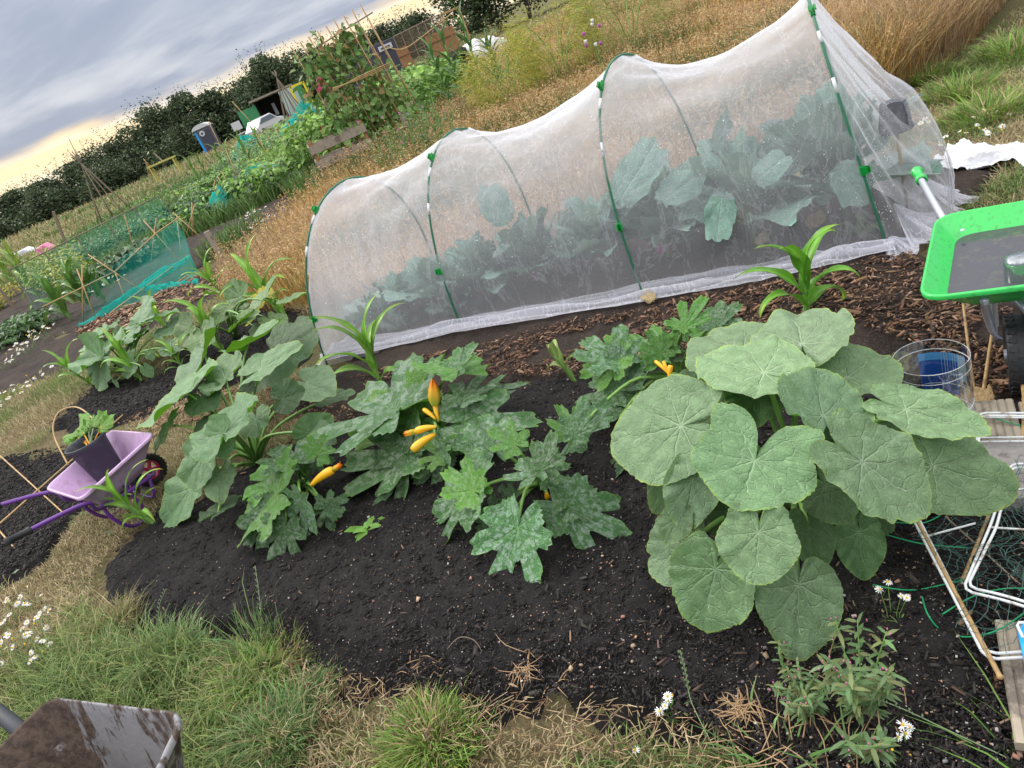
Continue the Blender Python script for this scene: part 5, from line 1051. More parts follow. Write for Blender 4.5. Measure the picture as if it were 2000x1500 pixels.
# ------------------------------------------------------------------ boards, wire racks, netting at the right edge
M['board'] = plain('grooved_deck_board', (.33, .28, .22), .8, .35, 14, bstr=.5, dirt=(.10, .08, .07), dscale=8)
e0 = G(1872, 788, .072); e1 = G(1982, 1452, .072); bd = nrm(e1 - e0); bs = np.array([-bd[1], bd[0], 0]); bs = bs if bs[0] > 0 else -bs
eL = np.linalg.norm(e1 - e0)
for q, (off, l0, l1, lab) in enumerate([(0, eL * .74, 0, 'grooved weathered deck board end sticking out below the wire rack'), (.15, eL * .76, .02, 'weathered deck board at the bottom right edge beside the grooved one'), (0, 0, -eL * .80, 'short grooved board above the top of the wire rack'), (.15, .02, -eL * .79, 'second short board above the wire rack at the right edge')]):
    p0 = e0 + bd * l0 + bs * off; p1 = e1 + bd * l1 + bs * off; L_ = np.linalg.norm(p1 - p0); b = MB(); pr2 = []; 
    for g in range(7): pr2 += [(g * .02, .0), (g * .02 + .003, .004), (g * .02 + .016, .004), (g * .02 + .019, 0)]
    pr2 = [(0, -.022)] + pr2 + [(.14, 0), (.14, -.022)]; v = [p + bs * a + (0, 0, z) for p in (p0, p1) for a, z in pr2]; n = len(pr2)
    b.add(v, [(k, (k + 1) % n, n + (k + 1) % n, n + k) for k in range(n)] + [tuple(range(n - 1, -1, -1)), tuple(range(n, 2 * n))]); tag(b.build('deck_board', M['board']), lab, 'board')
slab = ppoly([(1905, 880), (1935, 868), (2100, 870), (2100, 975), (1925, 990)], .06); b = MB(); n = len(slab); b.add([(*p, .035) for p in slab] + [(*p, .082) for p in slab], [tuple(range(n, 2 * n))] + [(k, (k + 1) % n, n + (k + 1) % n, n + k) for k in range(n)])
tag(b.build('paving_slab', plain('speckled_concrete', (.26, .24, .23), .9, .3, 90, bstr=.5, dirt=(.12, .10, .09), dscale=20), bevel=.004), 'speckled grey concrete slab under the top of the wire rack', 'paving slab')
def rack(frame, bars, label, z=.098, gap=.010):
    root = thing('wire_rack', label, 'wire rack', G(*frame[0], 0)); 
    for zz, ins in ((z, 0), (z + .001, gap)):
        P_ = [G(*p, zz) for p in frame]; c_ = sum(P_) / len(P_); pts = []
        P_ = [p + nrm(c_ - p) * ins * 1.4 for p in P_]; m = len(P_)
        for i in range(m):
            p = P_[i]; a = nrm(P_[i - 1] - p); b_ = nrm(P_[(i + 1) % m] - p); pts += [p + a * .02, (p * 2 + a * .012 + b_ * .012) / 2 + (0, 0, 0), p + b_ * .02]
        b = MB(); b.tube(pts + [pts[0]], .0034, 8); b.build('frame_wire', M['white'], root, True)
    for (a, b_) in bars:
        b = MB(); b.tube([G(*a, z), G(*b_, z)], .0028, 7); b.build('cross_wire', M['white'], root, True)
    return root
rack([(1926, 1288), (1776, 1000), (1905, 905), (1912, 806), (2120, 808), (2200, 1272)], [((1912, 815), (2120, 817)), ((1906, 855), (2120, 852)), ((1906, 863), (2120, 860)), ((1800, 1050), (1905, 1022))], 'white coated wire rack lying beside the largest squash, the lower wide one')
rack([(1880, 1153), (1935, 1025), (1974, 905), (2120, 912), (2180, 1240), (1960, 1172)], [((1950, 960), (2120, 945)), ((1935, 1030), (2120, 1042))], 'smaller white wire rack lying on top of the wide one', .112)
# dark fish net crumpled over the racks
netp = ppoly([(1845, 1030), (1905, 1010), (1965, 940), (2080, 900), (2150, 1200), (2080, 1280), (1935, 1282), (1880, 1200), (1820, 1130), (1800, 1060)], .08)
lo, hi = netp.min(0), netp.max(0); b = MB(); stp = .0125; nx_ = int((hi[0] - lo[0]) / stp); ny_ = int((hi[1] - lo[1]) / stp); gx, gy = np.meshgrid(np.arange(nx_ + 1), np.arange(ny_ + 1), indexing='ij')
px_ = lo[0] + gx * stp; py_ = lo[1] + gy * stp; wx = px_ + (vnoise(px_ * 14, py_ * 14, 81) - .5) * .09 + (vnoise(px_ * 50, py_ * 50, 82) - .5) * .02; wy = py_ + (vnoise(px_ * 14, py_ * 14, 83) - .5) * .09 + (vnoise(px_ * 50, py_ * 50, 84) - .5) * .02; wz = .065 + .075 * vnoise(px_ * 9, py_ * 9, 85)
inside = (sdf(np.stack([px_.ravel(), py_.ravel()], 1), netp) > 0).reshape(px_.shape); Wp = np.stack([wx, wy, wz], -1)
def seg(a, b_):
    d = nrm(b_ - a); s1 = nrm(np.cross(d, (0.3, .2, 1))) * .0007; s2 = np.cross(d, s1); b.add([a - s1, a + s1, a + s2, b_ - s1, b_ + s1, b_ + s2], [(0, 1, 4, 3), (1, 2, 5, 4), (2, 0, 3, 5)])
for i in range(nx_):
    for j in range(ny_):
        if inside[i, j] and inside[i + 1, j + 1] and (i + j) % 2 == 0: seg(Wp[i, j], Wp[i + 1, j + 1])
        if inside[i + 1, j] and inside[i, j + 1] and (i + j) % 2 == 0: seg(Wp[i + 1, j], Wp[i, j + 1])
tag(b.build('garden_netting', plain('dark_green_twine', (.03, .09, .075), .6, .2, 60)), 'crumpled dark green fine netting spread over the white wire racks', 'netting')
for pts, lab in (([(1705, 1142), (1745, 1150), (1790, 1152), (1850, 1140), (1900, 1128)], 'straight green plastic string lying on the compost left of the racks'), ([(1801, 1165), (1812, 1200), (1840, 1232), (1890, 1244), (1950, 1230), (2010, 1190)], 'curved green plastic string tied round the corner of the white rack'), ([(1745, 1020), (1800, 1022), (1835, 1008)], 'short green string loop showing under the pale squash leaf'), ([(1840, 1290 - 90), (1900, 1165), (1960, 1150), (2010, 1150)], 'green string threaded through the dark netting'), ([(1730, 1044), (1800, 1062), (1890, 1100 - 30)], 'green string from the largest squash to the netting'), ([(1920, 810), (1960, 822), (2010, 836)], 'pale green string at the top of the wide wire rack')):
    b = MB(); b.tube([G(*p, .075 + .02 * math.sin(i * 2)) for i, p in enumerate(pts)], .0018, 6, smooth=6); tag(b.build('string', M['string'], None, True), lab, 'string')
pb2 = [G(1987, 1232, .14), G(2010, 1200, .14), G(2080, 1210, .14), G(2080, 1320, .14), G(2010, 1325, .14), G(2000, 1290, .14)]; b = MB(); n = 6; b.add([p - (0, 0, .012) for p in pb2] + pb2, [tuple(range(n, 2 * n)), tuple(range(n - 1, -1, -1))] + [(k, (k + 1) % n, n + (k + 1) % n, n + k) for k in range(n)])
tg_ = thing('plastic_carrier', 'bright blue plastic piece with a white wire handle at the right edge', 'plastic carrier', pb2[0]); b.build('blue_panel', M['bluepl'], tg_, bevel=.002)
b = MB(); b.tube([G(1998, 1245, .15), G(1987, 1222, .15), G(1990, 1216, .15), G(2080, 1214, .15)], .003, 8); b.build('handle', M['white'], tg_, True)
# dry rag of old leaf by the bottle
leafmesh(G(1925, 785, .05), G(1880, 765, .05), FRONT, 1.2, 'brassica', 'dead', (.9, .8, .75), None, .3, 0, .2, .2, 97, name='withered_leaf'); tag(COL.objects[-1] if False else [o for o in COL.objects if o.name.startswith('withered_leaf')][-1], 'crumpled pale dead leaf at the foot of the two canes', 'leaf')
# ------------------------------------------------------------------ dirty barrow, bottom left
P_ = [G(-75, 1540, .55), G(240, 1640, .55), G(352, 1398, .55), G(98, 1366, .55)]; cen = sum(P_) / 4; P_ = [P_[3], P_[0], P_[1], P_[2]]
db = thing('wheelbarrow', 'dirt caked grey metal wheelbarrow in the bottom left corner', 'wheelbarrow', cen * [1, 1, 0]); bot = [p * .55 + cen * .45 - (0, 0, .24) for p in P_]
loft_tray(P_, bot, rr=.05, lip=.012).build('tray', M['pan'], db, True)
out_ = nrm((P_[0] + P_[1]) / 2 - cen); hs = P_[0] * .62 + P_[1] * .38
for q in (0, 1):
    a0 = (P_[0] * .55 + P_[1] * .45) if q == 0 else P_[1]; a0 = (G(40, 1425, .50) if q == 0 else P_[1] - (0, 0, .05)); tdir = G(-30, 1372, .50) - G(40, 1425, .50); b = MB(); b.tube([a0 + tdir * 3, a0 + tdir * .2, a0 * .6 + cen * .4 - (0, 0, .26), cen * [1, 1, 0] + (0, 0, .16)], .02, 14, smooth=5); b.build('frame_tube', M['pot'], db, True)
    lg = a0 * .6 + cen * .4; b = MB(); b.tube([lg - (0, 0, .24), lg * [1, 1, 0] + (0, 0, .02), lg * [1, 1, 0] - out_ * .15 + (0, 0, .02)], .014, 10); b.build('leg', M['pot'], db, True)
wheel(db, (P_[2] + P_[3]) / 2 * [1, 1, 0] + (0, 0, .17) - out_ * .02, np.cross(out_, (0, 0, 1)), .17, .08, M['silver'], 6)
# ------------------------------------------------------------------ chamomile, weeds and small plants
M['petal'] = plain('white_petal', (.72, .73, .74), .6, .05, 30); M['disc'] = plain('yellow_disc', (.70, .42, .02), .7, .2, 200)
def chamomile(px, label, nfl, seed, r=.10, hgt=.12, s_=.0115, group=None, up=.4, fol=60):
    r_ = np.random.default_rng(seed); C = G(*px, .0); root = thing('chamomile_plant', label, 'chamomile plant', C, group); P = np.empty((0, 3)); b = MB(); heads = []
    for i in range(nfl):
        a = r_.uniform(0, 6.28); rr = r * math.sqrt(r_.uniform(0, 1)); H = C + (math.cos(a) * rr, math.sin(a) * rr, hgt * r_.uniform(.6, 1.1)); b.tube([C + (math.cos(a) * rr * .3, math.sin(a) * rr * .3, 0), (C + H) / 2 + (0, 0, .01), H], .0011, 4); heads.append(H)
    b.build('stem', M['stalk'], root)
    fp = C + r_.normal(0, 1, (fol, 3)) * (r * .55, r * .55, 0) + np.abs(r_.normal(0, 1, (fol, 3))) * (0, 0, hgt * .35); leaves('foliage', fp, rdir(fol, 0, 1), rdir(fol), r_.uniform(.015, .04, fol), .003, cols(fol, [(.12, .22, .06), (.16, .26, .09)]), parent=root, mat='blade')['kind'] = 'stuff'
    for H in heads:
        n_ = nrm((r_.normal(0, .35), -.35 + r_.normal(0, .3), 1)); u = nrm(np.cross(n_, (1, .3, 0))); w_ = np.cross(n_, u); fl = MB(); np_ = 13; s2 = s_ * r_.uniform(.8, 1.15); dr_ = r_.uniform(-.5, .4)
        if r_.random() > .15:
            for k in range(np_):
                if r_.random() < .12: continue
                a = 2 * math.pi * k / np_ + r_.normal(0, .06); d = u * math.cos(a) + w_ * math.sin(a); t_ = np.cross(n_, d); L = s2 * r_.uniform(.85, 1.1); base = H + d * s2 * .25; e_ = n_ * dr_ * L
                fl.add([base - t_ * s2 * .08, base + t_ * s2 * .08, base + d * L * .5 + t_ * s2 * .15 + e_ * .3, base + d * L * .9 + t_ * s2 * .10 + e_, base + d * L + e_, base + d * L * .9 - t_ * s2 * .10 + e_, base + d * L * .5 - t_ * s2 * .15 + e_ * .3], [(0, 1, 2, 3, 4, 5, 6)])
            f_ = fl.build('flower', M['petal'], root)
        else: f_ = None
        dc = MB(); dc.lathe(H, [(s2 * .38, -.0005), (s2 * .34, s2 * .2), (s2 * .18, s2 * .36), (0, s2 * .4)], 10, n_); dc.build('disc', M['disc'], f_ or root, True)
    return root
gch = 'chamomile clumps on the lawn at the left'
for i, (px, n_, lab) in enumerate([((60, 1200), 9, 'chamomile clump nearest the small compost bed at the left edge'), ((25, 1225), 8, 'chamomile clump cut by the left edge of the picture'), ((85, 1245), 9, 'chamomile clump right of the others on the straw coloured lawn'), ((55, 1275), 10, 'chamomile clump in the thick of the daisies left of the lawn'), ((15, 1300), 7, 'chamomile clump at the left edge above the dirty barrow'), ((80, 1300), 7, 'lowest full chamomile clump above the dirty barrow')]): chamomile(px, lab, n_, 400 + i,   .10, .10, .0115, gch)
chamomile((10, 1385), 'single chamomile flower just above the dirty grey barrow', 1, 410, .02, .06, .014, fol=12)
for i, (px, n_, lab) in enumerate([((60, 690), 16, 'sparse daisies in the path grass near the netted bed'), ((20, 720), 16, 'daisies at the left edge beyond the black mounds'), ((75, 765), 16, 'daisy patch on the path before the far black mound'), ((95, 660), 14, 'daisies in front of the low teal netting'), ((20, 800), 12, 'daisies in the pale grass at the left edge'), ((500, 430), 18, 'white daisy drift beside the golden meadow corner'), ((520, 445), 14, 'daisies next to the drift at the meadow corner'), ((225, 560), 14, 'white flowers inside the teal netting')]): chamomile(px, lab, n_, 420 + i, .28, .16, .02, 'daisies along the far path', fol=90)
for i, (px, n_, lab) in enumerate([((1940, 240), 6, 'chamomile in the turf right of the tunnel, upper group'), ((1925, 270), 6, 'chamomile nearest the crumpled white fleece'), ((1880, 285), 5, 'chamomile on bare soil between tunnel end and fleece'), ((1795, 262), 4, 'small yellow chamomile beside the right end of the mesh'), ((1995, 205), 5, 'chamomile at the right edge above the fleece')]): chamomile(px, lab, n_, 440 + i, .12, .07, .014, fol=50)
for i, (px, n_, r_, hg, lab) in enumerate([((1745, 1240), 4, .06, .16, 'chamomile with open white flowers right of the lowest squash leaf'), ((1640, 1300), 1, .01, .10, 'single chamomile flower touching the lowest squash leaf'), ((1320, 1410), 5, .03, .10, 'small chamomile with mostly yellow heads at the compost edge'), ((1250, 1490), 1, .01, .05, 'one white chamomile flower at the very bottom edge'), ((1775, 1490), 6, .05, .10, 'chamomile at the bottom edge among long grass blades')]): chamomile(px, lab, n_, 450 + i, r_, hg, .0085, fol=70)
M['pinkbud'] = plain('pink_bud', (.60, .16, .32), .5, .15, 60)
def willowherb(px, label, nst, hgt, seed, s_=.035, r=.05, colr=((.13, .22, .09), (.17, .27, .12), (.20, .24, .10))):
    r_ = np.random.default_rng(seed); C = G(*px, 0.02); root = thing('willowherb_plant', label, 'weed', C); P = []; D = []; b = MB(); bb = MB()
    for i in range(nst):
        a = r_.uniform(0, 6.28); ln = r_.uniform(.2, .7); H = hgt * r_.uniform(.6, 1.05); B = C + (math.cos(a) * r * .3, math.sin(a) * r * .3, 0); T = B + (math.cos(a) * H * ln * .6, math.sin(a) * H * ln * .6, H); b.tube([B, (B + T) / 2 + (0, 0, .02), T], [.0022, .0018, .001], 5, smooth=3)
        for k in range(26):
            t = k / 26; q = B * (1 - t) + T * t + (0, 0, .02 * math.sin(t * 3.1)); az = k * 1.57 + a; P.append(q); D.append((math.cos(az), math.sin(az), .5 - .3 * t))
        for k in range(2): q = T + r_.normal(0, .010, 3); bb.tube([q, q + (0, 0, .006)], [.0018, .0012], 5)
    b.build('stem', M['stalk'], root, True); P = np.array(P); D = np.array(D); n = len(P); leaves('foliage', P, D, np.tile([0, 0, 1.], (n, 1)) + r_.normal(0, .3, (n, 3)), s_ * r_.uniform(.35, 1.0, n), s_ * .22, cols(n, colr), parent=root, droop=.3); bb.build('bud', M['pinkbud'], root, True)['kind'] = 'stuff'; return root
willowherb((1685, 1400), 'tallest grey green weed with pink buds right of the lowest squash leaf', 12, .24, 460, .045)
willowherb((1580, 1400), 'reddish green weed with pink buds under the lowest squash leaf', 10, .13, 461, .035)
willowherb((1540, 1360), 'low sprawling weed sprig left of the others below the squash', 3, .12, 462, .03)
willowherb((1700, 1480), 'broad leaved weed at the bottom edge below the tallest one', 5, .10, 463, .05)
def sprout(px, label, n, s_, seed, z=.05, pal=((.15, .34, .05), (.20, .40, .08))):
    r_ = np.random.default_rng(seed); C = G(*px, z); P = np.tile(C, (n, 1)) + r_.normal(0, s_ * .12, (n, 3)) * (1, 1, 0); D = rdir(n, .1, .7); o = leaves('seedling', P, D, np.tile([0, 0, 1.], (n, 1)) + r_.normal(0, .3, (n, 3)), s_ * r_.uniform(.6, 1.2, n), s_ * .4, cols(n, pal), droop=.35); return tag(o, label, 'seedling')
sprout((715, 1035), 'small bright green seedling with toothed leaves on open compost', 9, .085, 470); sprout((755, 1020), 'two stray green leaves beside the toothed seedling', 2, .06, 471)
sprout((215, 1125 - 85), 'grey green sprout at the tip of the compost bed', 6, .03, 472, pal=((.25, .35, .25),)); sprout((28, 1120), 'tiny grey green sprout at the left edge bed', 5, .04, 473, pal=((.25, .38, .25),)); sprout((400, 1232), 'tiny bluish sprout near the lower compost edge', 4, .02, 474, .03, ((.25, .38, .3),))
def straws(px, label, n, L, seed, r=.012, z=.05, up=.35):
    r_ = np.random.default_rng(seed); C = G(*px, z); b = MB()
    for i in range(n):
        a = r_.uniform(0, 6.28); B = C + r_.normal(0, r, 3) * (1, 1, .1); l = L * r_.uniform(.4, 1.1); d = nrm((math.cos(a), math.sin(a), r_.uniform(0, up))); m = B + d * l * .5 + r_.normal(0, l * .10, 3) * (1, 1, .4) + (0, 0, .005); b.tube([B, m, B + d * l + (0, 0, -.004)], [.0016, .0013, .0006], 4, smooth=2)
    return tag(b.build('dead_root', plain('dry_root', (.38, .25, .14), .8, .3, 50), None, True), label, 'dead roots', kind='stuff')
straws((1020, 1310), 'knotted clump of pale dead roots on the compost, left one', 34, .07, 480); straws((1445, 1390), 'frayed ball of pale dead roots right of the small chamomile', 60, .055, 481); straws((1030, 1275), 'forked dry root lying above the left root clump', 3, .12, 482); straws((1090, 1340), 'thin branching dead root beside the left root clump', 5, .08, 483); straws((1600, 1450), 'tangle of dry stems under the pink budded weeds', 22, .12, 486, r=.06); straws((1720, 1360), 'few pale dry twigs between the weeds and the wire rack', 10, .11, 487, r=.05); straws((1480, 1470), 'dry root mat at the bottom edge left of the weeds', 26, .08, 488, r=.05); straws((800, 1310), 'curled dry straw bits at the compost edge', 9, .06, 484); straws((855, 1300), 'scattered straw and bark beside a dark clod', 10, .07, 485)
for pts, lab in (([(1400, 1470), (1352, 1375), (1340, 1320), (1328, 1270)], 'tall thin seed stalk rising over the compost left of the dead root ball'), ([(503, 1290), (510, 1215), (506, 1160), (498, 1105)], 'tall single seed stalk above the bright lime tuft'), ([(300, 1255), (308, 1220), (312, 1180), (325, 1150)], 'curved seed stalk at the left edge of the compost'), ([(2010, 1500), (1860, 1430), (1740, 1375), (1625, 1340)], 'long arching seed stalk leaning in from the bottom right corner')):
    b = MB(); q_ = [G(*p, .03 + .05 * i) for i, p in enumerate(pts)]; b.tube(q_, .0012, 5, smooth=5)
    for i in range(14): t = .5 + .5 * i / 14; k = min(int(t * 3), 2); f_ = t * 3 - k; c_ = q_[k] * (1 - f_) + q_[k + 1] * f_; b.tube([c_, c_ + (.004 * (-1) ** i, 0, .006), c_ + (.003 * (-1) ** i, 0, .012)], [.001, .0022, .0004], 5)
    tag(b.build('seed_stalk', M['stalkp'], None, True), lab, 'grass stalk')
b = MB(); b.tube([G(868, 1275, .05), G(895, 1246, .09), G(925, 1250, .08), G(943, 1275, .05)], .0013, 5, smooth=5); tag(b.build('dry_stem', M['canegrey'], None, True), 'thin arched pinkish dry stem over the compost near the clod', 'dry stem')
# crumpled fleece at the right
fz = G(1950, 318); n = 130; k = 80; uu, vv_ = np.meshgrid(np.linspace(-.30, .42, n), np.linspace(-.13, .13, k), indexing='ij'); dx = nrm(G(2000, 300) - G(1895, 300)); dy = np.array([-dx[1], dx[0], 0]); rag = 1 + .35 * (vnoise(uu * 9, 0 * uu, 91) - .5)
zz = .015 + .085 * vnoise(uu * 14, vv_ * 20, 92) * np.clip(1.2 - np.abs(vv_) * 6, 0.1, 1) + .03 * np.abs(vnoise(uu * 40 + vv_ * 20, vv_ * 55, 93) - .5) + .012 * vnoise(uu * 120, vv_ * 120, 94)
P_ = fz + dx * uu[..., None] + dy * (vv_ * rag + .05 * np.sin(uu * 14))[..., None]; P_[..., 2] = zz; idx = np.arange(n * k).reshape(n, k)
tag(npmesh('garden_fleece', P_.reshape(-1, 3), np.stack([idx[:-1, :-1], idx[1:, :-1], idx[1:, 1:], idx[:-1, 1:]], -1).reshape(-1, 4), M['fleece'], smooth=True), 'crumpled white garden fleece lying on the turf at the right edge', 'fleece')
# ------------------------------------------------------------------ middle distance: posts, crates, canes, crops
def post(px0, px1, w, label, mat='wood', d=None, name='wooden_post'):
    B = G(*px0); T = V(*px1, B[1]); b = MB(); ax = nrm(T - B); u = nrm(np.cross(ax, (0, 1, 0))); v_ = np.cross(ax, u); L = np.linalg.norm(T - B)
    b.box((B + T) / 2 - ax * .05, (w, w * (d or .6), L + .1), ax=(u, v_, ax)); return tag(b.build(name, M[mat], bevel=w * .08), label, 'post')
post((452, 535), (403, 452), .07, 'grey wooden post leaning beside the corner of the golden meadow')
post((812, 285), (782, 218), .10, 'grey wooden post among the thistles')
post((136, 195 + 300), (104, 413), .08, 'thin grey post in the dry grass in front of the hedge', 'canegrey')
post((32, 605), (-8, 556), .06, 'dark stake at the left edge beside the yellow flowers', 'canegrey')
def crate(px, Y, w, h_, d, nsl, label, mat='wood', yaw=0.0):
    B = V(*px, Y); B[2] = 0; root = thing('pallet_crate', label, 'crate', B); ux = np.array([math.cos(yaw), math.sin(yaw), 0]); uy = np.array([-math.sin(yaw), math.cos(yaw), 0]); uz = np.array([0, 0, 1.])
    for (o, a, b_, L_, D_) in ((B, ux, uy, w, 0), (B + uy * d, ux, uy, w, 0), (B, uy, ux, d, 0), (B + ux * w, uy, ux, d, 0)):
        for k in range(nsl):
            mb = MB(); mb.box(o + a * L_ / 2 + uz * (h_ * (k + .5) / nsl + .02) - b_ * .012, (L_ + .02, .02, h_ / nsl * .52), ax=(a, b_, uz)); mb.build('slat', M[mat], root)
    for i in (0, 1):
        for j in (0, 1): mb = MB(); mb.box(B + ux * (w * i + .04 * (1 - 2 * i)) + uy * (d * j + .04 * (1 - 2 * j)) + uz * h_ * .5, (.06, .06, h_ + .04), ax=(ux, uy, uz)); mb.build('corner_post', M['brownwood'], root)
crate((630, 342), 13.6, 1.05, .80, .7, 3, 'low slatted pallet crate at the foot of the bean frame, the nearer grey one', yaw=.1)
crate((652, 300), 15.2, .7, .9, .5, 3, 'smaller browner slatted crate behind the grey one', 'brownwood', .2)
def crop(X_, Y_, label, kind, hgt, r, nlf, seed, group, pal, lf=.10, wd=.6):
    r_ = np.random.default_rng(seed); C = np.array([X_, Y_, 0.]); root = thing(kind, label, 'crop plant', C, group); b = MB(); P = []; D = []
    ns = 5
    for i in range(ns):
        a = 6.28 * i / ns + r_.normal(0, .3); T = C + (math.cos(a) * r * .6, math.sin(a) * r * .6, hgt * r_.uniform(.75, 1.0)); b.tube([C - (0, 0, .02), (C + T) / 2 + (0, 0, hgt * .12), T], [.012, .009, .005], 5)
    b.build('stem', M['stalk'], root)
    u = r_.uniform(0, 1, nlf) ** .6; a = r_.uniform(0, 6.28, nlf); rr = r * np.sqrt(r_.uniform(0, 1, nlf)) * (.55 + .55 * np.sin(u * 2.6)); P = C + np.stack([np.cos(a) * rr, np.sin(a) * rr, hgt * u * r_.uniform(.85, 1.1, nlf)], 1)
    D = np.stack([np.cos(a + r_.normal(0, .7, nlf)), np.sin(a + r_.normal(0, .7, nlf)), r_.uniform(-.4, .8, nlf)], 1); s_ = lf * r_.uniform(.5, 1.25, nlf)
    leaves('foliage', P, D, np.tile([0, -.3, 1.], (nlf, 1)) + r_.normal(0, .45, (nlf, 3)), s_, s_ * wd, cols(nlf, pal, .35), parent=root, droop=.4); return root
BR = [(.20, .38, .07), (.28, .46, .09), (.14, .28, .05)]; DK = [(.06, .14, .045), (.09, .19, .05), (.05, .11, .04)]; YG = [(.30, .36, .06), (.24, .33, .06), (.38, .38, .08)]; GR = [(.15, .23, .13), (.12, .20, .11), (.19, .27, .16)]
sd_i = 600
def rowof(pxs, label, kind, hgt, r, nlf, group, pal, lf=.1, wd=.6, jx=.12):
    global sd_i
    for p in pxs:
        q = G(*p); crop(q[0] + rng.normal(0, jx), q[1], label, kind, hgt * rng.uniform(.85, 1.15), r, nlf, sd_i, group, pal, lf, wd); sd_i += 1
rowof([(645, 335), (662, 322), (700, 318), (730, 300), (765, 285), (800, 262), (830, 240), (852, 222), (872, 205)], 'broad leaved bean plant in the thick bright green row below the cane frame', 'bean_plant', 1.05, .62, 560, 'bean plants below the cane frame', BR, .17, .62)
rowof([(625, 300), (655, 280), (690, 265), (730, 250), (770, 230), (810, 212), (840, 196)], 'taller leafy bean plant behind the bright row', 'bean_plant', 1.1, .7, 420, 'second row of bean plants', BR + DK, .17, .62)
rowof([(560, 345), (580, 330), (600, 318), (540, 350), (575, 300), (605, 290), (625, 340)], 'feathery light green crop left of the pallet crates', 'leafy_crop', .7, .5, 380, 'feathery crops left of the crates', BR + YG[:1], .10, .4)
rowof([(480, 330), (505, 315), (530, 300), (550, 285), (575, 268), (520, 335), (460, 345), (495, 290), (600, 262)], 'tangled green crop in the plots behind the crates', 'leafy_crop', .8, .7, 340, 'tangled crops behind the crates', GR + BR, .14, .5)
rowof([(330, 445), (352, 438), (372, 430), (392, 424), (412, 418), (432, 410), (448, 402), (350, 455), (375, 448), (400, 440), (425, 428)], 'dark green crinkled plant in the dense row right of the teal netting', 'leafy_crop', .42, .45, 300, 'dark row right of the teal netting', DK + BR[:1], .16, .6)
rowof([(480, 402), (500, 394), (522, 388), (545, 380), (468, 374), (495, 362), (525, 352), (550, 362), (440, 385), (415, 398)], 'fresh green leafy plant in the plot left of the pallet crates', 'leafy_crop', .6, .5, 330, 'leafy plants left of the pallet crates', BR + GR[:1], .14, .55)
rowof([(325, 405), (350, 395), (380, 388), (405, 375), (430, 365), (455, 360), (300, 400), (280, 412)], 'low pale green crop in the row behind the dark one', 'leafy_crop', .35, .55, 220, 'pale crop row in the far plot', BR + YG, .14, .5)
rowof([(150, 545), (180, 530), (205, 518), (230, 505), (255, 492), (280, 480), (305, 468), (165, 515), (195, 502), (225, 488), (255, 475), (285, 460), (310, 450)], 'potato like green plant inside the low teal netting', 'potato_plant', .50, .42, 300, 'green plants inside the teal netting', [(.09, .19, .07), (.13, .25, .09), (.10, .21, .10)], .11, .5)
rowof([(240, 535), (262, 522), (285, 512), (215, 548), (190, 560)], 'grey green brassica behind the front netting', 'leafy_crop', .35, .35, 160, 'grey green brassicas in the netted bed', GR, .16, .7)
rowof([(95, 560), (120, 545), (140, 560), (110, 575), (155, 572)], 'yellow green feathery plant at the left of the teal netting', 'leafy_crop', .75, .40, 420, 'yellow green feathery plants', YG, .09, .45)
rowof([(15, 600), (-5, 610), (8, 590)], 'orange yellow flowered plant at the left edge', 'flowering_plant', .4, .3, 220, 'orange flowered plants at the left edge', [(.50, .38, .05), (.40, .33, .05), (.22, .26, .06)], .08, .5)
rowof([(20, 660), (45, 655), (70, 648), (92, 640), (38, 668)], 'dark low potato plant on the black soil left of the netting', 'potato_plant', .28, .36, 200, 'potato plants on the dark soil', DK, .11, .6)
rowof([(470, 262), (445, 275), (425, 290), (487, 255), (500, 262)], 'grey green shrubby weed in front of the far shed', 'shrub', 1.2, 1.5, 300, 'shrubby weeds before the shed', [(.13, .17, .08), (.10, .15, .07)], .35, .3)
gm = 'young maize in the left plot'
for i, p in enumerate([(35, 560), (60, 548), (15, 575), (80, 585), (140, 625), (178, 600), (205, 590)]): maize(p, .9 if i < 4 else .55, 7, 'young maize in the left plot beyond the path', 700 + i, ll=.6, w=.045, group=gm, col=(.20, .32, .05) if i < 4 else (.10, .22, .04))
gm = 'tall dark maize right of the bean frame'
for i, (X_, Y_, h_) in enumerate([(1.45, 15.6, 1.9), (1.9, 16.0, 2.3), (2.15, 15.6, 1.4), (1.2, 16.3, 1.7), (2.5, 16.5, 1.3), (1.75, 15.2, 1.2)]):
    pxx = None
    r_ = maize((1000, 750), h_, 11, 'tall dark stemmed maize right of the bean frame', 720 + i, ll=.62, w=.032, group=gm, col=(.08, .19, .05), lean=(.12 * math.sin(i), 0), stemr=.028)
    dlt = Vector((X_, Y_, 0)) - r_.location; r_.location += dlt
gm = 'maize between the crates and the shed'
for i, (X_, Y_) in enumerate([(-4.3, 22), (-3.9, 22.5), (-5.2, 24), (-5.7, 25), (-6.2, 24.5), (-6.9, 26)]):
    r_ = maize((1000, 750), 1.3, 9, 'maize in the plot between the crates and the shed', 740 + i, ll=.6, w=.030, group=gm, col=(.13, .25, .05), stemr=.02); r_.location += Vector((X_, Y_, 0)) - r_.location
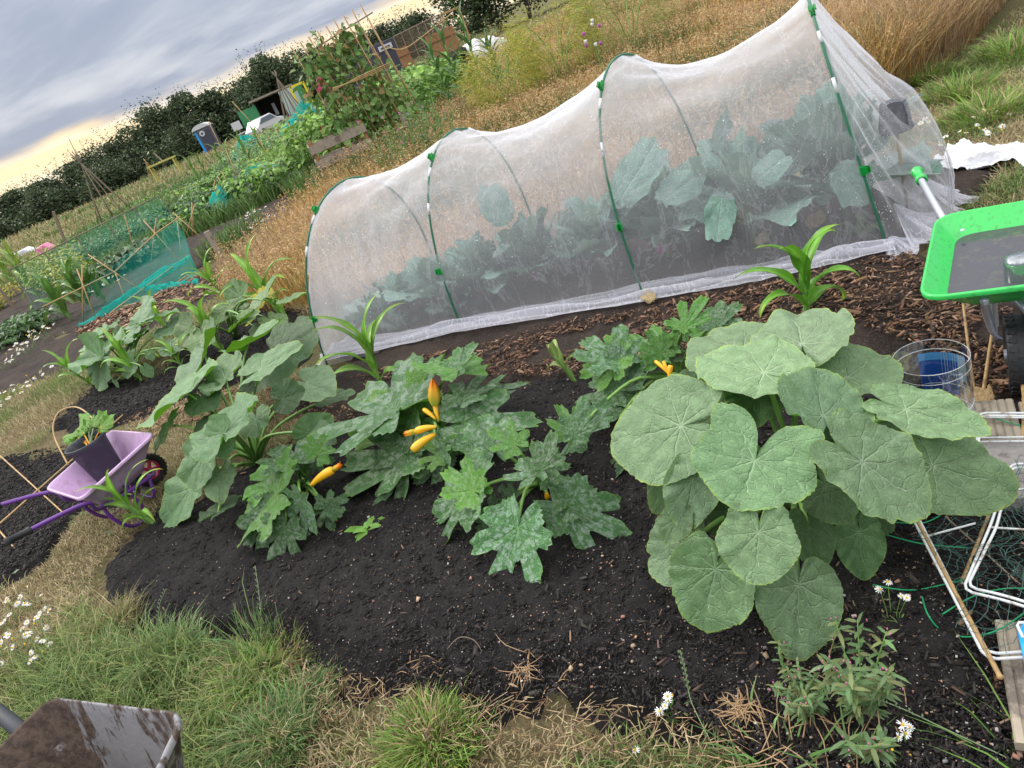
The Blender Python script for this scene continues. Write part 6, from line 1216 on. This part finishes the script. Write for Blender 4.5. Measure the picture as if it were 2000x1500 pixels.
# bean frame
bf = thing('bean_trellis', 'tall A shaped bamboo bean frame with climbing runner beans above the leafy row', 'bean trellis', (-.4, 15, 0))
R0, R1 = V(578, 118, 14.8), V(728, 24, 14.8); b = MB(); b.tube([R0, (R0 + R1) / 2, R1], .013, 6); b.build('ridge_cane', M['canegrey'], bf, True)
vp = []; vd = []
for i in range(9):
    t = (i + .3) / 9; p = R0 * (1 - t) + R1 * t
    for sg in (-1, 1):
        bs_ = np.array([p[0] + .25 + rng.normal(0, .06), p[1] + .55 * sg, 0]); top = p + nrm(p - bs_) * .22; b = MB(); b.tube([bs_, (bs_ + top) / 2 + rng.normal(0, .015, 3), top], .011, 5); b.build('cane', M['cane'], bf, True)
        m = 120 if i < 7 else 22; tt = rng.uniform(.02, .92 if i < 7 else .6, m) ** 1.15; q = bs_ + (top - bs_) * tt[:, None] + rng.normal(0, .12, (m, 3)); vp.append(q); vd.append(rdir(m, -.8, .3))
vp = np.concatenate(vp); vd = np.concatenate(vd); n = len(vp); s_ = rng.uniform(.07, .17, n); leaves('vine_leaves', vp, vd, rdir(n, .0, 1) + np.array([0, -.6, 0]), s_, s_ * .8, cols(n, [(.15, .27, .07), (.20, .33, .09), (.11, .21, .05), (.17, .29, .08), (.13, .24, .06), (.18, .30, .08), (.14, .26, .06), (.22, .32, .10), (.30, .20, .08)]), parent=bf, droop=.3)
b = MB()
for k, dz in enumerate((0, .05, .10)): b.tube([V(650, 178 - k * 3, 14.2), V(700, 150 + k * 3, 14.1), V(762, 122 + k * 4, 14.2)], .009, 5)
tag(b.build('cane_bundle', M['cane'], None, True), 'bundle of canes tied level across the front of the bean frame', 'cane bundle')
def teepee(B, H, n, r, label, lean=(0, 0), over=.25, mat='canegrey', rad=.015):
    B = np.asarray(B, float); T = B + (lean[0], lean[1], H); root = thing('cane_wigwam', label, 'cane wigwam', B)
    for i in range(n):
        a = 6.28 * i / n; b_ = B + (math.cos(a) * r, math.sin(a) * r, 0); tp = T + (T - b_) * over * rng.uniform(.3, 1.2) + rng.normal(0, .04, 3); b = MB(); b.tube([b_, (b_ + T) / 2 + rng.normal(0, .02, 3), T, tp], [rad, rad, rad * .8, rad * .6], 5); b.build('cane', M[mat], root, True)
    return root
teepee(V(232, 432, 27) * [1, 1, 0], 2.3, 9, .75, 'tall wigwam of dark canes standing before the hedge', over=.32, rad=.017)
teepee(V(590, 252, 38) * [1, 1, 0], 2.6, 9, .8, 'wigwam of bare sticks in front of the white car', over=.2, rad=.022)
teepee(V(305, 350, 50) * [1, 1, 0], 1.6, 5, .5, 'small pale wigwam beside the yellow trestle', over=.1, mat='cane', rad=.02)
gsc = 'single canes stuck in the plots'
for p0, p1, Y_ in [((435, 300), (407, 237), 32), ((505, 235), (453, 198), 40), ((480, 385), (440, 290), 20), ((545, 345), (500, 262), 22), ((575, 330), (537, 250), 21), ((600, 310), (562, 240), 20), ((470, 420), (433, 335), 19), ((412, 405), (420, 352), 20), ((425, 345), (470, 420), 18), ((520, 350), (475, 285), 23), ((247, 478), (243, 420), 15), ((375, 395), (368, 450), 15)]:
    a = V(*p0, Y_); b_ = V(*p1, Y_); lo_, hi_ = (a, b_) if a[2] < b_[2] else (b_, a); lo_[2] = min(lo_[2], 0); b = MB(); b.tube([lo_, (lo_ + hi_) / 2, hi_], .007 + Y_ * .00035, 5); tag(b.build('bamboo_cane', M['cane'], None, True), 'single thin cane stuck upright in the far plots', 'cane', gsc)
# low teal netting on canes
tn = thing('netting_cage', 'low tent of teal netting over canes across the near vegetable bed', 'netting cage', G(172, 628))
Rf0 = V(82, 600, 10.4); Rf1 = V(347, 425, 12.6); Fb0 = G(148, 642); Fb1 = G(392, 545)
def netsheet(a0, a1, b0, b1, mat, nu=40, nv=12, sag=.08, seed=5, name='net_panel', parent=None):
    U, V_ = np.meshgrid(np.linspace(0, 1, nu), np.linspace(0, 1, nv), indexing='ij'); a = a0 + (a1 - a0) * U[..., None]; b_ = b0 + (b1 - b0) * U[..., None]; P_ = a * (1 - V_[..., None]) + b_ * V_[..., None]; P_[..., 2] -= sag * np.sin(V_ * math.pi); P_[..., 1] += (vnoise(U * 14, V_ * 3, seed) - .5) * .12; P_[..., 2] = np.maximum(P_[..., 2] + (vnoise(U * 20, V_ * 4, seed + 1) - .5) * .05, .01)
    idx = np.arange(nu * nv).reshape(nu, nv); return npmesh(name, P_.reshape(-1, 3), np.stack([idx[:-1, :-1], idx[1:, :-1], idx[1:, 1:], idx[:-1, 1:]], -1).reshape(-1, 4), M[mat], parent or tn, smooth=True)
Xn0 = V(160, 562, 10.6); netsheet(Xn0, V(345, 427, 12.6), Fb0, Fb1, 'teal', sag=.05)
ridge = [V(82, 600, 10.4), Xn0, V(225, 530, 11.2), V(305, 455, 12), V(352, 423, 12.7)]
b = MB(); b.tube(ridge, .010, 6); b.build('ridge_cane', M['cane'], tn, True)
for (p, q, Y0) in [((150, 525), (186, 622), 10.5), ((160, 518), (162, 632), 10.7), ((172, 497), (285, 575), 11.2), ((225, 532), (262, 610), 11.3), ((280, 430), (360, 520), 12.2), ((305, 425), (295, 510), 12.4), ((345, 425), (355, 500), 12.8), ((380, 400), (365, 455), 13.6), ((338, 415), (400, 470), 13.2)]:
    a = V(*p, Y0); c_ = V(*q, Y0 - .25); c_[2] = max(0, min(c_[2], .3)); b = MB(); b.tube([c_, (a + c_) / 2, a], .009, 5); b.build('cane', M['cane'], tn, True)
for i, (p, q) in enumerate([((160, 636), (330, 520)), ((200, 605), (372, 500)), ((285, 560), (388, 548))]): hemw = G(*p, .05); b0 = G(*q, .06); netsheet(hemw, b0, hemw + (.05, -.22, -.03), b0 + (.05, -.22, -.03), 'tealthick', 40, 8, -.05, 15 + i, 'bunched_hem')
b = MB(); b.tube([G(180, 640, .03), G(230, 600, .06), G(368, 498, .08)], .010, 5); b.build('ground_cane', M['cane'], tn, True); b = MB(); b.tube([G(230, 600, .03), G(300, 585, .05), G(368, 536, .06)], .009, 5); b.build('ground_cane', M['cane'], tn, True)
tb = thing('netting_screen', 'long low screen of thin teal netting standing behind the crops', 'netting screen', G(30, 560)); T0 = V(18, 527, 14.2); T1 = V(312, 381, 17.2)
netsheet(T0, T1, T0 * [1, 1, 0] + (0, -.1, .02), T1 * [1, 1, 0] + (0, -.1, .02), 'teal', 50, 10, 0, 25, 'net_panel', tb); b = MB(); b.tube([T0, (T0 + T1) / 2, T1], .011, 5); b.build('top_rail', M['canegrey'], tb, True)
for k in range(6): p = T0 + (T1 - T0) * k / 5; b = MB(); b.tube([p * [1, 1, 0], p], .012, 5); b.build('upright', M['canegrey'], tb)
for i, (px, r_, hz, lab) in enumerate([((455, 415), .5, .5, 'crumpled teal netting over the plants beside the single canes'), ((520, 370), .65, .55, 'teal netting heap with blue tint left of the pallet crates'), ((488, 292), .8, .9, 'teal net bundle among the tangled crops, nearer of the far ones'), ((580, 240), 1.0, .9, 'teal netting tent in front of the shed'), ((598, 218), .9, 1.1, 'small peaked teal net tip above the bean plants'), ((480, 310), .5, .5, 'low teal net patch below the net bundle')]):
    C = G(*px); C = C if C[1] < 32 else C * (32 / C[1]) * [1, 1, 0]; n = 26; A_g, K_g = np.meshgrid(np.linspace(0, 2 * math.pi, n), np.linspace(0, 1, 9), indexing='ij'); rr = r_ * np.sin(K_g * math.pi / 2) * (1 + .5 * (vnoise(A_g * 2, K_g * 3, 30 + i) - .5)); z = hz * (1 - K_g ** 1.6) * (1 + .5 * (vnoise(A_g * 2 + 9, K_g * 4, 31 + i) - .5))
    P_ = np.stack([C[0] + np.cos(A_g) * rr, C[1] + np.sin(A_g) * rr, z], -1); idx = np.arange(n * 9).reshape(n, 9); tag(npmesh('garden_netting', P_.reshape(-1, 3), np.stack([idx[:-1, :-1], idx[1:, :-1], idx[1:, 1:], idx[:-1, 1:]], -1).reshape(-1, 4), M['tealthick'], smooth=True), lab, 'netting')
# thistles and fern bush
M['thistle'] = plain('thistle_purple', (.45, .10, .42), .7, .2, 60)
for i, (px, nst) in enumerate([((770, 300), 6), ((795, 290), 8), ((822, 292), 8), ((848, 278), 8), ((740, 290), 5), ((860, 262), 6)]):
    C = G(*px); C = C * (10.5 / C[1]) * [1, 1, 0] if C[1] > 11 else C; root = thing('thistle_plant', 'spiny grey green thistle with purple heads behind the left half of the tunnel', 'thistle', C, 'thistles behind the tunnel'); b = MB(); bb = MB(); gl = MB(); P = []; D = []
    for k in range(nst):
        a = rng.uniform(0, 6.28); T = C + (math.cos(a) * .28, math.sin(a) * .28, rng.uniform(.55, 1.0)); b.tube([C, (C + T) / 2 + rng.normal(0, .02, 3), T], [.008, .006, .004], 5)
        for s_ in range(14): t = rng.uniform(.1, .95); P.append(C + (T - C) * t); D.append(rdir(1, -.1, .9)[0])
        for hd_ in range(1): q = T + rng.normal(0, .05, 3); gl.lathe(q, [(0, 0), (.014, .006), (.016, .018), (.010, .028)], 8); (bb.lathe(q + (0, 0, .026), [(.008, 0), (.016, .018), (.002, .022)], 8) if rng.random() < .35 else None)
    b.build('stem', M['stalk'], root); P = np.array(P); D = np.array(D); n = len(P); leaves('foliage', P, D, rdir(n, 0, 1), rng.uniform(.06, .14, n), .022, cols(n, [(.20, .27, .14), (.15, .22, .10)]), parent=root); gl.build('seed_head', M['stalk'], root, True)['kind'] = 'stuff'
    if bb.v: bb.build('flower', M['thistle'], root, True)['kind'] = 'stuff'
def thistletop(px, Y_, lab):
    C = V(*px, Y_); B = C * [1, 1, 0]; root = thing('thistle_plant', lab, 'thistle', B); b = MB(); b.tube([B, C], .006, 5); b.build('stem', M['stalk'], root)
    for q in range(4): c_ = C + rng.normal(0, .06, 3); b = MB(); b.lathe(c_, [(0, 0), (.02, .01), (.02, .03), (.025, .05), (0, .055)], 8); b.build('flower', M['thistle'] if q % 2 else M['petal'], root, True)
thistletop((1158, 60), 11, 'tall thistle with white fluff and purple heads in the golden meadow'); thistletop((1160, 85), 10.5, 'lower purple thistle head in the golden meadow')
for i, (X_, Y_, r_, h_, lab) in enumerate([(1.9, 12.6, .75, 1.15, 'left yellow green ferny asparagus bush at the top of the meadow'), (2.9, 12.8, .9, 1.35, 'middle arching yellow green asparagus bush with a hollow centre'), (4.1, 12.6, .9, 1.3, 'right hand soft green asparagus bush in the meadow')]):
    C = np.array([X_, Y_, 0]); root = thing('asparagus_bush', lab, 'bush', C); n = 5200; a = rng.uniform(0, 6.28, n); u = rng.uniform(0, 1, n); P = C + np.stack([np.cos(a) * r_ * np.sin(u * 2.4) * rng.uniform(.5, 1, n), np.sin(a) * r_ * np.sin(u * 2.4) * rng.uniform(.5, 1, n), h_ * u * rng.uniform(.8, 1.1, n)], 1)
    D = np.stack([np.cos(a) * .8, np.sin(a) * .8, .6 - 1.2 * (1 - u)], 1) + rng.normal(0, .35, (n, 3)); leaves('fern_foliage', P, D, rdir(n), rng.uniform(.05, .16, n), .010, cols(n, [(.42, .42, .06), (.34, .38, .07), (.50, .47, .10)] if i < 2 else [(.30, .33, .10), (.38, .38, .12)]), parent=root, mat='blade', droop=.4)
    b = MB(); [b.tube([C, C + (math.cos(k) * r_ * .3, math.sin(k) * r_ * .3, h_ * .6), C + (math.cos(k) * r_ * .8, math.sin(k) * r_ * .8, h_ * .9)], [.01, .008, .004], 5, smooth=3) for k in range(7)]; b.build('stem', M['stalk'], root)
for i, (px, Y_, lab) in enumerate([((940, 95), 17, 'small cabbage in the gap left of the ferny bushes'), ((905, 125), 17, 'low leafy weed right of the tall maize')]): q = V(*px, Y_); crop(q[0], Y_, lab, 'leafy_crop', .35, .35, 120, 770 + i, None, GR, .14, .7)
# far things
def fbox(c, size, mat, name, parent, rz=0, bevel=0): b = MB(); b.box(c, size, rz); return b.build(name, M[mat], parent, bevel=bevel)
M['shedgreen'] = plain('green_shed_paint', (.05, .24, .10), .7, .12, 2); M['shedwhite'] = plain('white_panel', (.55, .56, .58), .6, .08, 3); M['dark'] = plain('dark_inside', (.018, .017, .017), .9, .2, 3); M['navy'] = plain('dark_grey_container', (.05, .052, .075), .6, .12, 3); M['slate'] = plain('grey_plastic', (.09, .09, .11), .5, .1, 3); M['paleg'] = plain('pale_greenish_panel', (.36, .46, .44), .5, .1, 3); M['yellow'] = plain('yellow_paint', (.75, .62, .03), .5, .1, 8); M['oldyellow'] = plain('faded_yellow_paint', (.50, .46, .12), .7, .2, 8); M['carwhite'] = plain('white_car_paint', (.62, .63, .66), .25, .03, 3, coat=.5); M['carglass'] = plain('car_glass', (.16, .19, .24), .1, .05, 3, spec=.8)
s0 = V(480, 252, 62) * [1, 1, 0]; sh_ = thing('garden_shed', 'open fronted dark shed with a green end panel under the hedge', 'shed', s0); x0, y0 = s0[0], s0[1]
fbox((x0 + .75, y0 - .03, 1.05), (1.5, .08, 2.1), 'shedgreen', 'green_panel', sh_); fbox((x0 + 2.9, y0 + 2, 1.15), (2.8, .1, 2.3), 'dark', 'back_wall', sh_); fbox((x0 + 4.35, y0 + 1, 1.15), (.1, 2, 2.3), 'dark', 'side_wall', sh_); fbox((x0 + 1.5, y0 + 1, 1.15), (.1, 2, 2.3), 'dark', 'side_wall', sh_)
fbox((x0 + 2.9, y0 + .9, 2.42), (3.4, 2.6, .14), 'wood', 'roof', sh_); fbox((x0 + 4.6, y0 - .05, 1.3), (.5, .06, 1.1), 'shedwhite', 'white_panel', sh_); fbox((x0 + 2.6, y0 + 1.5, 1.3), (.25, .06, .9), 'shedwhite', 'hanging_paper', sh_); fbox((x0 + 5.0, y0, 1.1), (.9, .06, 2.2), 'shedgreen', 'green_panel', sh_)
cx0 = V(515, 240, 56) * [1, 1, 0]; car = thing('parked_car', 'white car parked in front of the open shed', 'car', cx0); pr_ = [(-1.7, .35), (-1.75, .75), (-1.45, .95), (-.9, 1.42), (.35, 1.48), (.95, 1.02), (1.7, .85), (1.8, .4)]
b = MB(); n = len(pr_); v = [cx0 + (a, s_, z) for s_ in (-.8, .8) for a, z in pr_]; b.add(v, [tuple(range(n - 1, -1, -1)), tuple(range(n, 2 * n))] + [(k, (k + 1) % n, n + (k + 1) % n, n + k) for k in range(n)]); b.build('body', M['carwhite'], car, bevel=.06)
wn = [(-1.3, .98), (-.88, 1.34), (.3, 1.38), (.78, 1.02)]; b = MB(); b.add([cx0 + (a, -.81, z) for a, z in wn] + [cx0 + (a, -.83, z) for a, z in wn], [(4, 5, 6, 7), (3, 2, 1, 0), (0, 1, 5, 4), (1, 2, 6, 5), (2, 3, 7, 6), (3, 0, 4, 7)]); b.build('side_window', M['carglass'], car)
b = MB(); b.add([cx0 + (.40, -.7, 1.45), cx0 + (.40, .7, 1.45), cx0 + (.98, .75, 1.05), cx0 + (.98, -.75, 1.05)], [(0, 1, 2, 3), (3, 2, 1, 0)]); [v_ for v_ in b.v]; b.v = [(x + .03, y, z + .03) for x, y, z in b.v]; b.f = b.f[:1]; b.build('windscreen', M['carglass'], car)
for a in (-1.15, 1.15):
    b = MB(); b.lathe(cx0 + (a, -.86, .32), [(0, 0), (.2, 0), (.32, .02), (.32, .2)], 20, (0, 1, 0)); b.build('wheel', M['black'], car, True)
car.rotation_euler.z = .95; car.scale = (.85, .85, .85)
lo_ = V(417, 290, 60) * [1, 1, 0]; tl = thing('portable_toilet', 'grey portable toilet cabin with blue side and white domed roof', 'portable toilet', lo_)
fbox(lo_ + (.1, 0, 1.05), (1.1, 1.2, 2.1), 'slate', 'cabin', tl, bevel=.05); fbox(lo_ + (-.5, 0, 1.0), (.16, 1.15, 1.95), 'bluepl', 'blue_side', tl); fbox(lo_ + (.12, -.62, 1.0), (.8, .05, 1.8), 'navy', 'door', tl)
b = MB(); nn2 = 10; ar = [(math.cos(math.pi * k / nn2) * -.66, math.sin(math.pi * k / nn2) * .32 + 2.1) for k in range(nn2 + 1)]; m = len(ar); b.add([lo_ + (a, s_, z) for s_ in (-.65, .65) for a, z in ar], [tuple(range(m - 1, -1, -1)), tuple(range(m, 2 * m))] + [(k, (k + 1) % m, m + (k + 1) % m, m + k) for k in range(m)]); b.build('roof', M['shedwhite'], tl)
b = MB(); b.lathe(lo_ + (-.05, -.67, 1.75), [(0, 0), (.2, 0), (.2, .03)], 20, (0, 1, 0)); b.build('round_sign', M['shedwhite'], tl)
b = MB(); b.lathe(lo_ + (-.05, -.69, 1.75), [(0, 0), (.09, 0), (.09, .02)], 14, (0, 1, 0)); b.build('emblem', M['slate'], tl)
q = V(462, 246, 60); b = MB(); b.box(q, (.7, .05, .6)); sg = thing('notice_board', 'small blank white notice on a stand left of the green shed', 'notice board', q * [1, 1, 0]); b.build('board', M['shedwhite'], sg); b = MB(); b.tube([q * [1, 1, 0] + (0, .05, 0), q + (0, .05, 0)], .04, 6); b.build('post', M['canegrey'], sg); fbox(q + (.25, 0, -.6), (1.2, .3, .08), 'shedwhite', 'shelf', sg)
q = V(572, 200, 58); fbox((q[0], q[1], 1.3), (1.3, .08, 1.9), 'paleg', 'pale_door', None); o = [o for o in COL.objects if o.name.startswith('pale_door')][-1]; tag(o, 'pale grey green panel leaning beside the yellow frame', 'panel')
q = V(590, 188, 57); yf = thing('yellow_frame', 'bright yellow rectangular frame right of the pale panel', 'frame', q * [1, 1, 0]); [fbox(np.array([q[0] + dx_, q[1], z]), sz, 'yellow', 'bar', yf) for dx_, z, sz in ((-.5, 1.5, (.14, .1, 1.5)), (.5, 1.5, (.14, .1, 1.5)), (0, 2.2, (1.0, .1, .14)), (0, .85, (1.0, .1, .14)))]
q = V(316, 318, 44); yt = thing('trestle', 'faded yellow trestle bench in the grass before the hedge', 'trestle', q * [1, 1, 0]); fbox(q + (0, 0, .05), (1.6, .5, .08), 'oldyellow', 'top', yt); [fbox(np.array([q[0] + a, q[1] + s_, q[2] / 2]), (.07, .07, q[2]), 'oldyellow', 'leg', yt) for a in (-.7, .7) for s_ in (-.2, .2)]
b = MB(); b.tube([q + (.1, 0, 0), q + (-.1, 0, .6)], .04, 5); b.build('upright', M['wood'], yt)
q = G(108, 508, 0); pc = thing('toy_vehicle', 'pink and grey child\'s ride on toy beyond the teal screen', 'toy', q); b = MB(); ar = [(-.35, 0), (-.38, .35), (-.2, .55), (.05, .58), (.2, .4), (.2, .3), (-.05, .3), (-.1, 0)]; m = len(ar); b.add([q + (a, s_, z) for s_ in (-.2, .2) for a, z in ar], [tuple(range(m - 1, -1, -1)), tuple(range(m, 2 * m))] + [(k, (k + 1) % m, m + (k + 1) % m, m + k) for k in range(m)]); M['palepink'] = plain('pale_pink_plastic', (.72, .22, .38), .4, .1, 5); b.build('body', M['palepink'], pc, bevel=.03)
fbox(q + (.22, 0, .22), (.5, .36, .12), 'slate', 'seat', pc, bevel=.02); b = MB(); b.lathe(q + (-.2, -.25, .12), [(0, 0), (.12, 0), (.12, .06), (0, .06)], 16, (0, 1, 0)); b.lathe(q + (.3, -.25, .12), [(0, 0), (.12, 0), (.12, .06), (0, .06)], 16, (0, 1, 0)); b.build('wheels', M['palepink'], pc)
q = V(632, 165, 30); pk = thing('bird_house', 'pink plastic box with a gabled top seen through the beans', 'box', q * [1, 1, 0]); b = MB(); ar = [(-.3, -.3), (-.3, .1), (0, .35), (.3, .1), (.3, -.3)]; m = 5; b.add([q + (a, s_, z) for s_ in (-.25, .25) for a, z in ar], [tuple(range(m - 1, -1, -1)), tuple(range(m, 2 * m))] + [(k, (k + 1) % m, m + (k + 1) % m, m + k) for k in range(m)]); b.build('shell', M['pink'], pk, bevel=.02); fbox(q - (0, 0, q[2] / 2 + .1), (.1, .1, q[2] - .3), 'wood', 'post', pk)
q = G(60, 505, 0); b = MB(); ar = [(-.6, 0), (-.5, .4), (.1, .45), (.7, 0)]; b.add([q + (a, s_, z) for s_ in (-.3, .3) for a, z in ar], [(3, 2, 1, 0), (4, 5, 6, 7), (0, 1, 5, 4), (1, 2, 6, 5), (2, 3, 7, 6), (3, 0, 4, 7)]); tag(b.build('garden_fleece', M['fleece'], bevel=.05), 'white fleece cover beyond the maize at the left edge', 'fleece')
# container, gate posts, mesh fence, white fleece tunnel at the upper middle
q0 = V(668, 128, 42); q1 = V(762, 88, 42); w_ = q1[0] - q0[0]; ct = thing('storage_container', 'long dark grey metal container behind the bean frame', 'container', np.array([(q0[0] + q1[0]) / 2, 43, 0])); fbox(np.array([(q0[0] + q1[0]) / 2, 43, 1.15]), (w_ + .6, 2, 2.3), 'navy', 'shell', ct, bevel=.03); p = V(743, 79, 41.9); fbox(np.array([p[0] + .1, 41.95, 2.0]), (.75, .04, .26), 'shedwhite', 'white_plate', ct); fbox(np.array([p[0] + .1, 41.92, 2.0]), (.5, .03, .07), 'navy', 'plate_marking', ct)
fn = thing('mesh_fence', 'wire mesh fence with pale posts running right from the container', 'fence', V(770, 90, 40) * [1, 1, 0]); fa = V(768, 72, 40); fb_ = V(858, 28, 40)
for k in range(7): p = fa + (fb_ - fa) * k / 6; fbox(np.array([p[0], p[1], p[2] / 2]), (.05, .05, p[2]), 'canegrey', 'post', fn)
b = MB(); b.tube([fa, fb_], .03, 5); b.tube([fa - (0, 0, 1.0), fb_ - (0, 0, 1.0)], .02, 5); b.build('rail', M['canegrey'], fn)
b = MB()
for k in range(60): p = fa + (fb_ - fa) * k / 59; b.tube([p, p * [1, 1, 0]], .008, 4)
b.build('mesh_panel', M['canegrey'], fn)
for px, w2, h2, lab in (((854, 55), 1.5, 1.7, 'brown boarded gate panel beside the white fleece tunnel'), ((780, 85), .6, 1.7, 'narrow brown boarded post right of the container')): p = V(*px, 39); b = MB(); nb = max(3, int(w2 / .18)); [b.box((p[0] + (k + .5 - nb / 2) * w2 / nb, 39 + .004 * (k % 2), h2 / 2), (w2 / nb - .015, .05, h2 - .05 * (k % 2))) for k in range(nb)]; b.box((p[0], 38.95, h2 * .8), (w2, .04, .1)); b.box((p[0], 38.95, h2 * .3), (w2, .04, .1)); tag(b.build('gate_panel', M['brownwood']), lab, 'gate')
a = V(862, 28, 41); c_ = V(895, 14, 41); b = MB(); b.box(((a[0] + c_[0]) / 2, 41, c_[2]), (c_[0] - a[0] + .1, .1, .1)); b.box((c_[0], 41, c_[2] / 2), (.1, .1, c_[2])); b.box((a[0], 41, c_[2] / 2), (.1, .1, c_[2])); tag(b.build('timber_arch', M['cane']), 'bare square timber arch behind the white fleece tunnel', 'arch')
b = MB(); b.tube([V(755, 92, 24), V(790, 95, 24), V(840, 60, 24), V(880, 28, 24)], .022, 6, smooth=6); tag(b.build('rope', M['cane'], None, True), 'sagging pale rope strung in front of the mesh fence', 'rope')
tq0 = V(872, 62, 30) * [1, 1, 0]; tq1 = V(945, 40, 34) * [1, 1, 0]; L_ = tq1 - tq0; pn = nrm(np.cross(L_, (0, 0, 1))); U, A_g = np.meshgrid(np.linspace(0, 1, 50), np.linspace(0, math.pi, 18), indexing='ij'); rr = .95 + .35 * (vnoise(U * 9, A_g * 2, 95) - .5); P_ = tq0 + L_ * U[..., None] + pn * (np.cos(A_g) * rr * .8)[..., None]; P_[..., 2] = np.sin(A_g) * rr * .8 * (.75 + .5 * vnoise(U * 6, A_g * 0, 96)); idx = np.arange(50 * 18).reshape(50, 18)
tag(npmesh('fleece_tunnel', P_.reshape(-1, 3), np.stack([idx[:-1, :-1], idx[1:, :-1], idx[1:, 1:], idx[:-1, 1:]], -1).reshape(-1, 4), M['fleece'], smooth=True), 'long white fleece tunnel in the far plot at the top of the picture', 'fleece tunnel')
# ------------------------------------------------------------------ hedge trees
M['bark'] = plain('dark_bark', (.06, .05, .04), .9, .3, 6)
def tree(X_, Y_, H, r, seed, label, group, n=7000, lf=.30, pal=((.06, .092, .045), (.078, .115, .05), (.048, .075, .040), (.10, .13, .06)), sprigs=26):
    r_ = np.random.default_rng(seed); C = np.array([X_, Y_, 0.]); root = thing('hedge_tree', label, 'tree', C, group); b = MB(); b.tube([C - (0, 0, .2), C + (.1, 0, H * .3), C + (0, .1, H * .75)], [.18, .14, .05], 7)
    for k in range(7): a = k * .9 + r_.normal(0, .2); z = H * r_.uniform(.25, .6); b.tube([C + (0, 0, z), C + (math.cos(a) * r * .5, math.sin(a) * r * .5, z + H * .2), C + (math.cos(a) * r * .85, math.sin(a) * r * .8, z + H * .33)], [.08, .05, .02], 5)
    b.build('trunk', M['bark'], root)
    nc = 44; ca = r_.uniform(0, 6.28, nc); cz = r_.uniform(.12, .88, nc); cr = r * np.sqrt(r_.uniform(.1, 1, nc)) * np.sin(np.clip(cz + .15, 0, 1) * math.pi) ** .5; cc = C + np.stack([np.cos(ca) * cr, np.sin(ca) * cr, cz * H], 1); cs_ = r * r_.uniform(.25, .45, nc)
    k = r_.integers(0, nc, n); d = rdir(n, -1, 1); P = cc[k] + d * (cs_[k] * r_.uniform(.55, 1.05, n))[:, None] * (1, 1, .85); P[:, 2] = np.clip(P[:, 2], .1, H * 1.02); tintc = r_.uniform(.65, 1.4, nc)[k][:, None]
    # thin shoots standing out of the top
    sp_ = []; 
    for q in range(sprigs): a = r_.uniform(0, 6.28); rr = r * r_.uniform(0, .8); z = H * r_.uniform(.75, .95); t0 = C + (math.cos(a) * rr, math.sin(a) * rr, z); t = np.linspace(0, 1, 14)[:, None]; sp_.append(t0 + (np.array([r_.normal(0, .25), r_.normal(0, .2), 1]) * r_.uniform(.6, 1.5)) * t + r_.normal(0, .07, (14, 3)))
    sp_ = np.concatenate(sp_); P = np.concatenate([P, sp_]); m = len(P); c = cols(m, pal, .3); c[:n] *= tintc; lw = np.concatenate([r_.uniform(.5, 1.2, n) * lf, r_.uniform(.3, .6, len(sp_)) * lf])
    leaves('crown', P, rdir(m, -.4, 1), rdir(m), lw, lw * .55, c, parent=root, droop=.15); return root
hz = [(-45, 70, 3.6), (-41.5, 72, 3.4), (-38, 71, 3.3), (-34.5, 72, 3.5), (-31.5, 71, 3.3), (-28.5, 72, 3.7), (-25.5, 71, 4.2), (-22.6, 72, 4.6), (-19.8, 71, 5.6), (-17, 72, 5.3), (-14.2, 71, 4.7), (-11.5, 72, 4.6), (-9.0, 71, 5.5), (-6.2, 72, 4.9), (-3.6, 71, 4.7), (-.8, 72, 4.2), (1.8, 71, 3.9), (4.4, 72, 3.8)]
for i, (X_, Y_, H) in enumerate(hz): tree(X_, Y_, H, 3.1, 800 + i, 'dark leafy hedge tree in the long hedgerow on the skyline', 'hedge trees along the skyline')
for i, (X_, Y_, H) in enumerate([(-36, 66.5, 2.4), (-30, 67, 2.5), (-24, 66.5, 2.8), (-17.5, 67, 3.0), (-11, 67.5, 3.0), (-5, 67.5, 3.0)]): tree(X_, Y_, H, 2.6, 830 + i, 'low dark bush in front of the long hedgerow', 'low bushes before the hedgerow', n=4200)
for i, (X_, Y_, H, r) in enumerate([(8.6, 62, 8.5, 2.8), (12.5, 60, 9.5, 3.2), (16.5, 62, 9, 3.2), (20.5, 60, 8, 3.0)]): tree(X_, Y_, H, r, 850 + i, 'tall dark tree at the top edge of the picture above the gate', 'tall trees at the top edge', n=7500)
